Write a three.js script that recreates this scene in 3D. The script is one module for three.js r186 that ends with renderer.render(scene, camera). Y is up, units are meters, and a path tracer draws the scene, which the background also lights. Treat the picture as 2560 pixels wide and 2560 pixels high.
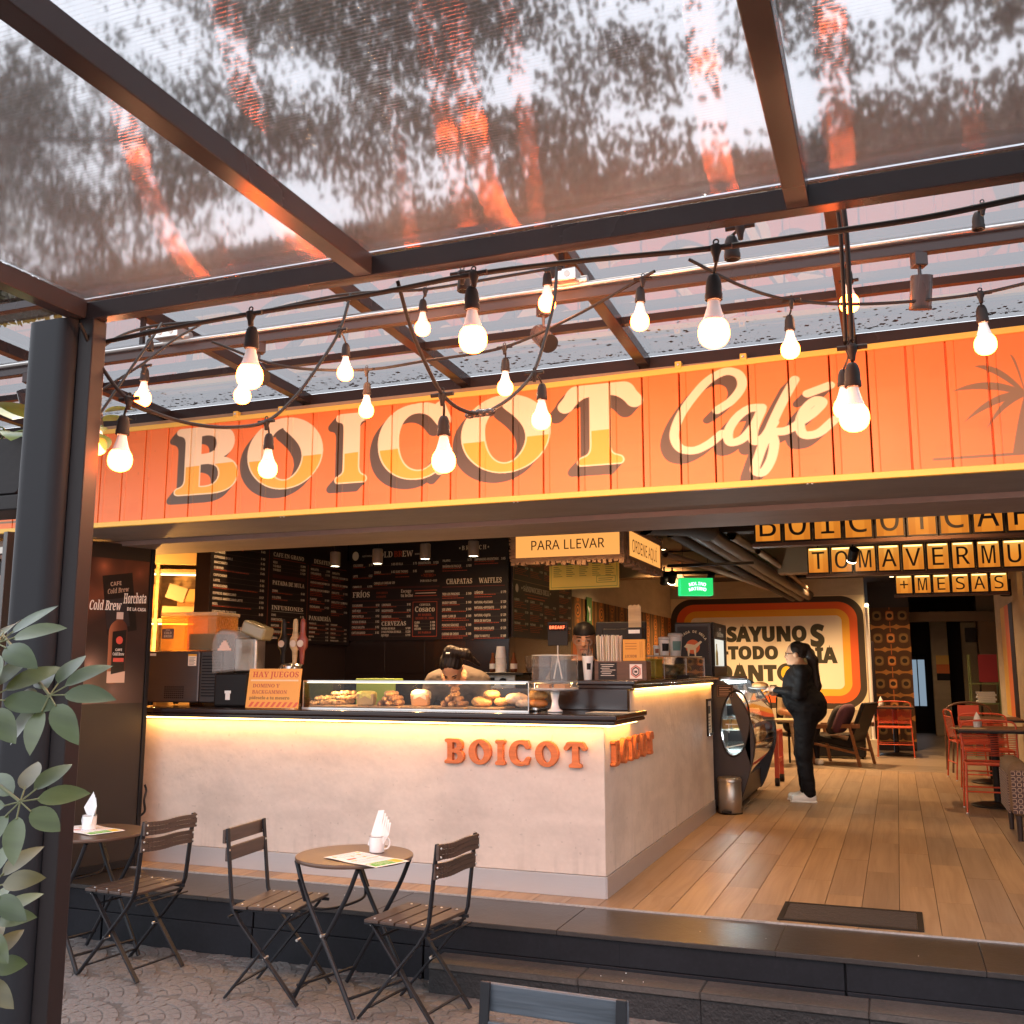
import * as THREE from 'three';
import { RoundedBoxGeometry } from 'three/addons/geometries/RoundedBoxGeometry.js';
import { mergeGeometries } from 'three/addons/utils/BufferGeometryUtils.js';
import { FontLoader } from 'three/addons/loaders/FontLoader.js';
import { TextGeometry } from 'three/addons/geometries/TextGeometry.js';
import { RectAreaLightUniformsLib } from 'three/addons/lights/RectAreaLightUniformsLib.js';
RectAreaLightUniformsLib.init();

// ---------- camera, sky, sun, exposure ----------
const scene = new THREE.Scene();
const camera = new THREE.PerspectiveCamera(54.22, 1, 0.05, 600);
camera.position.set(0, 1.65, 0);
camera.lookAt(-3.51136, 3.19973, -9.23424);
const renderer = new THREE.WebGLRenderer({ antialias: true });
renderer.toneMapping = THREE.LinearToneMapping;
renderer.toneMappingExposure = 2.5;
renderer.shadowMap.enabled = true;

function rng(seed) { let a = seed >>> 0; return () => { a = (a + 0x6D2B79F5) | 0; let t = Math.imul(a ^ (a >>> 15), 1 | a); t = (t + Math.imul(t ^ (t >>> 7), 61 | t)) ^ t; return ((t ^ (t >>> 14)) >>> 0) / 4294967296; }; }
const R = rng(77);
function hash2(x, y, s) { let h = Math.imul(x, 374761393) + Math.imul(y, 668265263) + Math.imul(s, 974634777); h = Math.imul(h ^ (h >>> 13), 1274126177); return ((h ^ (h >>> 16)) >>> 0) / 4294967296; }
function vnoise(x, y, px, py, s) { // tileable value noise, periods px, py
  const xi = Math.floor(x), yi = Math.floor(y), fx = x - xi, fy = y - yi, u = fx * fx * (3 - 2 * fx), v = fy * fy * (3 - 2 * fy);
  const m = (a, n) => ((a % n) + n) % n;
  const a = hash2(m(xi, px), m(yi, py), s), b = hash2(m(xi + 1, px), m(yi, py), s), c = hash2(m(xi, px), m(yi + 1, py), s), d = hash2(m(xi + 1, px), m(yi + 1, py), s);
  return a + (b - a) * u + (c - a) * v + (a - b - c + d) * u * v;
}
function fbm(u, v, fx, fy, oct, s) { let t = 0, a = 0.5, n = 0; for (let o = 0; o < oct; o++) { t += a * vnoise(u * fx, v * fy, fx, fy, s + o); n += a; a *= 0.5; fx *= 2; fy *= 2; } return t / n; }

{ // overcast late afternoon: pale blue-white overhead, a little warmer low down
  const w = 256, h = 128, d = new Float32Array(w * h * 4);
  for (let j = 0; j < h; j++) for (let i = 0; i < w; i++) {
    const e = Math.max(0, (j + 0.5) / h * 2 - 1), c = 0.88 + 0.24 * fbm(i / w, j / h, 8, 8, 4, 5), k = Math.pow(e, 0.6);
    const o = (j * w + i) * 4;
    d[o] = (0.99 + (0.80 - 0.99) * k) * c; d[o + 1] = (0.99 + (0.92 - 0.99) * k) * c; d[o + 2] = (1.02 + (1.08 - 1.02) * k) * c; d[o + 3] = 1;
  }
  const t = new THREE.DataTexture(d, w, h, THREE.RGBAFormat, THREE.FloatType);
  t.mapping = THREE.EquirectangularReflectionMapping; t.magFilter = THREE.LinearFilter; t.needsUpdate = true;
  scene.background = t; scene.environment = t;
}
const sun = new THREE.DirectionalLight(0xfff0dc, 0.9);
sun.position.set(-6, 22, -9); sun.target.position.set(-2, 0, -4); sun.castShadow = true; sun.shadow.radius = 25;
Object.assign(sun.shadow.camera, { left: -14, right: 14, top: 14, bottom: -14, near: 1, far: 60 }); sun.shadow.mapSize.set(2048, 2048);
scene.add(sun, sun.target);

// ---------- helpers ----------
const V = (x, y, z) => new THREE.Vector3(x, y, z);
const used = {};
function numbered(n) { if (used[n] === undefined) { used[n] = 0; return n; } used[n]++; return n + '_' + String(used[n]).padStart(3, '0'); }
function tag(o, label, category, group, kind) { if (label) o.userData.label = label; if (category) o.userData.category = category; if (group) o.userData.group = group; if (kind) o.userData.kind = kind; return o; }
function thing(name, label, category, pos = [0, 0, 0], turn = 0, group) {
  const o = new THREE.Group(); o.name = numbered(name); o.position.set(...pos); o.rotation.y = turn; scene.add(o); return tag(o, label, category, group);
}
function structure(name) { const o = new THREE.Group(); o.name = numbered(name); o.userData.kind = 'structure'; scene.add(o); return o; }
function boxUV(g, s = 1) { // uv in metres from the dominant direction of each vertex normal
  if (g.userData.keepUV) return g;
  const p = g.attributes.position, n = g.attributes.normal, uv = new Float32Array(p.count * 2);
  for (let i = 0; i < p.count; i++) {
    const ax = Math.abs(n.getX(i)), ay = Math.abs(n.getY(i)), az = Math.abs(n.getZ(i));
    let u, v; if (ax >= ay && ax >= az) { u = p.getZ(i); v = p.getY(i); } else if (ay >= az) { u = p.getX(i); v = p.getZ(i); } else { u = p.getX(i); v = p.getY(i); }
    uv[2 * i] = u * s; uv[2 * i + 1] = v * s;
  }
  g.setAttribute('uv', new THREE.BufferAttribute(uv, 2)); return g;
}
const keep = (g) => { g.userData.keepUV = true; return g; };
function P(parent, name, geo, mat, label) {
  const m = new THREE.Mesh(boxUV(geo), mat); m.name = parent === scene ? numbered(name) : name; m.castShadow = m.receiveShadow = true; if (label) m.userData.label = label; parent.add(m); return m;
}
const at = (g, x, y, z) => g.translate(x, y, z);
function bx(w, h, d, x = 0, y = 0, z = 0, r) { r = r === undefined ? Math.min(0.004, w / 5, h / 5, d / 5) : Math.min(r, w / 2.01, h / 2.01, d / 2.01); return at(r > 0 ? new RoundedBoxGeometry(w, h, d, 1, r) : new THREE.BoxGeometry(w, h, d), x, y, z); }
function box6(x0, x1, y0, y1, z0, z1, r) { return bx(Math.abs(x1 - x0), Math.abs(y1 - y0), Math.abs(z1 - z0), (x0 + x1) / 2, (y0 + y1) / 2, (z0 + z1) / 2, r); }
function orient(g, a, b, upv = V(0, 1, 0)) { // geometry along +y, centred, goes from a to b
  const d = b.clone().sub(a), y = d.clone().normalize(); let x = upv.clone().cross(y); if (x.lengthSq() < 1e-6) x = V(1, 0, 0); x.normalize(); const z = x.clone().cross(y);
  return g.applyMatrix4(new THREE.Matrix4().makeBasis(x, y, z).setPosition(a.clone().add(b).multiplyScalar(0.5)));
}
const bar = (a, b, w, t, upv, r) => orient(bx(w, a.distanceTo(b), t, 0, 0, 0, r), a, b, upv);
const rod = (a, b, r1, r2 = r1, n = 10) => orient(new THREE.CylinderGeometry(r2, r1, a.distanceTo(b), n), a, b);
const cyl = (r1, r2, h, x = 0, y = 0, z = 0, n = 20, open = false) => at(new THREE.CylinderGeometry(r2, r1, h, n, 1, open), x, y + h / 2, z);
const lathe = (pts, n = 24) => new THREE.LatheGeometry(pts.map(([a, b]) => new THREE.Vector2(a, b)), n);
const curve = (pts) => new THREE.CatmullRomCurve3(pts.map((p) => Array.isArray(p) ? V(...p) : p));
const tube = (pts, r, seg = 0, n = 8) => new THREE.TubeGeometry(curve(pts), seg || pts.length * 6, r, n);
function mg(list) { const c = list.map((g) => { const q = g.index ? g.toNonIndexed() : g; for (const k of Object.keys(q.attributes)) if (!['position', 'normal', 'uv'].includes(k)) q.deleteAttribute(k); return q; }); return mergeGeometries(c); }
const rotY = (g, a) => g.rotateY(a), rotX = (g, a) => g.rotateX(a), rotZ = (g, a) => g.rotateZ(a);
function plate(w, h, t = 0.002) { // thin printed board: face uv 0..1 on +z
  const g = new THREE.BoxGeometry(w, h, t); return keep(g);
}
function extr(shape, depth, bevel = 0.003, seg = 8) { return new THREE.ExtrudeGeometry(shape, { depth, bevelEnabled: bevel > 0, bevelSize: bevel, bevelThickness: bevel, bevelSegments: 1, curveSegments: seg }); }
function copyOf(o, name, label, pos, turn) { const c = o.clone(); c.name = numbered(name); c.userData = { ...o.userData }; if (label) c.userData.label = label; if (pos) c.position.set(...pos); if (turn !== undefined) c.rotation.set(0, turn, 0); scene.add(c); return c; }

// ---------- textures and materials ----------
const lin = (r, g, b) => new THREE.Color().setRGB(r, g, b);
function dataTex(n, f, srgb = true, rep = 1) {
  const d = new Uint8Array(n * n * 4);
  for (let j = 0; j < n; j++) for (let i = 0; i < n; i++) { const c = f(i / n, j / n), o = (j * n + i) * 4; for (let q = 0; q < 3; q++) { const v = Math.max(0, Math.min(1, c[q])); d[o + q] = 255 * (srgb ? Math.pow(v, 1 / 2.2) : v); } d[o + 3] = 255; }
  const t = new THREE.DataTexture(d, n, n); t.wrapS = t.wrapT = THREE.RepeatWrapping; t.magFilter = THREE.LinearFilter; t.minFilter = THREE.LinearMipmapLinearFilter; t.generateMipmaps = true; if (srgb) t.colorSpace = THREE.SRGBColorSpace; t.repeat.set(rep, rep); t.needsUpdate = true; return t;
}
const grey = (v) => [v, v, v];
const mix3 = (a, b, t) => a.map((q, i) => q + (b[i] - q) * t);
const tPlaster = dataTex(512, (u, v) => { const a = fbm(u, v, 3, 3, 5, 11), b = fbm(u + 0.3 * a, v, 6, 24, 4, 31), c = fbm(u, v, 60, 60, 2, 51); const k = 0.80 + 0.26 * (a - 0.5) + 0.18 * (b - 0.5) + 0.07 * (c - 0.5); return [k, k * (0.985 + 0.03 * (a - 0.5)), k * 0.97]; }, true, 0.55);
const bPlaster = dataTex(256, (u, v) => grey(fbm(u, v, 12, 12, 5, 61)), false, 0.9);
const tDark = dataTex(512, (u, v) => { const a = fbm(u, v, 4, 4, 6, 71), b = fbm(u, v, 90, 90, 2, 75); const k = 0.75 + 0.55 * (a - 0.5) + 0.3 * (b - 0.5) + (b > 0.83 ? 0.5 : 0); return grey(k); }, true, 0.8);
const bRough = dataTex(512, (u, v) => { const a = fbm(u, v, 9, 9, 5, 91), b = fbm(u, v, 40, 40, 3, 95); return grey(0.55 * a + 0.45 * b); }, false, 2.2);
const rStone = dataTex(256, (u, v) => grey(0.35 + 0.5 * fbm(u, v, 5, 5, 5, 101)), false, 0.9);
const tWood = dataTex(512, (u, v) => { const w = 0.08 * fbm(u, v, 3, 2, 3, 111), g = fbm(u + w, v, 22, 2, 5, 115), s = fbm(u + w * 2, v, 5, 1, 3, 121), l = Math.pow(fbm(u + w, v, 60, 3, 2, 125), 2); const k = 0.62 + 0.42 * (g - 0.5) + 0.5 * (s - 0.5) - 0.22 * l; return mix3([0.31, 0.195, 0.12], [0.68, 0.505, 0.36], Math.max(0, Math.min(1, k))); }, true, 1);
tWood.repeat.set(1.6, 0.7);
const tGrain = dataTex(256, (u, v) => { const g = fbm(u + 0.06 * fbm(u, v, 3, 3, 2, 131), v, 3, 30, 4, 135); return grey(0.72 + 0.5 * (g - 0.5)); }, true, 2);
const tFabric = dataTex(128, (u, v) => grey(0.75 + 0.25 * Math.sin(u * 6.283 * 16) * Math.sin(v * 6.283 * 16) + 0.2 * (fbm(u, v, 16, 16, 2, 141) - 0.5)), true, 6);
const bScratch = dataTex(256, (u, v) => grey(fbm(u, v, 3, 60, 3, 151)), false, 2);
const tCrust = dataTex(128, (u, v) => mix3([0.36, 0.16, 0.04], [0.78, 0.5, 0.2], fbm(u, v, 6, 6, 4, 161)), true, 8);
const std = (color, rough = 0.6, o = {}) => new THREE.MeshStandardMaterial({ color, roughness: rough, ...o });
const phy = (color, rough = 0.6, o = {}) => new THREE.MeshPhysicalMaterial({ color, roughness: rough, ...o });
const glow = (r, g, b) => new THREE.MeshStandardMaterial({ color: 0x111111, roughness: 0.6, emissive: lin(r, g, b) });
const M = {
  frame: phy(lin(0.034, 0.026, 0.027), 0.4, { roughnessMap: rStone, specularIntensity: 0.5 }),
  postRed: phy(lin(0.022, 0.016, 0.016), 0.45, { specularIntensity: 0.4 }),
  black: phy(lin(0.014, 0.012, 0.012), 0.45, { specularIntensity: 0.4 }),
  rubber: phy(lin(0.016, 0.013, 0.012), 0.6, { specularIntensity: 0.35 }),
  chair: std(lin(0.036, 0.030, 0.029), 0.42, { bumpMap: bScratch, bumpScale: 0.0006 }),
  chairMetal: phy(lin(0.016, 0.017, 0.021), 0.42, { specularIntensity: 0.55 }),
  slat: std(lin(0.095, 0.064, 0.052), 0.42, { map: tGrain, bumpMap: bScratch, bumpScale: 0.0008 }),
  slatGrey: std(lin(0.105, 0.13, 0.16), 0.45, { map: tGrain, bumpMap: bScratch, bumpScale: 0.0012 }),
  steel: std(lin(0.62, 0.60, 0.58), 0.28, { metalness: 1 }),
  rivet: std(lin(0.75, 0.74, 0.72), 0.3, { metalness: 0.9 }),
  brushed: std(lin(0.42, 0.38, 0.34), 0.35, { metalness: 0.9, bumpMap: bScratch, bumpScale: 0.0005 }),
  plaster: std(lin(0.75, 0.645, 0.61), 0.72, { map: tPlaster, bumpMap: bPlaster, bumpScale: 0.003 }),
  kick: std(lin(0.55, 0.52, 0.52), 0.38, { metalness: 0.55, bumpMap: bScratch, bumpScale: 0.0004 }),
  counterTop: phy(lin(0.020, 0.009, 0.007), 0.2, { clearcoat: 0.6, clearcoatRoughness: 0.12 }),
  sofit: std(lin(0.27, 0.235, 0.215), 0.7, { map: tPlaster }),
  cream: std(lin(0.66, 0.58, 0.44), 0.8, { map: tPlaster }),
  white: std(lin(0.78, 0.77, 0.75), 0.5), paper: std(lin(0.8, 0.79, 0.77), 0.8),
  enamel: phy(lin(0.78, 0.78, 0.79), 0.22, { clearcoat: 0.6 }),
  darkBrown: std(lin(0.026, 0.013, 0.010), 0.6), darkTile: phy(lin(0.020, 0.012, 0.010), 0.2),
  ceil: std(lin(0.035, 0.022, 0.015), 0.8, { map: tDark }), pipe: std(lin(0.055, 0.036, 0.022), 0.55, { map: tDark }),
  yellow: std(lin(0.86, 0.55, 0.10), 0.42), orange: std(lin(0.86, 0.235, 0.055), 0.5), red: std(lin(0.62, 0.085, 0.03), 0.42), letter: std(lin(0.80, 0.215, 0.06), 0.6, { map: tGrain }),
  beige: std(lin(0.42, 0.30, 0.20), 0.8, { map: tPlaster }), wood: std(lin(0.42, 0.25, 0.12), 0.55, { map: tGrain }), woodDark: std(lin(0.16, 0.07, 0.035), 0.5, { map: tGrain }),
  pale: std(lin(0.62, 0.44, 0.24), 0.55, { map: tGrain }),
  pane: phy(lin(0.97, 0.98, 0.98), 0.03, { transmission: 1, thickness: 0, ior: 1.45 }), acrylic: phy(lin(0.97, 0.97, 0.96), 0.04, { transmission: 0.96, thickness: 0, ior: 1.45 }),
  step: std(lin(0.042, 0.036, 0.034), 0.34, { map: tDark, bumpMap: bRough, bumpScale: 0.0012 }), riser: phy(lin(0.014, 0.015, 0.020), 0.55, { specularIntensity: 0.45, map: tDark }),
  concrete: std(lin(0.16, 0.145, 0.138), 0.8, { map: tDark, bumpMap: bRough, bumpScale: 0.006 }),
  skin: std(lin(0.42, 0.225, 0.135), 0.5), hair: phy(lin(0.014, 0.008, 0.006), 0.5, { specularIntensity: 0.5, bumpMap: bScratch, bumpScale: 0.003 }),
};
function canvasTex(w, h, draw) { const c = document.createElement('canvas'); c.width = w; c.height = h; const g = c.getContext('2d'); draw(g, w, h); const t = new THREE.CanvasTexture(c); t.colorSpace = THREE.SRGBColorSpace; t.anisotropy = 8; return t; }
const font = await new FontLoader().loadAsync('fonts/droid/droid_sans_bold.typeface.json');
const fontMono = await new FontLoader().loadAsync('fonts/droid/droid_sans_mono_regular.typeface.json');

// ================= ground, steps, shop floor =================
const F = 0.32;
{
  const pav = structure('pavement');
  const g = new THREE.PlaneGeometry(400, 400, 1, 1).rotateX(-Math.PI / 2); g.translate(0, -0.0062, 0);
  P(pav, 'paving_bed', g, M.concrete);
  // stamped cobbles laid in fans, slab joints between
  const mats = [lin(0.185, 0.168, 0.160), lin(0.170, 0.155, 0.148), lin(0.198, 0.180, 0.172), lin(0.178, 0.162, 0.156)].map((c) => std(c, 0.78, { map: tDark, bumpMap: bRough, bumpScale: 0.012 }));
  const geos = []; for (let i = 0; i < 4; i++) geos.push(boxUV(bx(0.070 + 0.003 * (i % 2), 0.03, 0.070 + 0.002 * (i >> 1), 0, 0, 0, 0.004)).translate(0, 0, 0));
  const fans = [], W = 0.52, H = 0.26, RR = 0.36, ca = Math.cos(0.32), sa = Math.sin(0.32);
  for (let j = -12; j < 14; j++) for (let i = -14; i < 12; i++) fans.push([(i + (j & 1 ? 0.5 : 0)) * W, j * H, j]);
  const spots = [];
  for (const [fx, fz, j] of fans) for (let r = 0.035; r < RR; r += 0.073) {
    const n = Math.max(1, Math.round(Math.PI * 2 * r / 0.073));
    for (let q = 0; q < n; q++) {
      const a = q / n * Math.PI * 2 + r * 3, x = fx + r * Math.cos(a), z = fz + r * Math.sin(a);
      if (z > fz + 0.06) continue;
      if (fans.some(([x2, z2, j2]) => j2 > j && z < z2 + 0.06 && Math.hypot(x - x2, z - z2) < RR + 0.03)) continue;
      const wx = x * ca - z * sa - 2.9, wz = x * sa + z * ca - 4.4;
      if (wx < -5.2 || wx > 0.6 || wz > -2.7 || wz < -5.17) continue;
      if (wz < -4.95 && wx > -2.38) continue;
      spots.push([wx, wz, -a - 0.32, Math.hypot(wx + 0.2, wz)]);
    }
  }
  spots.sort((a, b) => a[3] - b[3]);
  const seen = spots.filter(([x, z]) => { const b = -x / -z; return z < -3.3 && x < 0.2 - 0.1 * 0 && x > z * 0.95 && (z < -3.55 || x < -1.0); });
  const front = seen.slice(0, 300), rest = spots.filter((s) => !front.includes(s));
  for (const [x, z, a] of front) { const m = P(pav, 'cobble', geos[(R() * 4) | 0], mats[(R() * 4) | 0]); m.position.set(x, -0.0175 + R() * 0.0025, z); m.rotation.set((R() - 0.5) * 0.035, a, (R() - 0.5) * 0.035); m.scale.set(0.92 + R() * 0.14, 1, 0.9 + R() * 0.16); }
  const list = rest.map(([x, z, a]) => geos[(R() * 4) | 0].clone().rotateY(a).translate(x, -0.0175 + R() * 0.0025, z));
  if (list.length) tag(P(pav, 'small_cobbles', keep(mg(list)), mats[0]), null, null, null, 'stuff');
}
{
  const st = structure('platform_step');
  const xs = [-7.2, -6.1, -5.0, -3.9, -2.8, -1.72, -0.62, 0.30, 1.1, 2.2, 3.4];
  for (let i = 0; i < xs.length - 1; i++) {
    P(st, 'tread_slab', box6(xs[i] + 0.0006, xs[i + 1] - 0.0006, F - 0.03, F - 0.004 - (i % 3) * 0.0004, -5.705, -5.17, 0.004), M.step);
    const b = xs[i] + 0.32;
    P(st, 'riser_tile', box6(b + 0.001, b + 1.09, 0.165, F - 0.031, -5.21, -5.186 - (i % 2) * 0.002, 0.002), M.riser);
    P(st, 'lower_riser_slab', box6(b + 0.001, b + 1.09, -0.03, 0.163, -5.21, -5.180 + (i % 2) * 0.003, 0.003), M.riser);
  }
  P(st, 'step_core', box6(-7.2, 3.4, -0.03, F - 0.032, -5.70, -5.212, 0), M.riser);
  const lower = structure('lower_step'), wavy = [-2.36, -1.55, -0.95, -0.2, 0.45, 1.4, 2.6, 3.4];
  for (let i = 0; i < wavy.length - 1; i++) {
    P(lower, 'step_tread', box6(wavy[i], wavy[i + 1] - 0.0006, 0.112, 0.147 + (i % 2) * 0.0015, -5.178, -4.980 - (i % 3) * 0.002, 0.006), std(lin(0.085, 0.074, 0.068), 0.8, { map: tDark, bumpMap: bRough, bumpScale: 0.006 }));
    P(lower, 'step_front', box6(wavy[i], wavy[i + 1] - 0.0006, -0.03, 0.1115, -5.17, -4.990 - (i % 3) * 0.002, 0.003), std(lin(0.022, 0.021, 0.023), 0.7, { map: tDark, bumpMap: bRough, bumpScale: 0.010 }));
  }
  { const r = rng(15), l = []; for (let i = 0; i < 12; i++) { const z = i % 3 ? -5.2 - r() * 0.45 : -5.0 - r() * 0.15; if (i % 3 === 0) { l.push(new THREE.IcosahedronGeometry(0.0016 + r() * 0.002, 0).translate(-2.2 + r() * 2.4, 0.150, z)); } else l.push(new THREE.IcosahedronGeometry(0.0016 + r() * 0.0025, 0).translate(-3.4 + r() * 3.6, F - 0.003, z)); } tag(P(scene, 'crumbs', mg(l), M.paper), 'tiny pale crumbs scattered on the steps', 'crumbs', null, 'stuff'); }
  P(scene, 'metal_threshold', box6(-5.1, 3.4, F - 0.02, F + 0.004, -5.722, -5.706, 0.001), std(lin(0.55, 0.5, 0.47), 0.45, { metalness: 0.5, map: tDark })).userData.kind = 'structure';
}
{
  const fl = structure('shop_floor');
  P(fl, 'floor_bed', box6(-6.6, 3.4, F - 0.06, F - 0.008, -24, -5.724, 0), std(lin(0.05, 0.035, 0.025), 0.9));
  const mats = [[0.90, 0.80, 0.70], [1.0, 0.88, 0.74], [0.78, 0.70, 0.62], [1.06, 0.92, 0.74], [0.86, 0.80, 0.76]].map(([r, g, b]) => std(lin(r * 0.66, g * 0.71, b * 0.74), 0.48, { map: tWood, bumpMap: bScratch, bumpScale: 0.0006 }));
  const geos = []; for (let i = 0; i < 9; i++) { const g = boxUV(bx(0.1968, 0.02, 1.1992, 0, 0, 0, 0.0012)); const uv = g.attributes.uv; for (let q = 0; q < uv.count; q++) uv.setXY(q, uv.getX(q) + i * 0.37, uv.getY(q) * (i & 1 ? -1 : 1) + i * 0.61); geos.push(keep(g)); }
  let c = 0;
  for (let i = 0; i < 15; i++) for (let j = 0; j < 8; j++) {
    const x = -1.76 + i * 0.2, z = -5.727 - 0.6 - j * 1.2 + (i % 3) * 0.4, z0 = Math.min(z + 0.6, -5.727), z1 = z - 0.6;
    if (z1 > -5.75) continue;
    const m = P(fl, 'floor_plank', geos[(R() * 9) | 0], mats[(R() * 5) | 0]); m.scale.z = (z0 - z1) / 1.2; m.position.set(x, F - 0.01 + R() * 0.0006, (z0 + z1) / 2); c++;
  }
  const strip = bx(0.198, 0.02, 0.195, 0, 0, 0, 0.0015);
  for (let i = 0; i < 17; i++) P(fl, 'floor_plank', strip, mats[(R() * 5) | 0]).position.set(-1.96 - i * 0.2, F - 0.01, -5.825);
  P(fl, 'back_floor_tile', box6(-3.5, 3.4, F - 0.02, F + 0.0015, -23, -14.45, 0), std(lin(0.34, 0.27, 0.20), 0.4, { map: tPlaster }));
}
// ================= shell of the shop =================
const shell = (name, g, m) => { const o = P(scene, name, g, m); o.userData.kind = 'structure'; return o; };
shell('soffit', box6(-7.5, 3.4, 2.527, 2.60, -5.50, -4.93, 0), M.sofit);
shell('lintel', box6(-7.5, 3.4, 2.496, 2.62, -6.03, -5.502, 0.004), std(lin(0.30, 0.235, 0.215), 0.65, { map: tPlaster }));
shell('roof_slab', box6(-7.5, 3.4, 3.10, 3.18, -24, -5.06, 0), M.ceil);
shell('upper_wall', box6(-7.5, 3.4, 2.605, 3.20, -5.055, -4.965, 0), M.beige);
shell('bar_wall_left', box6(-5.28, -5.14, 0.25, 3.1, -8.95, -6.66, 0), M.darkBrown);
shell('bar_wall_back', box6(-5.14, -3.385, 0.25, 3.1, -8.98, -8.83, 0), M.darkTile);
shell('bar_wall_block', box6(-3.9, -3.385, 0.25, 3.1, -10.75, -8.985, 0), M.darkTile);
shell('wallpaper_wall', box6(-3.65, -3.56, 0.25, 3.1, -17.0, -10.755, 0), M.cream);
shell('mural_wall', box6(-3.65, -0.43, 0.25, 3.1, -17.15, -17.0, 0.003), M.cream);
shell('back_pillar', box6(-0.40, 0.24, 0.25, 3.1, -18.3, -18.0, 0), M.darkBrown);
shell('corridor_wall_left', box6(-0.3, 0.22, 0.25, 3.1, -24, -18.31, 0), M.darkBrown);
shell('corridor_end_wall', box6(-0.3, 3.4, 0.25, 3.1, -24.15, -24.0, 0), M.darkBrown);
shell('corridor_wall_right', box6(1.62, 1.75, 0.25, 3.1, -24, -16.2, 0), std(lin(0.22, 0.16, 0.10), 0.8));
shell('right_wall', box6(1.38, 1.5, 0.25, 3.1, -16.2, -12.6, 0), M.cream);
shell('right_front_wall', box6(3.3, 3.4, 0.25, 3.1, -24, -5.2, 0), M.cream);
shell('outer_wall_left', box6(-8.2, -5.10, 0, 2.5, -5.14, -5.02, 0), std(lin(0.40, 0.29, 0.23), 0.8, { map: tPlaster }));
shell('niche_wall', box6(-7.0, -6.85, 0.25, 3.1, -9, -5.15, 0), std(lin(0.30, 0.17, 0.08), 0.8));
shell('niche_back_wall', box6(-6.85, -5.28, 0.25, 3.1, -8.2, -8.1, 0), std(lin(0.34, 0.2, 0.1), 0.8));
{ // wood slats and hand lettering on the wall left of the café opening
  const t = thing('slatted_wall', 'pale wooden slat wall with dark cut-out lettering at the far left edge', 'wall', [-5.55, 0, -5.0]);
  for (let i = 0; i < 12; i++) P(t, 'slat', bx(0.088, 2.40, 0.02, -0.72 + i * 0.095, 1.2, 0, 0.004), std(lin(0.50 + (i % 3) * 0.04, 0.32, 0.24), 0.7, { map: tGrain }));
  const w = [['rtes', 2.26], ['el', 2.08], ['el', 1.90]];
  for (const [s, y] of w) { const g = new TextGeometry(s, { font, size: 0.15, depth: 0.02, curveSegments: 5 }); g.computeBoundingBox(); const bw = g.boundingBox.max.x; g.applyMatrix4(new THREE.Matrix4().makeShear(0, 0, 0.25, 0, 0, 0)); g.translate(0.21 - bw, y, 0.016); P(t, 'letter', g, M.black); }
  P(t, 'trim', bx(1.2, 0.05, 0.03, -0.15, 2.43, 0.01), M.brushed);
}
shell('interior_ceiling_beam', box6(-5.3, 3.3, 2.86, 3.09, -9.2, -8.99, 0.01), M.ceil);
shell('ceiling_header', box6(-3.55, 3.3, 2.78, 3.09, -12.6, -12.3, 0.01), std(lin(0.30, 0.2, 0.11), 0.8));

// ================= bar counter =================
// microcement with trowel clouds, a few scuffs and mop marks rising from the base
const tWorn = dataTex(1024, (u, v) => { const a = fbm(u, v, 3, 3, 5, 11), b = fbm(u + 0.3 * a, v, 6, 24, 4, 31), c = fbm(u, v, 90, 90, 2, 51), y = v / 0.55, h = y - 0.445; const drip = fbm(u, v, 48, 3, 3, 83), run = Math.max(0, drip - 0.52) * Math.max(0, 1 - h / (0.06 + 0.30 * fbm(u, 0.2, 14, 1, 2, 87))); const sm = Math.max(0, fbm(u + 0.2, v, 5, 7, 4, 89) - 0.66); let k = 0.83 + 0.22 * (a - 0.5) + 0.16 * (b - 0.5) + 0.06 * (c - 0.5) - 0.42 * run - 0.45 * sm; const spot = fbm(u, v, 64, 64, 1, 93) > 0.95 ? 0.12 : 0; k -= spot; return [k, k * (0.985 + 0.03 * (a - 0.5)), k * 0.965]; }, true, 0.55);
const plasterWorn = std(lin(0.77, 0.665, 0.59), 0.7, { map: tWorn, bumpMap: bPlaster, bumpScale: 0.004 });
const XC = -1.66, ZC = -5.92;
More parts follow.
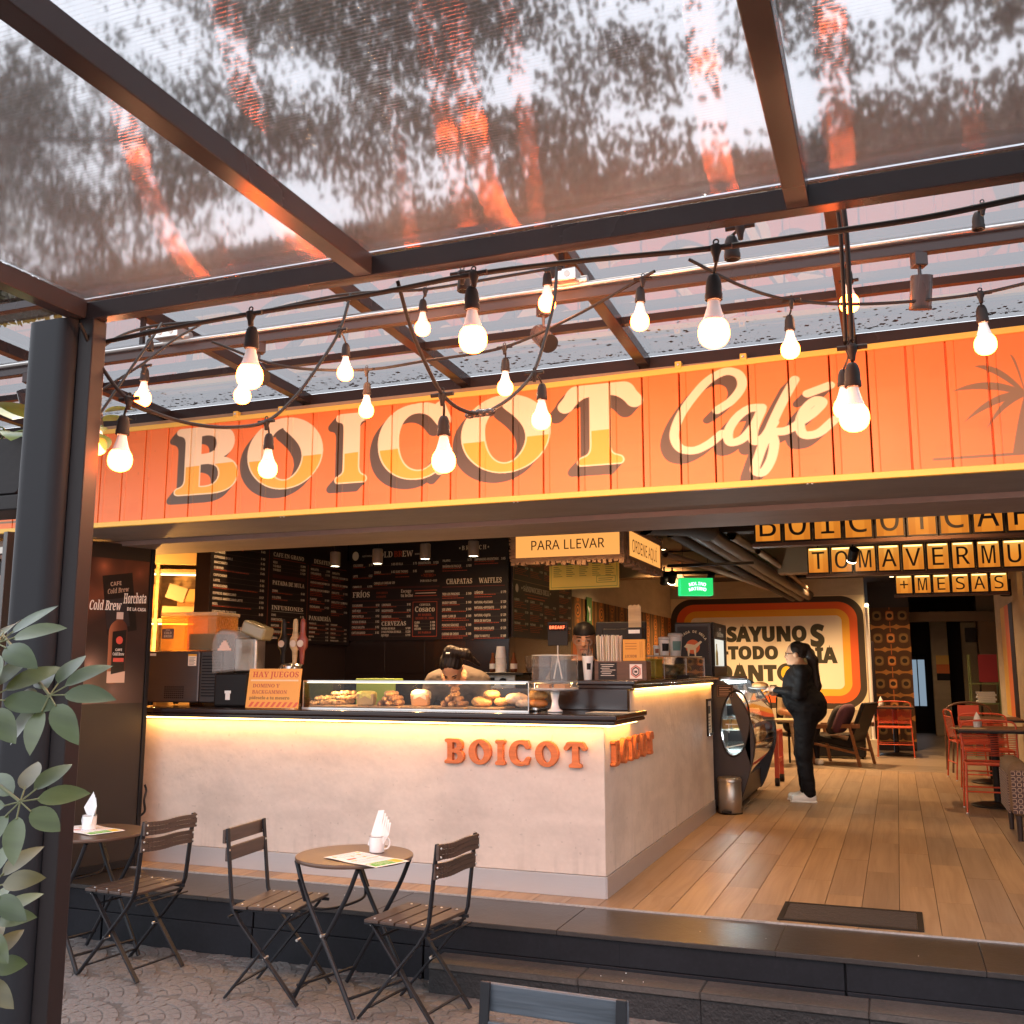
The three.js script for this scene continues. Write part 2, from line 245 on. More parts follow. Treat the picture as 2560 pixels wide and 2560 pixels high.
function glyph(ch) { // slab letters, cap height 1; outer outline and holes as drawing calls
  const K = 0.5523, ell = (p, x, y, a, b) => { p.moveTo(x + a, y); p.bezierCurveTo(x + a, y + K * b, x + K * a, y + b, x, y + b); p.bezierCurveTo(x - K * a, y + b, x - a, y + K * b, x - a, y); p.bezierCurveTo(x - a, y - K * b, x - K * a, y - b, x, y - b); p.bezierCurveTo(x + K * a, y - b, x + a, y - K * b, x + a, y); };
  const tilt = (p, x, y, a, b, s) => { p.moveTo(x + a, y + s * a); p.bezierCurveTo(x + a, y + K * b, x + K * a + s, y + b, x, y + b); p.bezierCurveTo(x - K * a, y + b, x - a, y + K * b, x - a, y - s * a); p.bezierCurveTo(x - a, y - K * b, x - K * a, y - b, x, y - b); p.bezierCurveTo(x + K * a, y - b, x + a, y - K * b, x + a, y + s * a); };
  if (ch === 'O') return { w: 0.98, o: (p) => ell(p, 0.49, 0.5, 0.49, 0.51), h: [(p) => tilt(p, 0.49, 0.5, 0.22, 0.37, -0.25)] };
  if (ch === 'I') return { w: 0.42, o: (p) => { p.moveTo(0.05, 0); p.bezierCurveTo(-0.03, 0, -0.03, 0.1, 0.04, 0.12); p.bezierCurveTo(0.11, 0.15, 0.1, 0.2, 0.1, 0.3); p.lineTo(0.1, 0.75); p.bezierCurveTo(0.1, 0.84, 0.09, 0.87, 0.03, 0.88); p.bezierCurveTo(-0.03, 0.9, -0.02, 1, 0.05, 1); p.lineTo(0.37, 1); p.bezierCurveTo(0.44, 1, 0.44, 0.9, 0.38, 0.88); p.bezierCurveTo(0.32, 0.86, 0.32, 0.84, 0.32, 0.75); p.lineTo(0.32, 0.28); p.bezierCurveTo(0.32, 0.18, 0.33, 0.14, 0.38, 0.12); p.bezierCurveTo(0.45, 0.09, 0.44, 0, 0.37, 0); p.lineTo(0.05, 0); }, h: [] };
  if (ch === 'B') return { w: 0.84, o: (p) => { p.moveTo(0.05, 0); p.bezierCurveTo(-0.03, 0.0, -0.03, 0.1, 0.04, 0.12); p.bezierCurveTo(0.12, 0.14, 0.12, 0.2, 0.12, 0.28); p.lineTo(0.12, 0.75); p.bezierCurveTo(0.12, 0.84, 0.1, 0.87, 0.04, 0.89); p.bezierCurveTo(-0.03, 0.91, -0.02, 1, 0.06, 1); p.lineTo(0.48, 1); p.bezierCurveTo(0.68, 1, 0.78, 0.9, 0.78, 0.76); p.bezierCurveTo(0.78, 0.66, 0.74, 0.58, 0.64, 0.53); p.bezierCurveTo(0.78, 0.49, 0.84, 0.4, 0.84, 0.28); p.bezierCurveTo(0.84, 0.1, 0.72, 0, 0.5, 0); p.lineTo(0.05, 0); }, h: [(p) => { p.moveTo(0.34, 0.60); p.lineTo(0.34, 0.86); p.bezierCurveTo(0.46, 0.88, 0.54, 0.85, 0.54, 0.74); p.bezierCurveTo(0.54, 0.64, 0.48, 0.59, 0.34, 0.60); }, (p) => { p.moveTo(0.34, 0.13); p.lineTo(0.34, 0.44); p.bezierCurveTo(0.5, 0.46, 0.58, 0.4, 0.58, 0.29); p.bezierCurveTo(0.58, 0.17, 0.48, 0.11, 0.34, 0.13); }] };
  if (ch === 'C') return { w: 0.92, o: (p) => { p.moveTo(0.86, 0.68); p.bezierCurveTo(0.92, 0.7, 0.93, 0.76, 0.9, 0.82); p.lineTo(0.84, 0.98); p.bezierCurveTo(0.82, 1.03, 0.76, 1.02, 0.72, 0.98); p.bezierCurveTo(0.62, 1.03, 0.52, 1.02, 0.47, 1.01); p.bezierCurveTo(0.18, 1.0, 0, 0.78, 0, 0.5); p.bezierCurveTo(0, 0.2, 0.2, -0.01, 0.49, -0.01); p.bezierCurveTo(0.58, -0.01, 0.66, 0.01, 0.73, 0.06); p.bezierCurveTo(0.77, 0.02, 0.82, 0.02, 0.84, 0.07); p.lineTo(0.9, 0.24); p.bezierCurveTo(0.92, 0.3, 0.88, 0.34, 0.84, 0.34); p.bezierCurveTo(0.76, 0.35, 0.74, 0.28, 0.68, 0.2); p.bezierCurveTo(0.63, 0.14, 0.58, 0.12, 0.52, 0.12); p.bezierCurveTo(0.36, 0.13, 0.27, 0.3, 0.27, 0.53); p.bezierCurveTo(0.27, 0.75, 0.36, 0.88, 0.5, 0.88); p.bezierCurveTo(0.62, 0.88, 0.68, 0.8, 0.73, 0.72); p.bezierCurveTo(0.76, 0.67, 0.8, 0.66, 0.86, 0.68); }, h: [] };
  return { w: 0.98, o: (p) => { p.moveTo(0.28, 0); p.bezierCurveTo(0.2, 0, 0.2, 0.1, 0.28, 0.12); p.bezierCurveTo(0.36, 0.14, 0.37, 0.18, 0.37, 0.28); p.lineTo(0.37, 0.85); p.bezierCurveTo(0.28, 0.84, 0.22, 0.78, 0.18, 0.72); p.bezierCurveTo(0.13, 0.65, 0.02, 0.66, 0.0, 0.75); p.bezierCurveTo(0.0, 0.8, 0.05, 0.83, 0.08, 0.88); p.bezierCurveTo(0.12, 0.97, 0.16, 1, 0.24, 1); p.lineTo(0.74, 1); p.bezierCurveTo(0.82, 1, 0.86, 0.97, 0.9, 0.88); p.bezierCurveTo(0.93, 0.83, 0.98, 0.8, 0.98, 0.75); p.bezierCurveTo(0.96, 0.66, 0.85, 0.65, 0.8, 0.72); p.bezierCurveTo(0.76, 0.78, 0.7, 0.84, 0.61, 0.85); p.lineTo(0.61, 0.28); p.bezierCurveTo(0.61, 0.18, 0.62, 0.14, 0.7, 0.12); p.bezierCurveTo(0.78, 0.1, 0.78, 0, 0.7, 0); p.lineTo(0.28, 0); }, h: [] };
}
function glyphShape(ch) { const g = glyph(ch), s = new THREE.Shape(); g.o(s); for (const h of g.h) { const q = new THREE.Path(); h(q); s.holes.push(q); } return s; }
{
  const t = thing('bar_counter', 'long pale plaster bar counter with dark top, glowing strip and orange letters', 'counter', [0, 0, 0]);
  P(t, 'front_panel', box6(-5.08, XC, F + 0.125, 1.300, ZC - 0.14, ZC, 0.004), plasterWorn);
  P(t, 'side_panel', box6(XC - 0.14, XC - 0.0005, F + 0.125, 1.300, -6.56, ZC - 0.1405, 0.002), plasterWorn);
  P(t, 'tall_side_panel', box6(XC - 0.14, XC, F + 0.125, 1.505, -9.70, -6.565, 0.004), plasterWorn);
  P(t, 'kickplate', mg([box6(-5.08, XC - 0.002, F, F + 0.124, ZC - 0.14, ZC + 0.006, 0.002), box6(XC - 0.14, XC + 0.006, F, F + 0.122, -9.70, ZC - 0.002, 0.002)]), M.kick);
  const topm = M.counterTop;
  P(t, 'countertop', mg([box6(-5.10, XC + 0.10, 1.345, 1.380, -6.62, ZC + 0.09, 0.010), box6(-5.10, XC + 0.085, 1.318, 1.343, -6.62, ZC + 0.075, 0.006)]), topm);
  P(t, 'tall_countertop', mg([box6(-2.35, XC + 0.05, 1.545, 1.575, -9.86, -6.49, 0.008), box6(-2.30, XC + 0.03, 1.520, 1.543, -9.84, -6.50, 0.004)]), topm);
  P(t, 'dark_riser', box6(-2.62, XC - 0.003, 1.3815, 1.519, -6.563, -6.50, 0.004), M.counterTop);
  const led = glow(5.5, 3.4, 1.1);
  P(t, 'led_strip', mg([box6(-5.07, XC + 0.05, 1.308, 1.3165, ZC + 0.035, ZC + 0.05, 0), box6(XC + 0.035, XC + 0.05, 1.308, 1.3165, -6.54, ZC + 0.03, 0)]), led);
  P(t, 'tall_led_strip', box6(XC + 0.008, XC + 0.02, 1.509, 1.5185, -9.68, -6.66, 0), glow(4.2, 2.4, 0.7));
  const area = (w, h, x, y, z, tx, ty, tz, I) => { const l = new THREE.RectAreaLight(0xffaa4a, I, w, h); l.position.set(x, y, z); scene.add(l); l.lookAt(tx, ty, tz); };
  area(3.36, 0.02, -3.37, 1.306, ZC + 0.042, -3.37, 0.6, ZC + 0.010, 19);
  area(0.58, 0.02, XC + 0.042, 1.306, -6.24, XC + 0.01, 0.6, -6.24, 19);
  area(3.0, 0.02, XC + 0.014, 1.506, -8.17, XC + 0.002, 0.6, -8.17, 20);
  const word = 'BOICOT', spans = [[-2.690, -2.565], [-2.527, -2.382], [-2.347, -2.288], [-2.257, -2.124], [-2.087, -1.943], [-1.904, -1.763]];
  word.split('').forEach((c, i) => {
    const gl = glyph(c), sh = glyphShape(c), [x, x1] = spans[i], y = 1.066, s = 0.148, sx = (x1 - x) / gl.w;
    const g = extr(sh, 0.28, 0.02, 6); g.scale(sx, s, s * 0.7); g.translate(x, y, ZC + 0.004); P(t, 'letter', g, M.letter);
    const q = extr(sh, 0.28, 0.02, 6); q.scale(sx, s, s * 0.7); q.rotateY(Math.PI / 2); q.translate(XC + 0.004, 1.066, -6.04 - (x - spans[0][0]) * 1.16); P(t, 'letter', q, M.letter);
  });
  P(t, 'wall_picture', mg([box6(XC + 0.001, XC + 0.018, 1.04, 1.375, -9.64, -9.62, 0), box6(XC + 0.001, XC + 0.018, 1.04, 1.375, -9.40, -9.38, 0), box6(XC + 0.001, XC + 0.018, 1.355, 1.375, -9.62, -9.40, 0), box6(XC + 0.001, XC + 0.018, 1.04, 1.06, -9.62, -9.40, 0)]), M.black, 'small black picture frame on the counter side');
  const pic = plate(0.22, 0.295); P(t, 'print', pic.rotateY(Math.PI / 2).translate(XC + 0.006, 1.2075, -9.51), std(0xffffff, 0.6, { map: canvasTex(96, 128, (g, w, h) => { g.fillStyle = '#e9e2d4'; g.fillRect(0, 0, w, h); g.fillStyle = '#444'; g.fillRect(24, 20, 48, 30); g.fillStyle = '#777'; for (let i = 0; i < 5; i++) g.fillRect(18, 62 + i * 12, 60 - (i % 3) * 12, 4); }) }));
}

// ================= orange fascia sign =================
{
  const X0 = -6.6, X1 = 1.4, ZS = -4.90, Y0 = 2.527, Y1 = 3.152, TW = 2048, TH = 200, U = TW / (X1 - X0);
  const px = (x) => (x - X0) * U, py = (y) => (Y1 - y) * TH / (Y1 - Y0), VY = TH / (Y1 - Y0);
  const L = [ // [letter, left, right, bottom, top] on the fascia
    ['B', -4.063, -3.605, 2.689, 3.108],
    ['O', -3.543, -3.024, 2.688, 3.108],
    ['I', -2.939, -2.736, 2.690, 3.099],
    ['C', -2.668, -2.215, 2.687, 3.110],
    ['O', -2.156, -1.640, 2.687, 3.110],
    ['T', -1.601, -1.138, 2.686, 3.120]];
  const draw = (g) => {
    g.fillStyle = '#f17e3b'; g.fillRect(0, 0, TW, TH);
    const r = rng(5); for (let i = 0; i < 500; i++) { g.fillStyle = `rgba(${r() < 0.5 ? '255,150,80' : '190,70,20'},${r() * 0.05})`; g.fillRect(r() * TW, r() * TH, 4 + r() * 60, 2 + r() * 20); }
    for (let i = 0; i < 60; i++) { g.fillStyle = 'rgba(120,50,20,0.25)'; g.fillRect(r() * TW, r() * TH, 1, 1 + r() * 5); }
    const dark = '#5d4a38', creamC = '#f7dcb4', gold = '#f3b13c';
    const path = (ch, x0, x1, y0, y1) => { const gl = glyph(ch), sx = (px(x1) - px(x0)) / gl.w, sy = (py(y0) - py(y1)); const q = { moveTo: (x, y) => g.moveTo(px(x0) + x * sx, py(y0) - y * sy), lineTo: (x, y) => g.lineTo(px(x0) + x * sx, py(y0) - y * sy), bezierCurveTo: (a, b, c, d, e, f) => g.bezierCurveTo(px(x0) + a * sx, py(y0) - b * sy, px(x0) + c * sx, py(y0) - d * sy, px(x0) + e * sx, py(y0) - f * sy) }; g.beginPath(); gl.o(q); g.closePath(); for (const h of gl.h) { h(q); g.closePath(); } };
    for (const [c, x0, x1, y0, y1] of L) {
      for (let s = 1; s >= 0.05; s -= 0.08) { path(c, x0 - 0.05 * s, x1 - 0.05 * s, y0 - 0.05 * s, y1 - 0.05 * s); g.fillStyle = dark; g.fill('evenodd'); }
    }
    for (const [c, x0, x1, y0, y1] of L) {
      path(c, x0, x1, y0, y1); g.fillStyle = creamC; g.fill('evenodd');
      g.save(); g.clip('evenodd'); const ym = y0 + (y1 - y0) * 0.43; g.fillStyle = gold; g.beginPath(); g.moveTo(px(x0) - 5, py(ym) + 2); g.lineTo(px(x1) + 5, py(ym) - 2); g.lineTo(px(x1) + 5, py(y0) + 5); g.lineTo(px(x0) - 5, py(y0) + 5); g.fill();
      g.lineWidth = 5; g.strokeStyle = creamC; path(c, x0, x1, y0, y1); g.stroke(); g.restore();
    }
    // brush script word
    const S = [
      [[-0.766, 2.922, -4.890], [-0.691, 2.967, -4.890], [-0.640, 3.038, -4.890], [-0.655, 3.095, -4.890], [-0.709, 3.117, -4.890], [-0.793, 3.088, -4.890], [-0.889, 2.996, -4.890], [-0.963, 2.887, -4.890], [-0.984, 2.802, -4.890], [-0.953, 2.742, -4.890], [-0.887, 2.727, -4.890], [-0.812, 2.754, -4.890], [-0.747, 2.801, -4.890]],
      [[-0.548, 2.915, -4.890], [-0.606, 2.916, -4.890], [-0.667, 2.879, -4.890], [-0.714, 2.808, -4.890], [-0.707, 2.755, -4.890], [-0.657, 2.761, -4.890], [-0.592, 2.825, -4.890], [-0.551, 2.902, -4.890], [-0.592, 2.807, -4.890], [-0.590, 2.750, -4.890], [-0.550, 2.761, -4.890], [-0.493, 2.835, -4.890]],
      [[-0.388, 3.040, -4.890], [-0.455, 2.925, -4.890], [-0.517, 2.800, -4.890], [-0.575, 2.666, -4.890], [-0.591, 2.602, -4.890], [-0.560, 2.591, -4.890], [-0.519, 2.643, -4.890], [-0.496, 2.733, -4.890], [-0.500, 2.785, -4.890], [-0.443, 2.789, -4.890], [-0.380, 2.816, -4.890]],
      [[-0.380, 2.821, -4.890], [-0.309, 2.865, -4.890], [-0.264, 2.916, -4.890], [-0.293, 2.928, -4.890], [-0.347, 2.887, -4.890], [-0.373, 2.816, -4.890], [-0.357, 2.764, -4.890], [-0.296, 2.763, -4.890], [-0.213, 2.824, -4.890]],
      [[-0.330, 2.964, -4.890], [-0.226, 2.995, -4.890]]];
    const stroke = (dx, dy, col, w) => { g.strokeStyle = col; g.lineWidth = w; g.lineCap = g.lineJoin = 'round'; for (const s of S) { const c = curve(s.map(([x, y]) => [px(x) + dx, py(y) + dy, 0])); c.curveType = 'centripetal'; g.beginPath(); c.getPoints(90).forEach((q, i) => (i ? g.lineTo(q.x, q.y) : g.moveTo(q.x, q.y))); g.stroke(); } };
    for (let s = 1; s > 0; s -= 0.1) stroke(-13 * s, 15 * s, dark, 11);
    stroke(0, 0, creamC, 12.5);
    // palms painted at both ends
    const palm = (x, y, f) => { g.fillStyle = g.strokeStyle = '#8a6a48'; g.lineCap = 'butt'; g.beginPath(); g.moveTo(px(x - 0.07), py(2.60)); g.quadraticCurveTo(px(x - 0.03), py(2.8), px(x + 0.0), py(y)); g.lineTo(px(x + 0.035), py(y)); g.quadraticCurveTo(px(x + 0.03), py(2.8), px(x + 0.06), py(2.60)); g.fill();
      g.fillRect(px(x - 0.40), py(2.605), px(x + 0.5) - px(x - 0.40), 4);
      for (const [dx, dy] of [[-0.30, 0.03], [-0.26, -0.12], [-0.17, -0.16], [-0.2, 0.14], [-0.05, 0.18], [0.12, 0.17], [0.28, 0.05], [0.24, -0.12], [0.1, -0.16]]) { g.beginPath(); g.moveTo(px(x), py(y)); g.quadraticCurveTo(px(x + dx * 0.5), py(y + dy * 0.5 + 0.09), px(x + dx), py(y + dy)); g.quadraticCurveTo(px(x + dx * 0.5), py(y + dy * 0.5 + 0.03), px(x), py(y - 0.02)); g.fill(); } };
    palm(0.572 + 0.035, 2.88, 1); palm(-5.2, 2.86, 1);
  };
  const tex = canvasTex(TW, TH, draw); tex.wrapS = THREE.ClampToEdgeWrapping;
  const face = std(0xffffff, 0.36, { map: tex }), TOP = (x) => Y1 + Math.max(0, x + 1.7) * 0.0145; // the sheet widens a little towards the right
  const t = thing('fascia_sign', 'orange ribbed metal fascia sign painted BOICOT Café above the opening', 'shop sign', [0, 0, 0]);
  // ribbed sheet: pans of uneven width with a raised seam between
  const seams = [X0]; const r = rng(9); while (seams[seams.length - 1] < X1 - 0.25) seams.push(seams[seams.length - 1] + 0.172 + (r() < 0.25 ? 0.02 : 0)); seams.push(X1);
  for (let i = 0; i < seams.length - 1; i++) {
    const a = seams[i], b = seams[i + 1], gv = 0.014, dp = 0.016, pr = [[a, -dp], [a + gv * 0.35, -dp], [a + gv * 0.55, 0], [a + 0.034, 0.001], [a + 0.037, 0.004], [a + 0.041, 0.001], [b - gv * 0.2, 0], [b, -dp]];
    const pos = [], uv = [], idx = [];
    for (const [x, z] of pr) for (const y of [Y0 + 0.02, TOP(x) - 0.02]) { pos.push(x, y, ZS + 0.012 + z); uv.push((x - X0) / (X1 - X0), (y - Y0) / (Y1 - Y0)); }
    for (let q = 0; q < pr.length - 1; q++) { const o = q * 2; idx.push(o, o + 2, o + 1, o + 1, o + 2, o + 3); }
    let g = new THREE.BufferGeometry(); g.setAttribute('position', new THREE.Float32BufferAttribute(pos, 3)); g.setAttribute('uv', new THREE.Float32BufferAttribute(uv, 2)); g.setIndex(idx); g = g.toNonIndexed(); g.computeVertexNormals();
    P(t, 'ribbed_panel', keep(g), face);
  }
  P(t, 'backing', box6(X0, X1, Y0 + 0.002, Y1, ZS - 0.05, ZS - 0.004, 0), M.orange);
  P(t, 'yellow_trim', box6(X0, X1, Y0 - 0.002, Y0 + 0.03, ZS - 0.01, ZS + 0.02, 0.004), M.yellow);
  P(t, 'yellow_trim', box6(X0, -1.7, Y1 - 0.028, Y1 + 0.002, ZS - 0.01, ZS + 0.02, 0.003), M.yellow); P(t, 'yellow_trim', bar(V(-1.699, Y1 - 0.013, ZS + 0.005), V(X1, TOP(X1) - 0.013, ZS + 0.005), 0.03, 0.03, V(0, 0, 1), 0.003), M.yellow);
  for (const x of [-0.954, -0.629, -3.318, -3.635]) {
    const c = P(t, 'bracket', box6(x - 0.016, x + 0.016, TOP(x) - 0.01, TOP(x) + 0.03, ZS - 0.01, ZS + 0.024, 0.003), M.yellow);
    P(c, 'bolt', new THREE.SphereGeometry(0.008, 8, 6).translate(x, TOP(x) + 0.012, ZS + 0.025), M.rivet);
  }
  for (const x of [-5.2, -3.3, -1.85, -0.35]) P(t, 'screw', mg([new THREE.SphereGeometry(0.006, 8, 6).translate(x, Y0 - 0.003, ZS + 0.006), new THREE.SphereGeometry(0.006, 8, 6).translate(x + 0.022, Y0 - 0.003, ZS + 0.006)]), M.rivet);
}
// ================= glass canopy between pergola and sign =================
const GY = (z) => 3.262 + (-4.95 - z) * -0.040; // height of the glass at depth z
{
  const t = thing('glass_canopy', 'dusty glass canopy on dark steel rafters between the pergola and the orange sign', 'canopy', [0, 0, 0]);
  const ZA = -4.97, ZB = -3.28, xs = [-6.24, -5.22, -4.20, -3.18, -2.155, -1.142, -0.125, 0.90, 1.92];
  for (const x of xs) P(t, 'rafter', bar(V(x, GY(ZA) - 0.035, ZA), V(x, GY(ZB) - 0.035, ZB), 0.055, 0.06, V(1, 0, 0), 0.003), M.frame);
  for (let i = 0; i < xs.length - 1; i++) {
    for (const z of [-4.38, -3.98, -3.31]) P(t, 'purlin', box6(xs[i] + 0.028, xs[i + 1] - 0.028, GY(z) - 0.048, GY(z) - 0.012, z - 0.02, z + 0.02, 0.002), M.frame);
    P(t, 'end_rail', box6(xs[i] + 0.028, xs[i + 1] - 0.028, GY(ZA) - 0.075, GY(ZA) - 0.008, ZA - 0.03, ZA + 0.03, 0.003), M.frame);
    const g = new THREE.PlaneGeometry(xs[i + 1] - xs[i] - 0.01, 1.69).rotateX(-Math.PI / 2 - Math.atan(0.04)); g.translate((xs[i] + xs[i + 1]) / 2, GY(-4.125) + 0.002, -4.125);
    P(t, 'glass_pane', g, phy(lin(0.235, 0.235, 0.24), 0.03, { transmission: 0.86, thickness: 0, ior: 1.6 }));
  }
  P(t, 'wall_ledge', box6(-6.6, 1.4, 3.154, 3.185, -4.96, -4.915, 0.004), M.beige);
}
{ // dry leaves and dust along the lower edge of the glass
  const list = [], r = rng(31);
  for (let i = 0; i < 2600; i++) { const q0 = r() * 6.6, z = -4.93 + Math.pow(r(), 3.2) * (0.16 + 0.4 * vnoise(q0 * 1.7, 3, 99, 99, 4)), x = -5.4 + q0, s = 0.003 + Math.pow(r(), 3) * 0.02; list.push(new THREE.PlaneGeometry(s, s * (0.3 + r())).rotateX(-Math.PI / 2).rotateY(r() * 6).translate(x, GY(z) + 0.006 + r() * 0.003, z)); }
  tag(P(scene, 'leaf_litter', mg(list), std(lin(0.06, 0.035, 0.02), 0.9)), 'brown leaf litter gathered along the lower edge of the glass canopy', 'leaf litter', null, 'stuff');
}
// ================= pergola with ribbed bronze sheets =================
{
  const t = thing('pergola', 'dark steel pergola with ribbed bronze roof sheets in the foreground', 'pergola', [0, 0, 0]);
  const ZB = -2.285, HB = 2.70, xs = [-2.27, -1.29, -0.155, 0.98, 2.1];
  P(t, 'front_beam', box6(-2.30, 2.2, HB, HB + 0.055, ZB - 0.025, ZB + 0.022, 0.003), M.frame);
  for (const x of xs) P(t, 'roof_rafter', box6(x - 0.026, x + 0.026, HB + 0.001, HB + 0.058, ZB + 0.0225, 2.2, 0.003), M.frame);
  P(t, 'rear_beam', box6(-2.30, 2.2, HB, HB + 0.055, 2.2, 2.25, 0.003), M.frame);
  // posts: round downpipe beside a square post
  const post = (x, z) => { P(t, 'square_post', box6(x - 0.028, x + 0.028, 0, HB, z - 0.028, z + 0.028, 0.004), M.postRed); };
  post(-2.238, ZB); post(2.1, ZB); post(-2.238, 2.2); post(2.1, 2.2);
  P(t, 'broad_post', (() => { const s = new THREE.Shape(), a = 0.089, b = 0.075, r = 0.05; s.moveTo(-a + r, -b); s.lineTo(a - r, -b); s.quadraticCurveTo(a, -b, a, -b + r); s.lineTo(a, b - r); s.quadraticCurveTo(a, b, a - r, b); s.lineTo(-a + r, b); s.quadraticCurveTo(-a, b, -a, b - r); s.lineTo(-a, -b + r); s.quadraticCurveTo(-a, -b, -a + r, -b); return extr(s, HB - 0.002, 0, 14).rotateX(-Math.PI / 2).translate(-2.356, 0, ZB - 0.01); })(), phy(lin(0.020, 0.019, 0.022), 0.5, { specularIntensity: 0.35 }));
  const ym = HB + 0.066, pitch = 0.0105, amp = 0.0011, Z1 = ZB + 0.005, Z0 = 2.2, seg = 5;
  const sheet = phy(lin(0.555, 0.55, 0.555), 0.055, { transmission: 0.82, thickness: 0, ior: 1.78 }), milky = phy(lin(0.96, 0.95, 0.95), 0.052, { transmission: 1, thickness: 0.008, ior: 1.22 });
  for (let i = 0; i < xs.length - 1; i++) {
    const a = xs[i], b = xs[i + 1], n = Math.round((Z0 - Z1) / pitch * seg), pos = [], nor = [], idx = [];
    for (let q = 0; q <= n; q++) { const z = Z1 + (Z0 - Z1) * q / n, ph = (z - Z1) / pitch * Math.PI * 2, y = ym + amp * Math.sin(ph), sl = amp * Math.PI * 2 / pitch * Math.cos(ph), l = Math.hypot(1, sl); for (const x of [a, b]) { pos.push(x, y, z); nor.push(0, -1 / l, sl / l); } if (q < n) { const o = q * 2; idx.push(o, o + 1, o + 2, o + 1, o + 3, o + 2); } }
    const g = new THREE.BufferGeometry(); g.setAttribute('position', new THREE.Float32BufferAttribute(pos, 3)); g.setAttribute('normal', new THREE.Float32BufferAttribute(nor, 3)); g.setIndex(idx);
    P(t, 'roof_sheet', g, sheet);
    P(t, 'roof_sheet_top', box6(a, b, ym + 0.006, ym + 0.014, Z1, Z0, 0), milky);
  }
}

// ================= festoon lights =================
const warm = new THREE.Color().setRGB(1.0, 0.60, 0.30);
const bulbGlow = glow(30, 3.3, 0.40), collarMat = std(lin(0.72, 0.66, 0.62), 0.4);
function sockGeo() { return lathe([[0.001, 0.062], [0.010, 0.062], [0.014, 0.056], [0.0175, 0.045], [0.019, 0.03], [0.019, 0.016], [0.0205, 0.015], [0.0205, 0.002], [0.018, 0], [0.014, 0], [0.013, 0.02], [0.001, 0.02]], 20); }
const G_sock = sockGeo(), G_collar = lathe([[0.0135, -0.004], [0.0138, -0.008], [0.0165, -0.020], [0.0225, -0.040], [0.0272, -0.052]], 22), G_globe = lathe([[0.0272, 0.028], [0.033, 0.019], [0.0362, 0.006], [0.0362, -0.006], [0.0335, -0.017], [0.027, -0.0265], [0.018, -0.0325], [0.009, -0.0352], [0.0005, -0.036]], 28);
const G_tee = mg([rod(V(-0.036, 0, 0), V(0.036, 0, 0), 0.0065, 0.0065, 10), lathe([[0.001, -0.034], [0.006, -0.034], [0.008, -0.02], [0.013, -0.006], [0.013, 0.004], [0.006, 0.009], [0.001, 0.009]], 12), new THREE.TorusGeometry(0.006, 0.002, 6, 10).translate(0, 0.014, 0)]);
function hangBulb(label, p, s, up, lit = true, wire = null) { // p = middle of the globe; up = where the tee sits on the cable
  const t = thing(lit ? 'string_light_bulb' : 'empty_lamp_socket', label, lit ? 'light bulb' : 'lamp socket', p, 0, lit ? 'festoon bulbs strung below the canopy' : 'empty sockets on the festoon strings');
  const top = V(0, (0.0985 + 0.004) * s, 0), tee = up ? V(...up).sub(V(...p)) : V(0, top.y + 0.12, 0);
  P(t, 'socket', keep(boxUV(G_sock.clone()).scale(s, s, s).translate(0, 0.078 * s, 0)), M.rubber);
  if (lit) {
    P(t, 'collar', keep(boxUV(G_collar.clone()).scale(s, s, s).translate(0, 0.080 * s, 0)), collarMat);
    P(t, 'bulb_globe', keep(boxUV(G_globe.clone()).scale(s, s, s)), bulbGlow);
    const l = new THREE.PointLight(warm, 0.27, 0, 2); l.castShadow = true; l.shadow.radius = 1.4; l.position.set(...p); scene.add(l);
  }
  const st = V(0, 0.140 * s, 0), md = st.clone().lerp(tee, 0.5).add(V(0.004, 0, 0.003));
  if (tee.distanceTo(st) > 0.02) P(t, 'drop_wire', tube([st, md, tee], 0.0038 * s, 10, 7), M.rubber);
  P(t, 'tee_connector', keep(boxUV(G_tee.clone()).scale(s, s, s).translate(tee.x, tee.y, tee.z)), M.rubber);
  t.rotation.set((R() - 0.5) * 0.05, R() * 6, (R() - 0.5) * 0.07); if (up) t.rotation.y = 0;
  return t;
}
const BZ = -2.30;
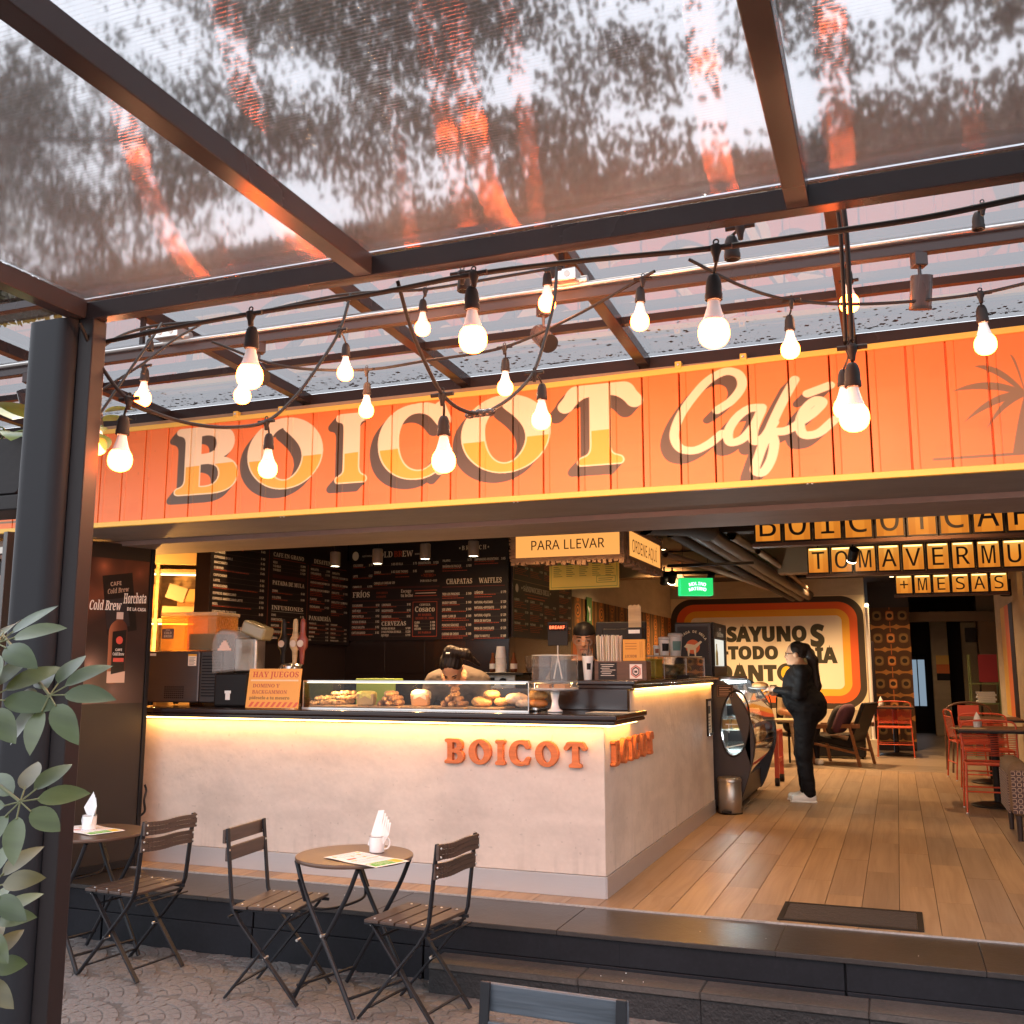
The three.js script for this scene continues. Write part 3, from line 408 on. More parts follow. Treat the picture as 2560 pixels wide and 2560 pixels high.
const cables = {
  beam: [[-2.331, 2.643, -2.330], [-1.967, 2.661, -2.330], [-1.700, 2.669, -2.330], [-1.303, 2.674, -2.330], [-0.988, 2.687, -2.330], [-0.692, 2.680, -2.330], [-0.360, 2.662, -2.330], [-0.097, 2.660, -2.330], [0.121, 2.661, -2.330], [0.327, 2.675, -2.330]],
  leftSwag: [[-2.234, 2.674, -2.227], [-2.218, 2.563, -2.306], [-2.148, 2.464, -2.350], [-2.094, 2.429, -2.430], [-2.020, 2.410, -2.516], [-1.942, 2.414, -2.599], [-1.900, 2.457, -2.716], [-1.864, 2.561, -2.820], [-1.835, 2.698, -2.917], [-1.809, 2.851, -3.009], [-1.812, 3.020, -3.088]],
  midSwag: [[-1.225, 2.704, -2.336], [-1.219, 2.591, -2.411], [-1.205, 2.503, -2.485], [-1.187, 2.435, -2.557], [-1.162, 2.407, -2.626], [-1.127, 2.407, -2.693], [-1.110, 2.455, -2.800], [-1.088, 2.525, -2.905], [-1.069, 2.614, -3.005], [-1.057, 2.757, -3.094], [-1.048, 2.936, -3.176], [-1.065, 3.086, -3.253]],
  farString: [[-2.426, 2.910, -3.090], [-2.180, 2.818, -3.199], [-1.895, 2.818, -3.361], [-1.657, 2.836, -3.394], [-1.347, 2.873, -3.452], [-1.050, 2.936, -3.392], [-0.760, 3.000, -3.274], [-0.706, 3.005, -3.240]],
  rightString: [[-0.566, 2.984, -3.134], [-0.420, 2.935, -3.306], [-0.277, 2.925, -3.471], [-0.088, 2.893, -3.494], [0.150, 2.887, -3.531], [0.331, 2.875, -3.494], [0.461, 2.871, -3.436]],
  upperString: [[-2.690, 2.728, -2.695], [-2.640, 2.855, -2.801], [-2.596, 2.931, -2.913], [-2.302, 2.967, -3.019], [-1.883, 3.055, -3.163], [-1.642, 3.112, -3.354], [-1.353, 3.116, -3.355], [-1.076, 3.120, -3.351]],
  crossWire: [[-2.560, 2.607, -2.657], [-2.475, 2.737, -2.775], [-2.429, 2.855, -2.881], [-2.401, 2.943, -2.985]],
  crossWireLow: [[-2.491, 2.499, -2.593], [-2.461, 2.671, -2.684], [-2.444, 2.822, -2.773], [-2.472, 2.913, -2.855]],
  drop: [[-0.059, 2.748, -2.414], [-0.056, 2.691, -2.425], [-0.057, 2.539, -2.450], [-0.059, 2.441, -2.476]],
};
const cableText = {
  beam: 'thick black festoon cable running along under the front pergola beam', leftSwag: 'black festoon cable drooping over the letters B and O at left', midSwag: 'black festoon cable drooping with a taped splice over the letter C',
  farString: 'thin black festoon cable hanging in front of the glass above the sign', rightString: 'black festoon cable sagging above the word Café at right', upperString: 'black festoon cable along the canopy rail beside the junction boxes',
  crossWire: 'short black wire rising to the canopy behind the left post', crossWireLow: 'short steep black wire crossing beside the left junction box', drop: 'twin black cable hanging straight down in front of the word Café' };
for (const [n, pts] of Object.entries(cables)) {
  const r = n === 'beam' ? 0.0075 : n.startsWith('cross') ? 0.005 : n === 'drop' ? 0.006 : 0.0058;
  const g = tube(pts, r, pts.length * 10, 8); let geo = g; if (n === 'drop') geo = mg([g, tube(pts.map(([x, y, z]) => [x - 0.014, y, z - 0.01]), 0.005, 40, 8)]);
  const o = P(scene, 'festoon_cable', geo, M.rubber); tag(o, cableText[n], 'cable', 'festoon cables under the canopy');
}
{ const t = thing('tape_splice', 'knobbly taped cable splice hanging over the second letter O', 'cable splice', [-1.127, 2.409, -2.693]); const l = []; const r = rng(3); for (let i = 0; i < 9; i++) l.push(new THREE.SphereGeometry(0.010 + r() * 0.006, 8, 6).scale(1.3, 0.8, 0.8).translate(-0.032 + i * 0.008, (r() - 0.5) * 0.008, (r() - 0.5) * 0.008)); P(t, 'tape', mg(l), std(lin(0.03, 0.026, 0.025), 0.25)); }
hangBulb('lit bulb half hidden behind the right edge of the left post', [-2.869, 2.508, -2.989], 1.0, [-2.860, 2.614, -2.975]);
hangBulb('lit bulb just right of the left post, lowest at the left end of the sign', [-2.180, 2.279, -2.369], 1.0, [-2.148, 2.464, -2.350]);
hangBulb('small lit bulb above the left end of the sign beside a crossed wire', [-2.898, 2.771, -3.258], 0.95, [-2.749, 2.848, -3.086]);
hangBulb('large lit bulb hanging from the beam left of the first rafter', [-1.619, 2.445, -2.229], 1.0, [-1.591, 2.604, -2.181]);
hangBulb('small lit bulb partly hidden below the large one above letter B', [-2.447, 2.755, -3.324], 0.95, [-2.435, 2.856, -3.312]);
hangBulb('lit bulb in front of the painted first letter O', [-1.904, 2.301, -2.740], 0.86, [-1.900, 2.457, -2.716]);
hangBulb('small lit bulb before the glass above the first letter O', [-1.923, 2.775, -3.250], 0.85, [-1.809, 2.851, -3.009]);
hangBulb('small lit bulb at the top of the painted letter I', [-1.903, 2.657, -3.385], 0.82, [-1.895, 2.818, -3.361]);
hangBulb('small lit bulb beside the drooping cable right of the pergola rafter', [-1.677, 2.978, -3.417], 0.85, [-1.638, 3.112, -3.355]);
hangBulb('large lit bulb hanging from the beam above the letters C and O', [-0.964, 2.480, -2.255], 1.0, [-0.948, 2.645, -2.234]);
hangBulb('lit bulb in front of the painted letter C below the taped cable', [-1.216, 2.255, -2.631], 0.98, [-1.187, 2.435, -2.557]);
hangBulb('small lit bulb over the top of the second letter O', [-1.350, 2.718, -3.477], 0.85, [-1.345, 2.873, -3.453]);
hangBulb('lit bulb at the right side of the second letter O', [-1.068, 2.473, -3.084], 0.9, [-1.068, 2.614, -3.006]);
hangBulb('small lit bulb under the middle junction box', [-1.151, 3.003, -3.396], 0.9, [-1.110, 3.107, -3.340]);
hangBulb('lit bulb before the glass above the letter T', [-0.774, 2.850, -3.294], 0.9, [-0.760, 3.000, -3.274]);
hangBulb('largest lit bulb, hanging from the beam above the letter C of Café', [-0.360, 2.433, -2.287], 1.02, [-0.346, 2.623, -2.239]);
hangBulb('lit bulb at the upper edge of the sign above the accent of Café', [-0.287, 2.753, -3.496], 0.9, [-0.277, 2.925, -3.471]);
hangBulb('lit bulb half hidden behind the hanging twin cable', [-0.088, 2.949, -3.647], 0.95, [-0.085, 3.030, -3.634]);
hangBulb('rear one of the two lit bulbs at the end of the twin cable', [-0.100, 2.383, -2.925], 0.82, [-0.072, 2.469, -2.651]);
hangBulb('front one of the two lit bulbs at the end of the twin cable', [-0.063, 2.253, -2.506], 0.98, [-0.060, 2.422, -2.479]);
hangBulb('lit bulb near the right edge beside the painted palm tree', [0.332, 2.707, -3.522], 0.97, [0.331, 2.875, -3.494]);
hangBulb('empty dark socket right behind the large bulb above letter C', [-1.060, 2.606, -2.415], 0.95, [-1.046, 2.714, -2.370], false);
hangBulb('empty dark socket hanging from the beam left of the right rafter', [-0.328, 2.588, -2.425], 1.0, [-0.303, 2.742, -2.409], false);
hangBulb('empty dark socket high at the right edge of the canopy', [0.301, 2.886, -3.156], 0.9, [0.308, 3.000, -3.085], false);
hangBulb('empty dark socket under the left junction box', [-2.729, 2.848, -3.093], 0.8, [-2.650, 2.951, -2.998], false);
// ---- rail with conduit, junction boxes and swivel spots under the glass ----
{
  const t = thing('track_rail', 'dark lighting rail with steel conduit running under the glass canopy', 'lighting rail', [0, 0, 0]);
  const a = V(-2.895, 2.773, -2.772), b = V(0.530, 3.176, -3.573); b.z = a.z; 
  const y0 = 3.128, zz = -3.55;
  P(t, 'rail', box6(-6.2, 1.9, 3.06, 3.10, zz - 0.02, zz + 0.02, 0.003), M.frame);
  P(t, 'conduit', rod(V(-6.2, 3.108, zz + 0.034), V(1.9, 3.108, zz + 0.034), 0.011, 0.011, 12), M.steel);
  for (const x of [-5.22, -3.18, -1.142, 0.9]) P(t, 'hanger', box6(x - 0.01, x + 0.01, 3.1, GY(zz) - 0.05, zz - 0.01, zz + 0.01, 0.002), M.frame);
  void a; void b; void y0;
  const jb = (x, label) => { const q = thing('junction_box', label, 'junction box', [x, 3.135, zz + 0.06], 0, 'steel junction boxes on the canopy rail'); P(q, 'box', bx(0.13, 0.05, 0.075, 0, 0, 0, 0.006), M.steel); P(q, 'knockout', mg([rod(V(-0.03, 0, 0.0376), V(-0.03, 0, 0.04), 0.013), rod(V(0.03, 0, 0.0376), V(0.03, 0, 0.04), 0.013)]), M.brushed); P(q, 'coupling', rod(V(0.064, -0.01, -0.02), V(0.095, -0.01, -0.02), 0.016), M.steel); };
  jb(-2.968, 'galvanised junction box right of the left post'); jb(-1.120, 'galvanised junction box above the gap between O and T');
  const spot = (x, label, tilt, turn) => { const q = thing('track_spotlight', label, 'spotlight', [x, 3.04, zz], turn, 'dark swivel spotlights on the canopy rail'); P(q, 'adapter', bx(0.045, 0.05, 0.045, 0, 0, 0, 0.004), M.frame); P(q, 'stem', rod(V(0, -0.02, 0), V(0, -0.07, 0), 0.006), M.frame); const b2 = P(q, 'head', rotX(cyl(0.036, 0.036, 0.11, 0, -0.055, 0, 24), tilt).translate(0, -0.115, 0), M.frame); P(b2, 'rim', rotX(cyl(0.0375, 0.0375, 0.01, 0, -0.06, 0, 24), tilt).translate(0, -0.115, 0), M.black); };
  spot(0.148, 'dark cylindrical spotlight on the rail near the right edge', 0.25, 0.4); spot(-2.534, 'dark spotlight on the rail behind the large bulb above letter B', -1.0, 0.9); spot(-1.218, 'dark spotlight behind the small bulb under the middle junction box', -0.9, 0.8); spot(-3.854, 'dark spotlight on the rail left of the round post', 0.6, 0.3);
}

// ================= folding bistro chairs and tables on the pavement =================
function bistroChair(label, slatMat, plain) { // origin on the ground below the middle of the seat, facing +x
  const t = thing('bistro_chair', label, 'chair', [0, 0, 0], 0, 'folding slatted bistro chairs on the pavement');
  const w = 0.175, rv = (x, y, z) => new THREE.SphereGeometry(0.0065, 8, 6).scale(1, 0.5, 1).translate(x, y, z);
  for (let i = 0; i < 4; i++) { const s = P(t, 'seat_slat', bx(0.080, 0.016, 0.40, -0.135 + i * 0.089, 0.452 - (i === 0 ? 0.002 : 0), 0, 0.004), slatMat); P(s, 'rivet', mg([rv(-0.135 + i * 0.089, 0.461, -0.165), rv(-0.135 + i * 0.089, 0.461, 0.165)]), M.rivet); }
  for (let i = 0; i < 2; i++) {
    const y = 0.795 - i * 0.088, x = -0.238 + i * 0.012 * 1.6;
    let g;
    if (plain) g = bx(0.018, 0.070, 0.40, x, y, 0, 0.004);
    else { // back seen from behind: bowed board with two grooves
      const l = []; for (const [dy, h] of [[-0.024, 0.021], [0, 0.021], [0.024, 0.021]]) { const n = 16; for (let q = 0; q < n; q++) { const z = -0.2 + (q + 0.5) * 0.4 / n; l.push(bx(0.013, h, 0.0253, x - 0.012 * Math.cos(z * Math.PI / 0.4) + 0.006, y + dy + 0.003 * Math.sin(z * 22), z, 0)); } } l.push(bx(0.012, 0.060, 0.03, x - 0.004, y, 0, 0)); l.push(bx(0.016, 0.070, 0.03, x + 0.004, y, 0.185), bx(0.016, 0.070, 0.03, x + 0.004, y, -0.185)); g = mg(l);
    }
    const s = P(t, 'back_slat', g, slatMat);
    P(s, 'rivet', mg([-1, 1].flatMap((q) => [-0.02, 0.02].map((d) => new THREE.SphereGeometry(0.0065, 8, 6).scale(0.6, 1, 1).translate(x - 0.010, y + d, q * 0.187))).concat([-1, 1].flatMap((q) => [-0.02, 0.02].map((d) => new THREE.SphereGeometry(0.0065, 8, 6).scale(0.6, 1, 1).translate(x + 0.010, y + d, q * 0.187))))), M.rivet);
  }
  for (const q of [-1, 1]) {
    const z = q * (w + 0.012), zi = q * (w - 0.008);
    const up = V(0, 0, 1);
    const legPts = [V(-0.225, 0.835, z), V(-0.195, 0.56, z), V(-0.185, 0.475, z), V(-0.165, 0.425, z), V(-0.13, 0.375, z), V(0.20, 0.006, z)];
    const l = []; for (let i = 0; i < legPts.length - 1; i++) l.push(bar(legPts[i].clone().add(legPts[i].clone().sub(legPts[i + 1]).normalize().multiplyScalar(i ? 0.004 : 0)), legPts[i + 1], 0.011, 0.028, up, 0.003));
    P(t, 'leg', mg(l), M.chairMetal);
    P(t, 'leg', mg([bar(V(0.15, 0.44, zi), V(-0.215, 0.006, zi), 0.011, 0.028, up, 0.003)]), M.chairMetal);
    P(t, 'pivot', rod(V(0.012, 0.216, q * (w - 0.018)), V(0.012, 0.216, q * (w + 0.024)), 0.0075, 0.0075, 10), M.rivet);
    P(t, 'hinge_bolt', rod(V(0.145, 0.432, q * (w - 0.018)), V(0.145, 0.432, q * (w + 0.004)), 0.0065, 0.0065, 10), M.rivet);
    P(t, 'seat_rail', box6(-0.20, 0.19, 0.428, 0.4435, zi - 0.006, zi + 0.006, 0.002), M.chairMetal);
  }
  P(t, 'stretcher', mg([bar(V(-0.165, 0.065, -w + 0.01), V(-0.165, 0.065, w - 0.01), 0.016, 0.007), bar(V(0.155, 0.055, -w), V(0.155, 0.055, w), 0.016, 0.007), rod(V(-0.17, 0.418, -w - 0.01), V(-0.17, 0.418, w + 0.01), 0.007), rod(V(-0.20, 0.400, -w - 0.02), V(-0.20, 0.400, w + 0.02), 0.005), rod(V(0.10, 0.38, -w), V(0.10, 0.38, w), 0.006)]), M.chairMetal);
  return t;
}
{
  const a = bistroChair('brown slatted bistro chair left of the front table, plain boards in its back', M.slat, true); a.position.set(-3.075, 0, -4.70); a.rotation.y = 0.10;
  const b = bistroChair('brown slatted bistro chair right of the front table, its grooved back towards the steps', M.slat, false); b.position.set(-2.275, 0, -4.66); b.rotation.y = Math.PI - 0.10;
  const c = copyOf(b, 'bistro_chair', 'brown slatted bistro chair beside the rear table nearest the left post', [-4.055, 0, -4.73], Math.PI - 0.07);
  void c;
  const d = bistroChair('grey-blue slatted bistro chair cut off by the bottom edge of the photo', M.slatGrey, true); d.position.set(-0.885, 0, -2.36); d.rotation.y = -Math.PI / 2 - 0.05;
}
function bistroTable(label, pos, turn) {
  const t = thing('bistro_table', label, 'table', pos, turn, 'round folding bistro tables on the pavement');
  P(t, 'tabletop', lathe([[0.001, 0.688], [0.285, 0.688], [0.296, 0.690], [0.300, 0.695], [0.300, 0.706], [0.296, 0.710], [0.001, 0.711]], 56), std(lin(0.15, 0.094, 0.066), 0.33, { map: tPlaster }));
  const w = 0.20;
  for (const q of [-1, 1]) {
    const zo = q * w, zi = q * (w - 0.018);
    P(t, 'leg', tube([[-0.215, 0.685, zo], [-0.15, 0.55, zo], [0.10, 0.20, zo], [0.17, 0.10, zo], [0.23, 0.012, zo]], 0.0115, 40, 10), M.chairMetal);
    P(t, 'leg', tube([[0.215, 0.685, zi], [0.15, 0.56, zi], [-0.10, 0.20, zi], [-0.17, 0.10, zi], [-0.23, 0.012, zi]], 0.0115, 40, 10), M.chairMetal);
    P(t, 'pivot', rod(V(0.0, 0.352, q * (w - 0.03)), V(0.0, 0.352, q * (w + 0.015)), 0.008, 0.008, 10), M.rivet);
    P(t, 'latch', mg([bar(V(-0.175, 0.60, zo + q * 0.013), V(-0.12, 0.50, zo + q * 0.013), 0.006, 0.026, V(0, 0, 1)), rod(V(-0.165, 0.58, zo), V(-0.165, 0.58, zo + q * 0.02), 0.007)]), M.chairMetal);
  }
  P(t, 'stretcher', mg([rod(V(-0.18, 0.09, -w), V(-0.18, 0.09, w), 0.008), rod(V(0.18, 0.09, -w), V(0.18, 0.09, w), 0.008), tube([[-0.125, 0.5, -w], [-0.10, 0.46, -w + 0.03], [-0.10, 0.46, w - 0.03], [-0.125, 0.5, w]], 0.007, 24, 8)]), M.chairMetal);
  return t;
}
bistroTable('round brown bistro table in front, between two slatted chairs', [-2.655, 0, -4.71], -0.30);
bistroTable('round brown bistro table further back, half hidden behind the left post', [-4.46, 0, -4.80], -0.2);
const menuTex = canvasTex(512, 256, (g, w, h) => {
  g.fillStyle = '#f6f2ee'; g.fillRect(0, 0, w, h); const r = rng(12);
  const col = (x, y, cw, n, c) => { for (let i = 0; i < n; i++) { g.fillStyle = c; g.fillRect(x, y + i * 9, cw * (0.5 + r() * 0.4), 3.2); g.fillRect(x + cw - 8, y + i * 9, 8, 3.2); } };
  col(14, 40, 60, 20, 'rgba(120,120,150,0.6)'); col(84, 20, 60, 22, 'rgba(150,120,150,0.5)'); col(154, 20, 60, 22, 'rgba(120,130,160,0.55)'); col(226, 30, 70, 21, 'rgba(110,130,180,0.55)'); col(304, 16, 70, 23, 'rgba(110,130,180,0.5)');
  g.fillStyle = '#f0b43c'; for (const [x, y, a, b] of [[14, 18, 46, 14], [84, 60, 40, 12], [100, 120, 34, 12], [160, 70, 30, 14], [226, 14, 10, 90], [226, 180, 14, 40], [40, 210, 40, 14]]) g.fillRect(x, y, a, b);
  g.fillStyle = '#e8603a'; g.fillRect(170, 150, 26, 60); g.fillStyle = '#f2c0b0'; g.fillRect(292, 12, 8, 230);
  g.fillStyle = '#efc03c'; g.fillRect(384, 14, 104, 60); g.fillStyle = '#6fb24d'; g.fillRect(384, 78, 104, 160); g.fillStyle = '#f4efe0'; for (let i = 0; i < 10; i++) g.fillRect(396, 90 + i * 12, 50 + (i * 7) % 30, 3); g.beginPath(); g.arc(405, 220, 14, 0, 7); g.fill();
});
function menuSheet(label, pos, turn) { const t = thing('menu_sheet', label, 'menu', pos, turn, 'paper menus lying on the bistro tables'); const g = new THREE.PlaneGeometry(0.40, 0.22, 12, 4).rotateX(-Math.PI / 2); const p = g.attributes.position; for (let i = 0; i < p.count; i++) p.setY(i, 0.0015 + 0.003 * Math.sin(p.getX(i) * 12) ** 2); g.computeVertexNormals(); P(t, 'sheet', keep(g), std(0xffffff, 0.7, { map: menuTex, side: THREE.DoubleSide })); }
menuSheet('colourful paper menu hanging over the edge of the front bistro table', [-2.52, 0.712, -4.585], -0.36);
menuSheet('colourful paper menu lying on the rear bistro table', [-4.50, 0.712, -4.83], -0.30);
function napkinMug(label, pos, turn, lean) {
  const t = thing('enamel_mug', label, 'mug', pos, turn, 'white enamel mugs holding napkins');
  P(t, 'cup', lathe([[0.001, 0.004], [0.036, 0], [0.040, 0.004], [0.0405, 0.078], [0.042, 0.080], [0.0385, 0.080], [0.0375, 0.01], [0.001, 0.01]], 32), M.enamel);
  P(t, 'rim', new THREE.TorusGeometry(0.0408, 0.0016, 8, 32).rotateX(Math.PI / 2).translate(0, 0.080, 0), std(lin(0.10, 0.10, 0.09), 0.4));
  P(t, 'handle', tube([[0.039, 0.068, 0], [0.058, 0.066, 0], [0.066, 0.045, 0], [0.056, 0.02, 0], [0.039, 0.014, 0]], 0.0055, 24, 8), M.enamel);
  const n = thing('paper_napkins', label.replace(/white enamel mug.*/, lean ? 'folded white paper napkins standing in the mug on the front table' : 'folded white paper napkins standing in the mug on the rear table'), 'napkins', [pos[0], pos[1] + 0.03, pos[2]], turn, 'folded napkins in enamel mugs'); n.scale.set(1.35, 1.25, 1.35);
  for (let i = 0; i < 5; i++) { // each napkin a folded sheet: two leaves meeting in a ridge
    const x = -0.022 + i * 0.009, top = lean ? 0.145 - i * 0.012 : 0.15 - Math.abs(i - 2) * 0.012, lx = lean ? 0.028 - i * 0.002 : -0.012 + i * 0.004;
    const k = 0.006 * i; const v = lean ? [[x - 0.018, 0, -0.02 + k], [x + 0.006, 0, 0.016], [x + lx + 0.020, top, 0.004 + k * 0.4], [x + lx - 0.006, top - 0.004, -0.016 + k], [x + 0.034, 0.05, 0.014 + k * 0.5]] : [[x - 0.016, 0, -0.02 + k], [x + 0.008, 0, 0.02], [x + lx * 0.4 + 0.046, top * 0.55, 0.012], [x + lx - 0.006, top, -0.004 + k * 0.5], [x + lx - 0.028, top * 0.7, -0.012 + k]];
    const pos2 = [], q = [[0, 1, 2], [0, 2, 3], [1, 4, 2], [0, 3, 4]]; for (const f of q) for (const c of f) pos2.push(...v[c]);
    const g = new THREE.BufferGeometry(); g.setAttribute('position', new THREE.Float32BufferAttribute(pos2, 3)); g.computeVertexNormals(); P(n, 'napkin', g, std(lin(0.82, 0.80, 0.79), 0.85, { side: THREE.DoubleSide }));
  }
}
napkinMug('white enamel mug of napkins on the front bistro table', [-2.575, 0.711, -4.80], 0.35, true);
napkinMug('white enamel mug of napkins on the rear bistro table', [-4.52, 0.7135, -4.845], Math.PI - 0.2, false);

// ================= foreground shrub, hanging planter, tree =================
function leafGeo(len, wid, fold = 0.15, droop = 0.25) { // leaflet along +x from the origin, midrib crease, pointed tip
  const pos = [], idx = [], n = 8; for (let i = 0; i <= n; i++) { const u = i / n, w = wid * Math.pow(Math.sin(Math.PI * Math.pow(u, 0.85)), 0.8) * (u > 0.98 ? 0 : 1), y = -droop * len * u * u + 0.05 * len * u; for (const s of [-1, 0, 1]) pos.push(u * len, y + (s ? fold * w : 0), s * w); if (i < n) { const o = i * 3; idx.push(o, o + 1, o + 3, o + 1, o + 4, o + 3, o + 1, o + 2, o + 4, o + 2, o + 5, o + 4); } }
  const g = new THREE.BufferGeometry(); g.setAttribute('position', new THREE.Float32BufferAttribute(pos, 3)); g.setIndex(idx); g.computeVertexNormals(); return g;
}
{
  const t = thing('umbrella_plant', 'green umbrella plant with fans of oval leaflets in front of the left post', 'plant', [-2.02, 0, -1.80]);
  const leafM = [lin(0.125, 0.165, 0.058), lin(0.15, 0.19, 0.068), lin(0.095, 0.135, 0.05), lin(0.19, 0.16, 0.06)].map((c) => phy(c, 0.34, { side: THREE.DoubleSide, transmission: 0.15, thickness: 0, clearcoat: 0.2, clearcoatRoughness: 0.3, map: tGrain }));
  const stemM = std(lin(0.16, 0.17, 0.08), 0.6), r = rng(19);
  const o = V(-2.02, 0, -1.80);
  const fans = [[V(-1.428, 1.603, -1.414), 0.122, 0.2], [V(-1.488, 1.414, -1.423), 0.118, 1.0], [V(-1.553, 1.697, -1.405), 0.125, 0.6], [V(-1.531, 1.597, -1.376), 0.130, 1.7], [V(-1.593, 1.249, -1.465), 0.112, 0.4], [V(-1.648, 1.170, -1.512), 0.11, 1.2], [V(-1.662, 1.085, -1.521), 0.11, 0.3]];
  const trunkTop = V(-2.06, 1.5, -1.78).sub(o);
  P(t, 'stem', tube([[-0.12, 0, 0], [-0.14, 0.6, 0.01], [-0.15, 1.1, 0.0], [-0.16, 1.72, 0.02]], 0.011, 30, 8), stemM);
  void trunkTop;
  for (const [p, len, ph] of fans) {
    const c = p.clone().sub(o), f = new THREE.Group(); f.name = 'leaf_fan'; f.position.copy(c); t.add(f);
    P(f, 'leaf_stalk', tube([[0, 0, 0], [(-0.15 - c.x) * 0.5, -0.03, -c.z * 0.5 - 0.01], [-0.15 - c.x, -0.08, 0.01 - c.z]], 0.003, 16, 6), stemM);
    f.rotation.set(0.98 + (r() - 0.5) * 0.3, (r() - 0.5) * 0.4, (r() - 0.5) * 0.3);
    const n = 8; for (let i = 0; i < n; i++) { const g = leafGeo(len * (0.60 + 0.22 * r()), len * 0.178, 0.16, 0.08 + r() * 0.2).translate(0.028, 0, 0).rotateZ(-0.02 - r() * 0.24).rotateY(ph + i / n * Math.PI * 2 + (r() - 0.5) * 0.22); P(f, 'leaflet', g, leafM[(r() * 4) | 0]); P(f, 'leaflet_stalk', rod(V(0, 0, 0), V(0.034, -0.003, 0).applyAxisAngle(V(0, 1, 0), ph + i / n * Math.PI * 2), 0.0015, 0.0015, 6), stemM); }
  }
}
{
  const t = thing('hanging_planter', 'black plastic planter with heart-leaved vine on the left post', 'planter', [-2.80, 2.222, -2.52]); t.scale.y = 0.78;
  const s = new THREE.Shape(); s.moveTo(-0.20, 0.02); s.quadraticCurveTo(-0.2, 0, -0.18, 0); s.lineTo(0.115, 0); s.quadraticCurveTo(0.135, 0, 0.138, 0.02); s.lineTo(0.15, 0.235); s.lineTo(-0.215, 0.235); s.lineTo(-0.20, 0.02);
  P(t, 'trough', extr(s, 0.14, 0.008).translate(0, 0, -0.07), phy(lin(0.016, 0.014, 0.015), 0.5, { map: tDark, specularIntensity: 0.4 }));
  P(t, 'tray', box6(-0.22, 0.15, -0.075, -0.008, -0.085, 0.085, 0.008), M.black);
  P(t, 'bracket', box6(0.02, 0.30, 0.05, 0.08, -0.095, -0.085, 0.002), M.frame);
  P(t, 'soil', box6(-0.2, 0.14, 0.20, 0.238, -0.06, 0.06, 0.004), std(lin(0.02, 0.014, 0.01), 0.95));
  const vm = [lin(0.20, 0.22, 0.045), lin(0.30, 0.27, 0.05), lin(0.10, 0.16, 0.04)].map((c) => phy(c, 0.35, { side: THREE.DoubleSide, transmission: 0.3, thickness: 0 })), r = rng(23);
  const leaf = (x, y, z, len, yaw, up) => { const g = leafGeo(len, len * 0.36, 0.1, 0.45).rotateZ(up).rotateY(yaw).translate(x, y, z); P(t, 'vine_leaf', g, vm[(r() * 3) | 0]); };
  const L = [[0.06, 0.33, 0.05, 0.17, 2.6, 0.9], [0.10, 0.36, 0.04, 0.16, 0.9, 1.2], [-0.02, 0.33, 0.06, 0.17, -2.2, 0.7], [0.12, 0.33, 0.06, 0.14, -1.2, 0.5], [-0.09, 0.34, 0.05, 0.16, 2.2, 1.1], [0.10, 0.30, 0.03, 0.13, 0.4, 0.9], [0.02, 0.29, 0.05, 0.14, 2.9, 0.3], [0.08, 0.27, 0.06, 0.11, -0.8, -0.2], [0.0, 0.27, 0.0, 0.13, 2.2, 0.6], [-0.08, 0.28, 0.04, 0.12, 3.4, 0.2], [0.12, 0.26, 0.0, 0.1, 0.2, 0.2], [0.05, 0.33, -0.02, 0.12, 1.2, 1.0], [-0.12, 0.26, 0.05, 0.13, -2.4, 0.3], [0.40, 0.30, 0.0, 0.10, 0.2, 0.4], [0.42, 0.33, 0.02, 0.09, 0.7, 0.6], [0.39, 0.27, 0.03, 0.08, -0.4, -0.1], [0.41, 0.24, 0.02, 0.08, -0.2, -0.8]];
  for (const q of L) leaf(...q);
  P(t, 'vine_stem', mg([tube([[0.0, 0.23, 0], [0.05, 0.27, 0.04], [0.12, 0.29, 0.02], [0.25, 0.26, 0.0], [0.40, 0.28, 0.0]], 0.004, 24, 6), tube([[-0.05, 0.23, 0], [0.02, 0.30, 0.05], [-0.1, 0.28, 0.06]], 0.0035, 20, 6)]), vm[2]);
}
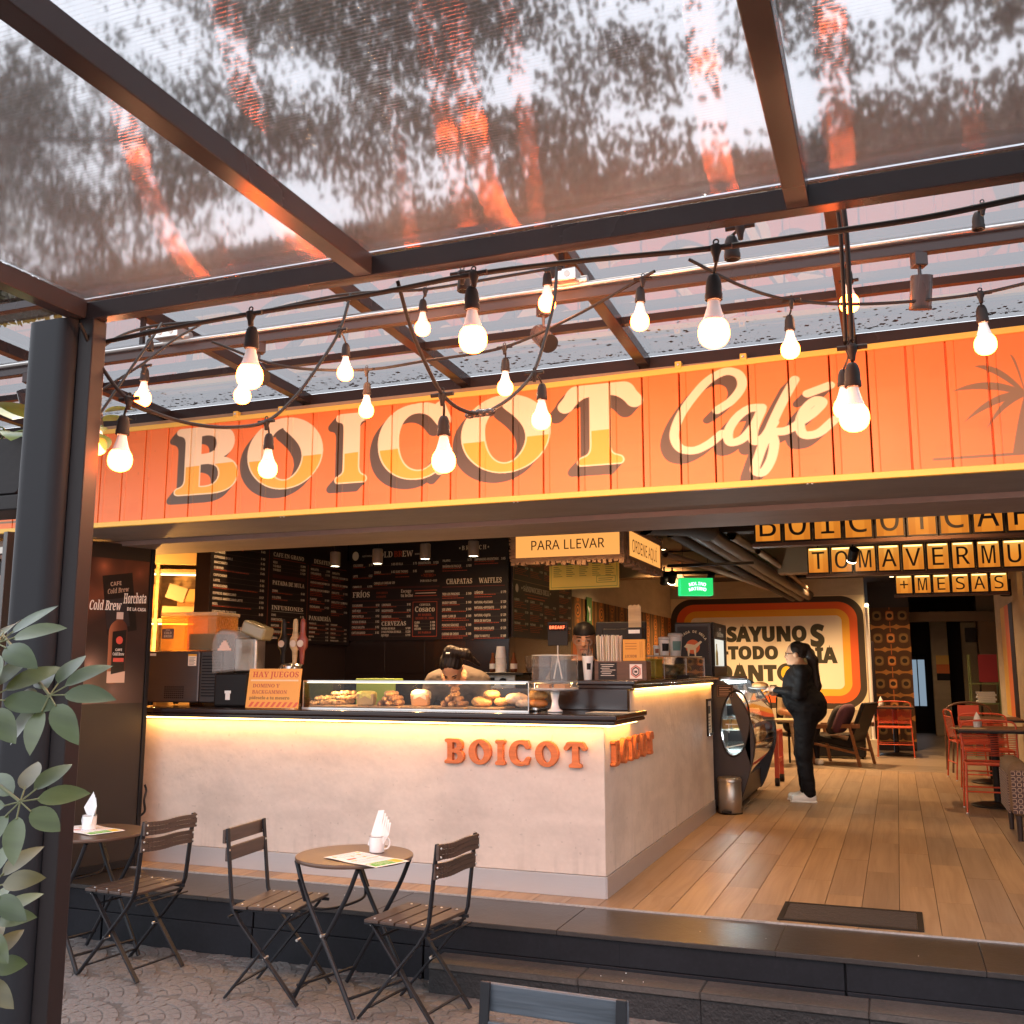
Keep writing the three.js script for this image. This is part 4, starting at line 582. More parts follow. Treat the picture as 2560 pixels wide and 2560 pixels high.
{ // street tree whose crown hangs over the roofs
  const mkTree = (x, z, label, seed, x0, x1, count, limbs) => {
    const t = thing('street_tree', label, 'tree', [x, 0, z], 0, 'trees spreading above the canopy');
    const bark = std(lin(0.09, 0.065, 0.05), 0.9, { bumpMap: bRough, bumpScale: 0.02 }), r = rng(seed);
    P(t, 'trunk', tube([[0, -0.02, 0], [0.05, 1.5, 0], [0.0, 3.2, -0.1], [-0.1, 5.2, -0.4]], 0.15, 30, 10), bark);
    for (const [lx, ly, lz] of limbs) P(t, 'limb', tube([[-0.05, 4.2, -0.25], [lx * 0.3, 4.2 + ly * 0.5, lz * 0.35], [lx * 0.7, 4.2 + ly * 0.85, lz * 0.7], [lx, 4.2 + ly, lz]], 0.03, 20, 6), bark);
    // leaves fill the crown where a soft 3-D noise is high, so light and dark clumps and sky gaps form
    const list = [], n3 = (a, b, c, s) => { const k = Math.floor(c), f = c - k, u = f * f * (3 - 2 * f); return vnoise(a, b, 997, 997, s + k * 13) * (1 - u) + vnoise(a, b, 997, 997, s + k * 13 + 13) * u; };
    while (list.length < count) { const X = x0 + r() * (x1 - x0), Z = -5.7 - r() * 2.1, e = 0.478 + Math.pow(r(), 1.1) * 0.48, Y = 1.65 - Z * e, q = 0.52 * n3(X * 0.75 + Y * 0.5 + 500, Y * 1.9 - X * 0.35 + 500, Z * 0.5 + 50, seed) + 0.30 * n3(X * 2.0 + Y + 500, Y * 4.6 - X * 0.8 + 500, Z * 1.2 + 50, seed + 5) + 0.18 * n3(X * 8 + 500, Y * 10 + 500, Z * 8 + 70, seed + 9); const th = e < 0.53 ? 0.34 : e < 0.60 ? 0.60 : 0.535; if (q > th) list.push([X - x, Y, Z - z]); }
    const leaf = leafGeo(0.052, 0.015, 0.1, 0.2); boxUV(leaf);
    const m = new THREE.InstancedMesh(leaf, phy(lin(0.075, 0.06, 0.035), 0.6, { side: THREE.DoubleSide, transmission: 0.3, thickness: 0 }), list.length), d = new THREE.Object3D(), c = new THREE.Color();
    list.forEach((p, i) => { d.position.set(...p); d.rotation.set(r() * 6.3, r() * 6.3, r() * 6.3); d.scale.setScalar(0.7 + r() * 0.7); d.updateMatrix(); m.setMatrixAt(i, d.matrix); const s = 0.7 + r() * 0.7; m.setColorAt(i, c.setRGB(s, s * (0.85 + r() * 0.25), s * 0.85)); });
    m.name = 'crown'; m.castShadow = m.receiveShadow = true; m.userData.kind = 'stuff'; t.add(m);
  };
  mkTree(-10.6, -3.2, 'brown-leaved tree seen through the bronze roof at upper left', 43, -13.5, -4.2, 76000, [[3.5, 1.6, -1.5], [1.5, 2.2, -2.8], [4.5, 2.2, -3.5]]);
  mkTree(4.6, -3.4, 'brown-leaved tree seen through the bronze roof at upper right', 47, -4.4, 2.4, 62000, [[-3.5, 1.8, -1.8], [-1.5, 2.4, -2.8], [-5.5, 2.6, -3.6]]);
}

// ================= printed boards behind the bar =================
const CR = '#f0e4cc', RD = '#c4512f';
function items(g, x, y, w, list, step, size, r) { for (const it of list) { const [a, p] = it; g.fillStyle = CR; g.font = `bold ${size}px sans-serif`; g.textAlign = 'left'; g.save(); g.translate(x, y); g.scale(0.62, 1); g.fillText(a, 0, 0); const tw = g.measureText(a).width * 0.62; g.restore(); if (p) { g.fillStyle = 'rgba(217,203,176,0.6)'; g.fillRect(x + tw + 2, y - 1.5, Math.max(0, w - tw - 26), 1.2); g.fillStyle = CR; g.save(); g.translate(x + w, y); g.scale(0.7, 1); g.textAlign = 'right'; g.fillText(p, 0, 0); g.restore(); } if (it[2]) for (let q = 0; q < it[2]; q++) { g.fillStyle = RD; let xx = x; const e = x + w * (0.45 + 0.5 * r()); while (xx < e) { const ww = 4 + r() * 12; g.fillRect(xx, y + 4 + q * step * 0.42, ww, size * 0.22); xx += ww + 3; } } y += step * (1 + 0.42 * (it[2] || 0)); } return y; }
function head(g, s, x, y, size, col = CR, sx = 0.8, al = 'left') { g.save(); g.translate(x, y); g.scale(sx, 1); g.fillStyle = col; g.font = `bold ${size}px serif`; g.textAlign = al; g.fillText(s, 0, 0); g.restore(); }
const boardBg = (g, w, h) => { g.fillStyle = '#1b100c'; g.fillRect(0, 0, w, h); };
const texLeft = canvasTex(1100, 700, (g, w, h) => {
  boardBg(g, w, h); const r = rng(51);
  items(g, 20, 60, 350, [['CAFE TURCO', '$ 45', 1], ['ESPRESSO', '$ 40'], ['ESPRESSO DOBLE', '$ 45'], ['MACCHIATO', '$ 48'], ['CUBANO', '$ 45', 1], ['CAPUCHINO', '$ 62'], ['LATTE', '$ 65'], ['MOKACHINO', '$ 65', 1], ['ESPRESO AMERICANO', '$ 57'], ['ESPRESO AMERICANO LATTE', '$ 59'], ['MIEL', '$ 10', 1], ['CHOCOLATE CALIENTE', '$ 65']], 36, 24, r);
  head(g, 'HELADOS', 190, 640, 46);
  head(g, 'CAFE EN GRANO', 430, 66, 44, CR, 0.66); g.fillStyle = RD; g.fillRect(430, 80, 260, 3);
  items(g, 430, 118, 260, [['KILO', '$ 399'], ['1/2 KILO', '$ 209'], ['1/4 KILO', '$ 129']], 28, 24, r); g.fillStyle = '#4a1c12'; g.fillRect(430, 200, 260, 26);
  head(g, 'PATADA DE MULA', 430, 276, 44, CR, 0.62); items(g, 430, 330, 260, [['250ML', '$ 60', 1], ['1/2 LITRO', '$ 99', 1]], 34, 24, r);
  head(g, 'INFUSIONES', 430, 460, 44, CR, 0.9); g.fillStyle = CR; g.fillRect(430, 472, 260, 2);
  items(g, 430, 508, 260, [['CHAI', '$ 75'], ['CHAI SUCIO', '', 1], ['MATCHA', '', 1], ['MARROQUI', '$ 72', 1], ['TISANA', '$ 60']], 32, 24, r);
  head(g, 'DESAYUNOS', 760, 66, 46, CR, 0.66); g.fillStyle = RD; g.fillRect(740, 82, 320, 3);
  items(g, 735, 124, 170, [['MOLLETES', '$ 99'], ['CHILAQUILES', '$ 119', 3], ['HUEVOS RANCHEROS', '$ 120', 2], ['HUEVOS DIVORCIADOS', '$ 129', 3], ['FLAUTAS', '$ 109', 2], ['ENCHILADAS', '$ 125', 2]], 32, 23, r);
  items(g, 925, 130, 150, [['OMELETTE', ''], ['PATO DE CAZUELA', '$ 120', 2], ['OMELETTE DE CHAYA', '$ 110', 2], ['OMELETTE', '$ 115', 3], ['OMELETTE Y QUESO', '$ 118', 3], ['AVENA', '$ 90', 2]], 34, 23, r);
  head(g, 'PANADERÍA', 730, 516, 46, CR, 0.68); items(g, 735, 548, 170, [['PAN DULCE', '$ 40', 1], ['MANTECADA', '$ 45', 1], ['BROWNIE', '$ 50', 1], ['MUFFIN', '$ 55'], ['ROL', '$ 50']], 24, 18, r); items(g, 925, 548, 150, [['CROISSANT', '', 1], ['GALLETA', '$ 35', 1], ['CONCHA', '$ 38', 1], ['PANQUE', '$ 48'], ['PAN DE ELOTE', '$ 55']], 24, 18, r);
  g.strokeStyle = RD; g.lineWidth = 2; g.beginPath(); g.moveTo(400, 30); g.lineTo(400, 680); g.moveTo(712, 90); g.lineTo(712, 680); g.stroke();
});
const texMid = canvasTex(1400, 800, (g, w, h) => {
  boardBg(g, w, h); const r = rng(52);
  head(g, 'AQUÍ PATEAMOS', 120, 150, 18); head(g, 'C', 230, 160, 64, RD, 0.9); head(g, 'OLD', 275, 160, 64, CR, 0.9); head(g, 'BR', 410, 160, 64, RD, 0.9); head(g, 'EW', 485, 160, 64, CR, 0.9); head(g, 'SOMOS LO MEJOR', 600, 150, 18);
  g.fillStyle = CR; g.beginPath(); g.ellipse(60, 140, 30, 36, 0, 0, 7); g.fill();
  const c4 = (x, l, ww = 160) => items(g, x, 225, ww, l, 60, 26, r);
  c4(40, [['COLD BREW', '$ 75', 1], ['LATTE', '$ 82', 1], ['CARAJILLO', '$ 129', 1]], 180); c4(235, [['MARTINI', '$ 85'], ['CANELA', '$ 82', 1], ['CARAJILLO CANELA', '$ 129', 1]], 190); c4(430, [['DE OLLA', '$ 75'], ['DUKE THOMAS', '$ 85', 2]], 190); c4(630, [['DEGUSTACIÓN', '$ 125', 1]], 180);
  head(g, 'MAXIMO', 690, 290, 22); head(g, '• NITRO •', 660, 325, 34, RD); head(g, 'POR SOLO +$15', 650, 362, 24);
  g.fillStyle = '#4a1c12'; g.fillRect(40, 392, 780, 14); head(g, 'FRÍOS', 40, 468, 58, CR, 0.9); head(g, 'CON HIELO', 260, 445, 22, RD); head(g, 'O FRAPPÉ', 260, 475, 22, RD); head(g, 'Escoge', 480, 440, 34); head(g, 'tu leche', 480, 474, 34); g.fillStyle = RD; g.fillRect(600, 425, 200, 5); g.fillStyle = CR; g.fillRect(610, 445, 180, 5); g.fillStyle = RD; g.fillRect(600, 465, 200, 5); g.fillStyle = '#4a1c12'; g.fillRect(40, 492, 780, 10);
  items(g, 40, 540, 250, [['CUCURUMBE', '$ 92', 1], ['CAFÉ ROJO', '$ 92', 1], ['PEPE NUTELLA', '$ 92', 1], ['PATADA DE MULA', '$ 92', 1], ['CHALE GALLETA', '$ 92', 1], ['CAFÉ COCADOSO', '$ 92', 1]], 30, 25, r);
  items(g, 310, 540, 260, [['LIMONADA', '$ 92', 1], ['MAZAPANAZO', '$ 92', 1], ['TARÁNTULA', '$ 92', 2]], 32, 25, r); head(g, 'CERVEZAS', 310, 692, 46, CR, 0.9); items(g, 310, 722, 260, [['PATADA DE MULA', '$ 109'], ['3 PACK PATADA DE MULA', '$ 220'], ['OJO ROJO', '$ 119']], 26, 24, r);
  g.strokeStyle = RD; g.lineWidth = 4; g.strokeRect(590, 515, 210, 262); head(g, 'CERVEZA', 695, 545, 22, CR, 0.9, 'center'); head(g, 'Cosaco', 695, 590, 56, CR, 0.9, 'center'); head(g, 'DE BARRIL', 695, 622, 24, RD, 0.9, 'center'); head(g, 'DESDE EL 2006', 695, 648, 24, RD, 0.9, 'center'); items(g, 605, 680, 180, [['CLARA', '$ 109'], ['ROJA', '$ 109'], ['OSCURA', '$ 109']], 24, 24, r); head(g, 'DE PARRAS', 695, 756, 22, RD, 0.9, 'center');
  head(g, '• B R U N C H •', 1115, 130, 46, CR, 0.8, 'center'); items(g, 845, 215, 250, [['PALAPAS', '$ 79'], ['MAÑANA DE PACA JR', '$ 109', 2]], 44, 26, r); items(g, 1120, 215, 260, [['EMPANADAS ARGENTINAS', '$ 65', 2]], 44, 26, r);
  head(g, '♦ CHAPATAS ♦', 850, 385, 54, CR, 0.74); head(g, '♦ WAFFLES ♦', 1130, 385, 54, CR, 0.72); g.fillStyle = '#7c2c1a'; g.fillRect(845, 405, 530, 4);
  items(g, 845, 470, 250, [['TRIO LOS PANCHOS', '$ 149', 2], ['MUDDY WATERS', '$ 149', 1], ['JOE LEWIS', '$ 149', 1], ['MARY CLARK JR', '$ 149', 2], ['PONCHO SÁNCHEZ', '$ 149', 2], ['CUERNO DE CHIVO', '$ 149', 2]], 36, 26, r);
  items(g, 1120, 465, 265, [['LEÑADOR', '$ 179', 2], ['NATURAL+PLATANO', '$ 129'], ['NATURAL+AFFOGATO', '$ 129', 1], ['NATURAL+CAJETA', '$ 129'], ['MASA DE MATCHA', '$ 129', 1], ['MASA DE CHOCOLATE', '$ 129', 1], ['CREA TU WAFFLE', '$ 149', 1]], 40, 26, r);
});
const texRight = canvasTex(700, 560, (g, w, h) => {
  boardBg(g, w, h); const r = rng(53); g.fillStyle = '#241812'; g.fillRect(0, 0, w, h); g.strokeStyle = '#b98a6c'; g.lineWidth = 3; g.strokeRect(6, 6, 500, 215);
  head(g, 'POZOS POZOS', 250, 40, 30, RD, 0.8, 'center'); const col = (x, y, n, ww) => items(g, x, y, ww, Array.from({ length: n }, (_, i) => [['CLÁSICO', 'DELI', 'PASTRAMI', 'CAPRESE'][i % 4], '$ 129', 4]), 26, 20, r);
  col(20, 74, 2, 140); col(185, 74, 2, 140); col(345, 74, 2, 140);
  head(g, '• SÁNDWICHES DELI •', 255, 280, 46, CR, 0.66, 'center'); g.fillStyle = RD; g.fillRect(120, 296, 260, 3); g.fillStyle = RD; g.fillRect(150, 312, 200, 8);
  col(14, 345, 3, 145); col(180, 345, 3, 145); col(345, 360, 2, 140); head(g, 'CHAPATAS', 530, 70, 36, '#9a8a70', 0.7); col(530, 130, 6, 150);
  g.fillStyle = CR; g.beginPath(); g.ellipse(40, 270, 16, 26, 0, 0, 7); g.fill();
});
{
  const mkBoard = (label, w, h, tex, pos, turn, parts) => { const t = thing('menu_board', label, 'menu board', pos, turn); P(t, 'board', bx(w, h, 0.02, 0, 0, -0.0115, 0), M.darkBrown); P(t, 'printed_face', plate(w - 0.004, h - 0.004), std(0xffffff, 0.5, { map: tex })); return t; };
  mkBoard('black menu board with coffee and breakfast lists on the angled left bar wall', 2.16, 0.84, texLeft, [-5.11, 2.30, -7.73], Math.PI / 2 - 0.02);
  mkBoard('wide black menu board with FRÍOS and CERVEZAS on the rear bar wall', 1.72, 1.02, texMid, [-4.245, 2.44, -8.80], 0);
  mkBoard('black menu board with SÁNDWICHES DELI on the right bar wall', 1.86, 0.90, texRight, [-3.36, 2.40, -9.79], Math.PI / 2);
  // dark glossy wall tiles below the rear board
  const t = thing('tile_splashback', 'dark glossy tile splashback under the menu boards', 'tiles', [0, 0, 0]);
  for (let i = 0; i < 4; i++) for (let j = 0; j < 3; j++) P(t, 'tile', box6(-5.12 + i * 0.434, -5.12 + i * 0.434 + 0.431, 1.0 + j * 0.305, 1.0 + j * 0.305 + 0.302, -8.83, -8.818 - (i + j) % 2 * 0.001, 0.002), M.darkTile);
}
// ================= niche with shelves at the left =================
{
  const t = thing('lit_shelf_unit', 'wooden shelf niche with warm light strips left of the menu boards', 'shelf', [-6.25, 0, -7.10], 0.62);
  const W = 1.5;
  P(t, 'back_board', box6(-W / 2, W / 2, 0.9, 2.75, -0.30, -0.28, 0), std(lin(0.48, 0.34, 0.18), 0.7, { map: tGrain }));
  for (const y of [1.05, 1.62, 2.06, 2.50]) P(t, 'shelf_board', box6(-W / 2, W / 2, y, y + 0.03, -0.279, 0.05, 0.003), M.pale);
  for (const x of [-W / 2, -0.30, 0.17, W / 2]) P(t, 'upright', box6(x - 0.015, x + 0.015, 0.9, 2.62, -0.278, 0.062, 0.002), M.pale);
  P(t, 'header', box6(-W / 2 - 0.1, W / 2 + 0.1, 2.565, 2.75, 0.064, 0.11, 0.004), std(lin(0.52, 0.38, 0.20), 0.7));
  for (const [x0, x1, y] of [[-0.28, 0.15, 2.478], [0.19, 0.73, 2.478], [-0.28, 0.15, 2.038], [0.19, 0.73, 2.038], [-0.28, 0.73, 1.60]]) { P(t, 'light_strip', box6(x0, x1, y, y + 0.012, -0.02, 0.0, 0), glow(3.6, 2.3, 0.95)); }
  const l = new THREE.PointLight(0xffb45c, 1.1, 0, 2); l.position.set(-6.0, 2.3, -6.72); scene.add(l); const l2 = new THREE.PointLight(0xffb45c, 2.4, 0, 2); l2.position.set(-5.92, 1.85, -6.72); scene.add(l2);
  const bxs = (n, lab, cat, m, g) => { const q = thing(n, lab, cat, [0, 0, 0]); q.position.copy(t.position); q.rotation.y = 0.62; P(q, 'body', g, m); return q; };
  bxs('cardboard_box', 'open cardboard box on the niche shelf beside the coffee menu', 'box', std(lin(0.50, 0.30, 0.13), 0.8), mg([box6(0.34, 0.66, 2.092, 2.36, -0.25, -0.02, 0.002)]));
  bxs('orange_folder', 'orange folder standing on the niche shelf behind the poster panel', 'folder', M.orange, box6(-0.10, 0.14, 2.092, 2.40, -0.2, -0.1, 0.004));
  const am = bxs('radio_unit', 'beige box with dials on the niche shelf below the paper sheet', 'radio', M.pale, box6(0.22, 0.66, 2.093, 2.20, -0.01, 0.045, 0.004)); P(am, 'dial', mg([0, 1, 2].map((i) => rod(V(0.48 + i * 0.06, 2.14, 0.046), V(0.48 + i * 0.06, 2.14, 0.06), 0.014))), M.brushed);
  bxs('paper_sheet', 'white paper sheet with a cross pinned in the niche', 'paper', std(lin(0.42, 0.36, 0.28), 0.8), new THREE.PlaneGeometry(0.16, 0.13).rotateZ(-0.3).translate(0.33, 2.32, 0.0));
  bxs('wooden_disc', 'round wooden disc hanging in the niche beside the poster panel', 'disc', M.wood, rod(V(-0.30, 2.14, 0.07), V(-0.30, 2.14, 0.10), 0.075, 0.075, 24));
  bxs('glass_decanter', 'cut glass decanter glowing on the lower niche shelf', 'decanter', phy(lin(1, 0.85, 0.6), 0.08, { transmission: 0.9, thickness: 0, ior: 1.5 }), lathe([[0.001, 0], [0.08, 0], [0.085, 0.04], [0.075, 0.10], [0.04, 0.17], [0.022, 0.20], [0.022, 0.27], [0.034, 0.28], [0.034, 0.35], [0.001, 0.37]], 14).translate(-0.33, 1.651, -0.05));
}
// ================= folded black door panel with the poster =================
{
  const a = V(-5.075, 0, -5.30), b = V(-4.955, 0, -5.745), len = a.distanceTo(b), ang = Math.atan2(-(b.z - a.z), b.x - a.x);
  const ax = b.clone().sub(a).normalize(), p0 = b.clone().addScaledVector(ax, -1.05), mid = p0.clone().add(b).multiplyScalar(0.5);
  const t = thing('folded_door_panel', 'black folded door panel carrying a cold brew poster left of the counter', 'door', [mid.x, F, mid.z], ang);
  P(t, 'leaf', box6(-0.525, 0.515, 0.005, 2.19, -0.03, 0.02, 0.003), std(lin(0.022, 0.014, 0.010), 0.34));
  P(t, 'frame', mg([box6(0.516, 0.545, 0.0, 2.195, -0.035, 0.03, 0.003)]), M.black);
  P(t, 'frame_rail', box6(-0.525, 0.515, 0.005, 0.055, 0.021, 0.026, 0.002), M.black);
  P(t, 'pull_hook', tube([[0.535, 0.33, 0.03], [0.555, 0.36, 0.05], [0.54, 0.44, 0.06], [0.556, 0.50, 0.055], [0.545, 0.54, 0.05]], 0.008, 24, 8), M.black);
  void len;
  const tex = canvasTex(512, 1024, (g, w, h) => {
    const gr = g.createLinearGradient(0, 0, w, h); gr.addColorStop(0, '#3a211a'); gr.addColorStop(0.25, '#6e3d2a'); gr.addColorStop(0.4, '#35221e'); gr.addColorStop(0.75, '#3a2a28'); gr.addColorStop(1, '#4a332c'); g.fillStyle = gr; g.fillRect(0, 0, w, h);
    const bl = (x, y, r0, c, al) => { const q = g.createRadialGradient(x, y, 2, x, y, r0); q.addColorStop(0, c); q.addColorStop(1, 'rgba(0,0,0,0)'); g.globalAlpha = al; g.fillStyle = q; g.fillRect(0, 0, w, h); g.globalAlpha = 1; };
    bl(256, 930, 420, '#7a5a50', 0.8); bl(360, 300, 200, '#5a3c34', 0.5);
    bl(130, 60, 180, '#b86a48', 0.8); bl(430, 90, 120, '#8e5038', 0.6); bl(60, 760, 240, '#d0a088', 0.8); bl(40, 960, 200, '#d9a890', 0.9);
    g.fillStyle = 'rgba(16,12,14,0.85)'; g.save(); g.translate(120, 130); g.rotate(-0.16); g.fillRect(0, 0, 250, 420); g.restore(); g.fillStyle = 'rgba(60,55,60,0.6)'; g.save(); g.translate(150, 300); g.rotate(-0.16); g.fillRect(0, 0, 190, 210); g.restore();
    g.fillStyle = 'rgba(235,200,170,0.75)'; g.font = 'bold 40px sans-serif'; g.save(); g.translate(190, 200); g.rotate(-0.16); g.fillText('CAFE', 0, 0); g.font = 'italic bold 48px serif'; g.fillText('Cold Brew', -30, 52, 180); g.restore();
    const bg = g.createLinearGradient(205, 0, 355, 0); bg.addColorStop(0, '#a86a4a'); bg.addColorStop(0.5, '#6a3a28'); bg.addColorStop(1, '#4a2820'); g.fillStyle = bg; g.beginPath(); g.moveTo(255, 380); g.lineTo(312, 380); g.lineTo(312, 440); g.quadraticCurveTo(355, 460, 355, 520); g.lineTo(350, 850); g.quadraticCurveTo(280, 905, 205, 880); g.lineTo(200, 520); g.quadraticCurveTo(206, 462, 255, 440); g.fill(); g.fillStyle = '#d8b49c'; g.fillRect(205, 800, 148, 80); g.fillStyle = '#c9b8ae'; g.fillRect(256, 380, 56, 50);
    g.fillStyle = '#1a1413'; g.beginPath(); g.moveTo(232, 520); g.lineTo(346, 505); g.lineTo(342, 800); g.lineTo(236, 820); g.fill(); g.fillStyle = '#d9584a'; g.beginPath(); g.arc(292, 580, 28, 0, 7); g.fill(); g.fillStyle = '#efe4d8'; g.font = 'bold 24px sans-serif'; g.fillText('CAFE', 262, 656); g.font = 'bold 30px serif'; g.fillText('Cold Brew', 242, 688, 96); g.fillStyle = '#d9584a'; g.fillRect(248, 705, 88, 28);
    g.fillStyle = '#f4ece2'; g.save(); g.translate(26, 372); g.rotate(-0.02); g.scale(0.9, 1.3); g.font = 'italic bold 72px serif'; g.fillText('Cold Brew', 0, 0, 290); g.restore(); g.save(); g.translate(304, 316); g.rotate(-0.05); g.scale(0.9, 1.4); g.font = 'italic bold 72px serif'; g.fillText('Horchata', 0, 0, 220); g.restore(); g.font = 'bold 34px sans-serif'; g.save(); g.translate(338, 366); g.fillText('DE LA CASA', 0, 0, 165); g.restore();
  });
  P(t, 'poster', plate(0.47, 0.985, 0.003).translate(0.268, 1.59, 0.0235), std(0xffffff, 0.3, { map: tex }));
}
// ================= things standing on the front counter =================
const CT = 1.3805; // counter top
{ // chilled drink dispenser
  const t = thing('drink_dispenser', 'grey two-tank cold drink dispenser at the left end of the bar counter', 'drink dispenser', [-4.942, CT, -6.28], 0.12);
  P(t, 'housing', box6(-0.33, 0.12, 0.025, 0.40, -0.28, 0.14, 0.012), std(lin(0.10, 0.085, 0.085), 0.32, { metalness: 0.6, bumpMap: bScratch, bumpScale: 0.0005 }));
  P(t, 'grille_side', box6(0.121, 0.30, 0.025, 0.40, -0.28, 0.135, 0.010), std(lin(0.06, 0.05, 0.048), 0.4, { metalness: 0.5 }));
  for (let i = 0; i < 14; i++) P(t, 'louvre', box6(0.14, 0.285, 0.07 + i * 0.022, 0.08 + i * 0.022, 0.1355, 0.141, 0.001), M.black);
  const holes = []; for (let i = 0; i < 10; i++) for (let j = 0; j < 6; j++) holes.push(box6(-0.16 + i * 0.0165, -0.149 + i * 0.0165, 0.055 + j * 0.0155, 0.065 + j * 0.0155, 0.1401, 0.1415, 0)); P(t, 'vent_holes', mg(holes), M.black).userData.kind = 'stuff';
  P(t, 'warning_label', plate(0.068, 0.085).translate(0.06, 0.335, 0.142), std(0xffffff, 0.6, { map: canvasTex(64, 80, (g, w, h) => { g.fillStyle = '#e8d8c4'; g.fillRect(0, 0, w, h); g.fillStyle = '#e0a030'; g.fillRect(0, 0, w, 14); g.fillStyle = '#333'; for (let i = 0; i < 6; i++) g.fillRect(8, 24 + i * 9, 48 - (i % 2) * 10, 3); }) }));
  P(t, 'small_label', plate(0.05, 0.02).translate(-0.27, 0.375, 0.142), M.paper);
  P(t, 'feet', mg([[-0.3, 0.1], [0.26, 0.1], [-0.3, -0.24], [0.26, -0.24]].map(([x, z]) => cyl(0.02, 0.02, 0.025, x, 0, z))), M.black);
  const tank = (x, w, lab, liquid) => { const g = []; g.push(box6(x - w / 2, x + w / 2, 0.405, 0.66, 0.095, 0.10, 0), box6(x - w / 2, x + w / 2, 0.405, 0.66, -0.22, -0.215, 0), box6(x - w / 2, x - w / 2 + 0.005, 0.405, 0.66, -0.214, 0.094, 0), box6(x + w / 2 - 0.005, x + w / 2, 0.405, 0.66, -0.214, 0.094, 0)); const m = P(t, 'clear_tank', mg(g), phy(lin(1.0, 0.84, 0.54), 0.30, { transmission: 0.94, thickness: 0, ior: 1.45, bumpMap: bRough, bumpScale: 0.004 })); P(m, 'tank_lid', box6(x - w / 2 - 0.012, x + w / 2 + 0.012, 0.662, 0.69, -0.23, 0.11, 0.008), phy(lin(0.95, 0.82, 0.6), 0.2, { transmission: 0.7, thickness: 0 })); if (liquid) P(m, 'liquid', box6(x - w / 2 + 0.008, x + w / 2 - 0.008, 0.408, 0.53, -0.205, 0.088, 0.01), liquid); if (lab) P(m, 'tank_label', plate(0.10, 0.075).translate(x - 0.04, 0.53, 0.103), std(0xffffff, 0.5, { map: canvasTex(96, 72, (q, w2, h2) => { q.fillStyle = '#6e5a58'; q.fillRect(0, 0, w2, h2); q.fillStyle = '#efdcc0'; q.font = 'bold 24px sans-serif'; q.textAlign = 'center'; q.fillText('COLD', 48, 38); q.fillText('BREW', 48, 62); q.font = 'bold 12px sans-serif'; q.fillText('ESTAR', 48, 14); }) })); };
  tank(-0.14, 0.20, true, null); tank(0.10, 0.24, false, std(lin(0.012, 0.006, 0.004), 0.15));
}
{ // juicer with clear hood
  const t = thing('citrus_juicer', 'black juicing machine with a clear plastic hood behind the orange sign', 'juicer', [-4.504, CT, -6.20], 0.1);
  P(t, 'base', box6(-0.13, 0.14, 0, 0.24, -0.16, 0.10, 0.02), M.black); P(t, 'column', box6(-0.05, 0.14, 0.241, 0.50, -0.16, -0.02, 0.02), M.brushed);
  const s = new THREE.Shape(); s.moveTo(-0.11, 0.25); s.lineTo(-0.12, 0.44); s.quadraticCurveTo(-0.11, 0.53, -0.04, 0.54); s.lineTo(0.05, 0.53); s.quadraticCurveTo(0.1, 0.5, 0.1, 0.42); s.lineTo(0.09, 0.27); s.lineTo(-0.11, 0.25);
  P(t, 'clear_hood', extr(s, 0.16, 0.012).translate(0, 0, -0.02), phy(lin(0.8, 0.77, 0.74), 0.1, { transmission: 0.85, thickness: 0, ior: 1.45 }));
  P(t, 'feed_tray', rotZ(box6(-0.10, 0.10, 0, 0.10, -0.1, 0.05, 0.02), -0.35).translate(0.12, 0.50, 0), phy(lin(0.5, 0.42, 0.25), 0.2, { transmission: 0.5, thickness: 0 }));
  const st = new THREE.Shape(); [[-0.055, 0], [0.055, 0], [0.055, 0.014], [0.04, 0.018], [0.038, 0.034], [0.028, 0.038], [0.026, 0.056], [0.014, 0.06], [0.012, 0.07], [-0.012, 0.07], [-0.014, 0.06], [-0.026, 0.056], [-0.028, 0.038], [-0.038, 0.034], [-0.04, 0.018], [-0.055, 0.014]].forEach((q, i) => (i ? st.lineTo(...q) : st.moveTo(...q)));
  P(t, 'stepped_label', extr(st, 0.002, 0).translate(-0.02, 0.40, 0.155), std(lin(0.75, 0.52, 0.42), 0.6)); P(t, 'white_tag', mg([plate(0.036, 0.05).translate(-0.01, 0.075, 0.102), plate(0.05, 0.02).translate(-0.01, 0.105, 0.1025)]), M.paper);
}
{
  const t = thing('beer_tap_tower', 'chrome beer tap tower with three carved handles behind the orange sign', 'beer tap', [-4.237, CT, -6.50]);
  P(t, 'tower', lathe([[0.001, 0], [0.075, 0], [0.075, 0.012], [0.068, 0.016], [0.068, 0.285], [0.062, 0.305], [0.001, 0.315]], 32), M.steel);
  [[-0.06, M.black, 0.03], [0.055, M.pale, 0.05], [0.125, std(lin(0.22, 0.045, 0.03), 0.4), 0.06]].forEach(([x, m, z], i) => {
    const q = P(t, 'tap_handle', lathe([[0.001, 0], [0.016, 0.002], [0.02, 0.06], [0.022, 0.1], [0.042, 0.13], [0.044, 0.185], [0.026, 0.215], [0.02, 0.25], [0.022, 0.30], [0.016, 0.335], [0.001, 0.34]], 16).scale(1, 1, 0.7).translate(x, 0.30, z), m); P(q, 'badge', rod(V(x, 0.455, z + 0.028), V(x, 0.455, z + 0.033), 0.026, 0.026, 16), std(lin(0.6, 0.5, 0.42), 0.5));
    P(t, 'faucet', mg([rod(V(Math.max(-0.02, x - 0.06), 0.25, 0.05), V(x, 0.25, z + 0.06), 0.010), rod(V(x, 0.25, z + 0.06), V(x, 0.305, z), 0.009), rod(V(x, 0.255, z + 0.06), V(x + 0.012, 0.19, z + 0.085), 0.009)]), M.steel); void i;
  });
}
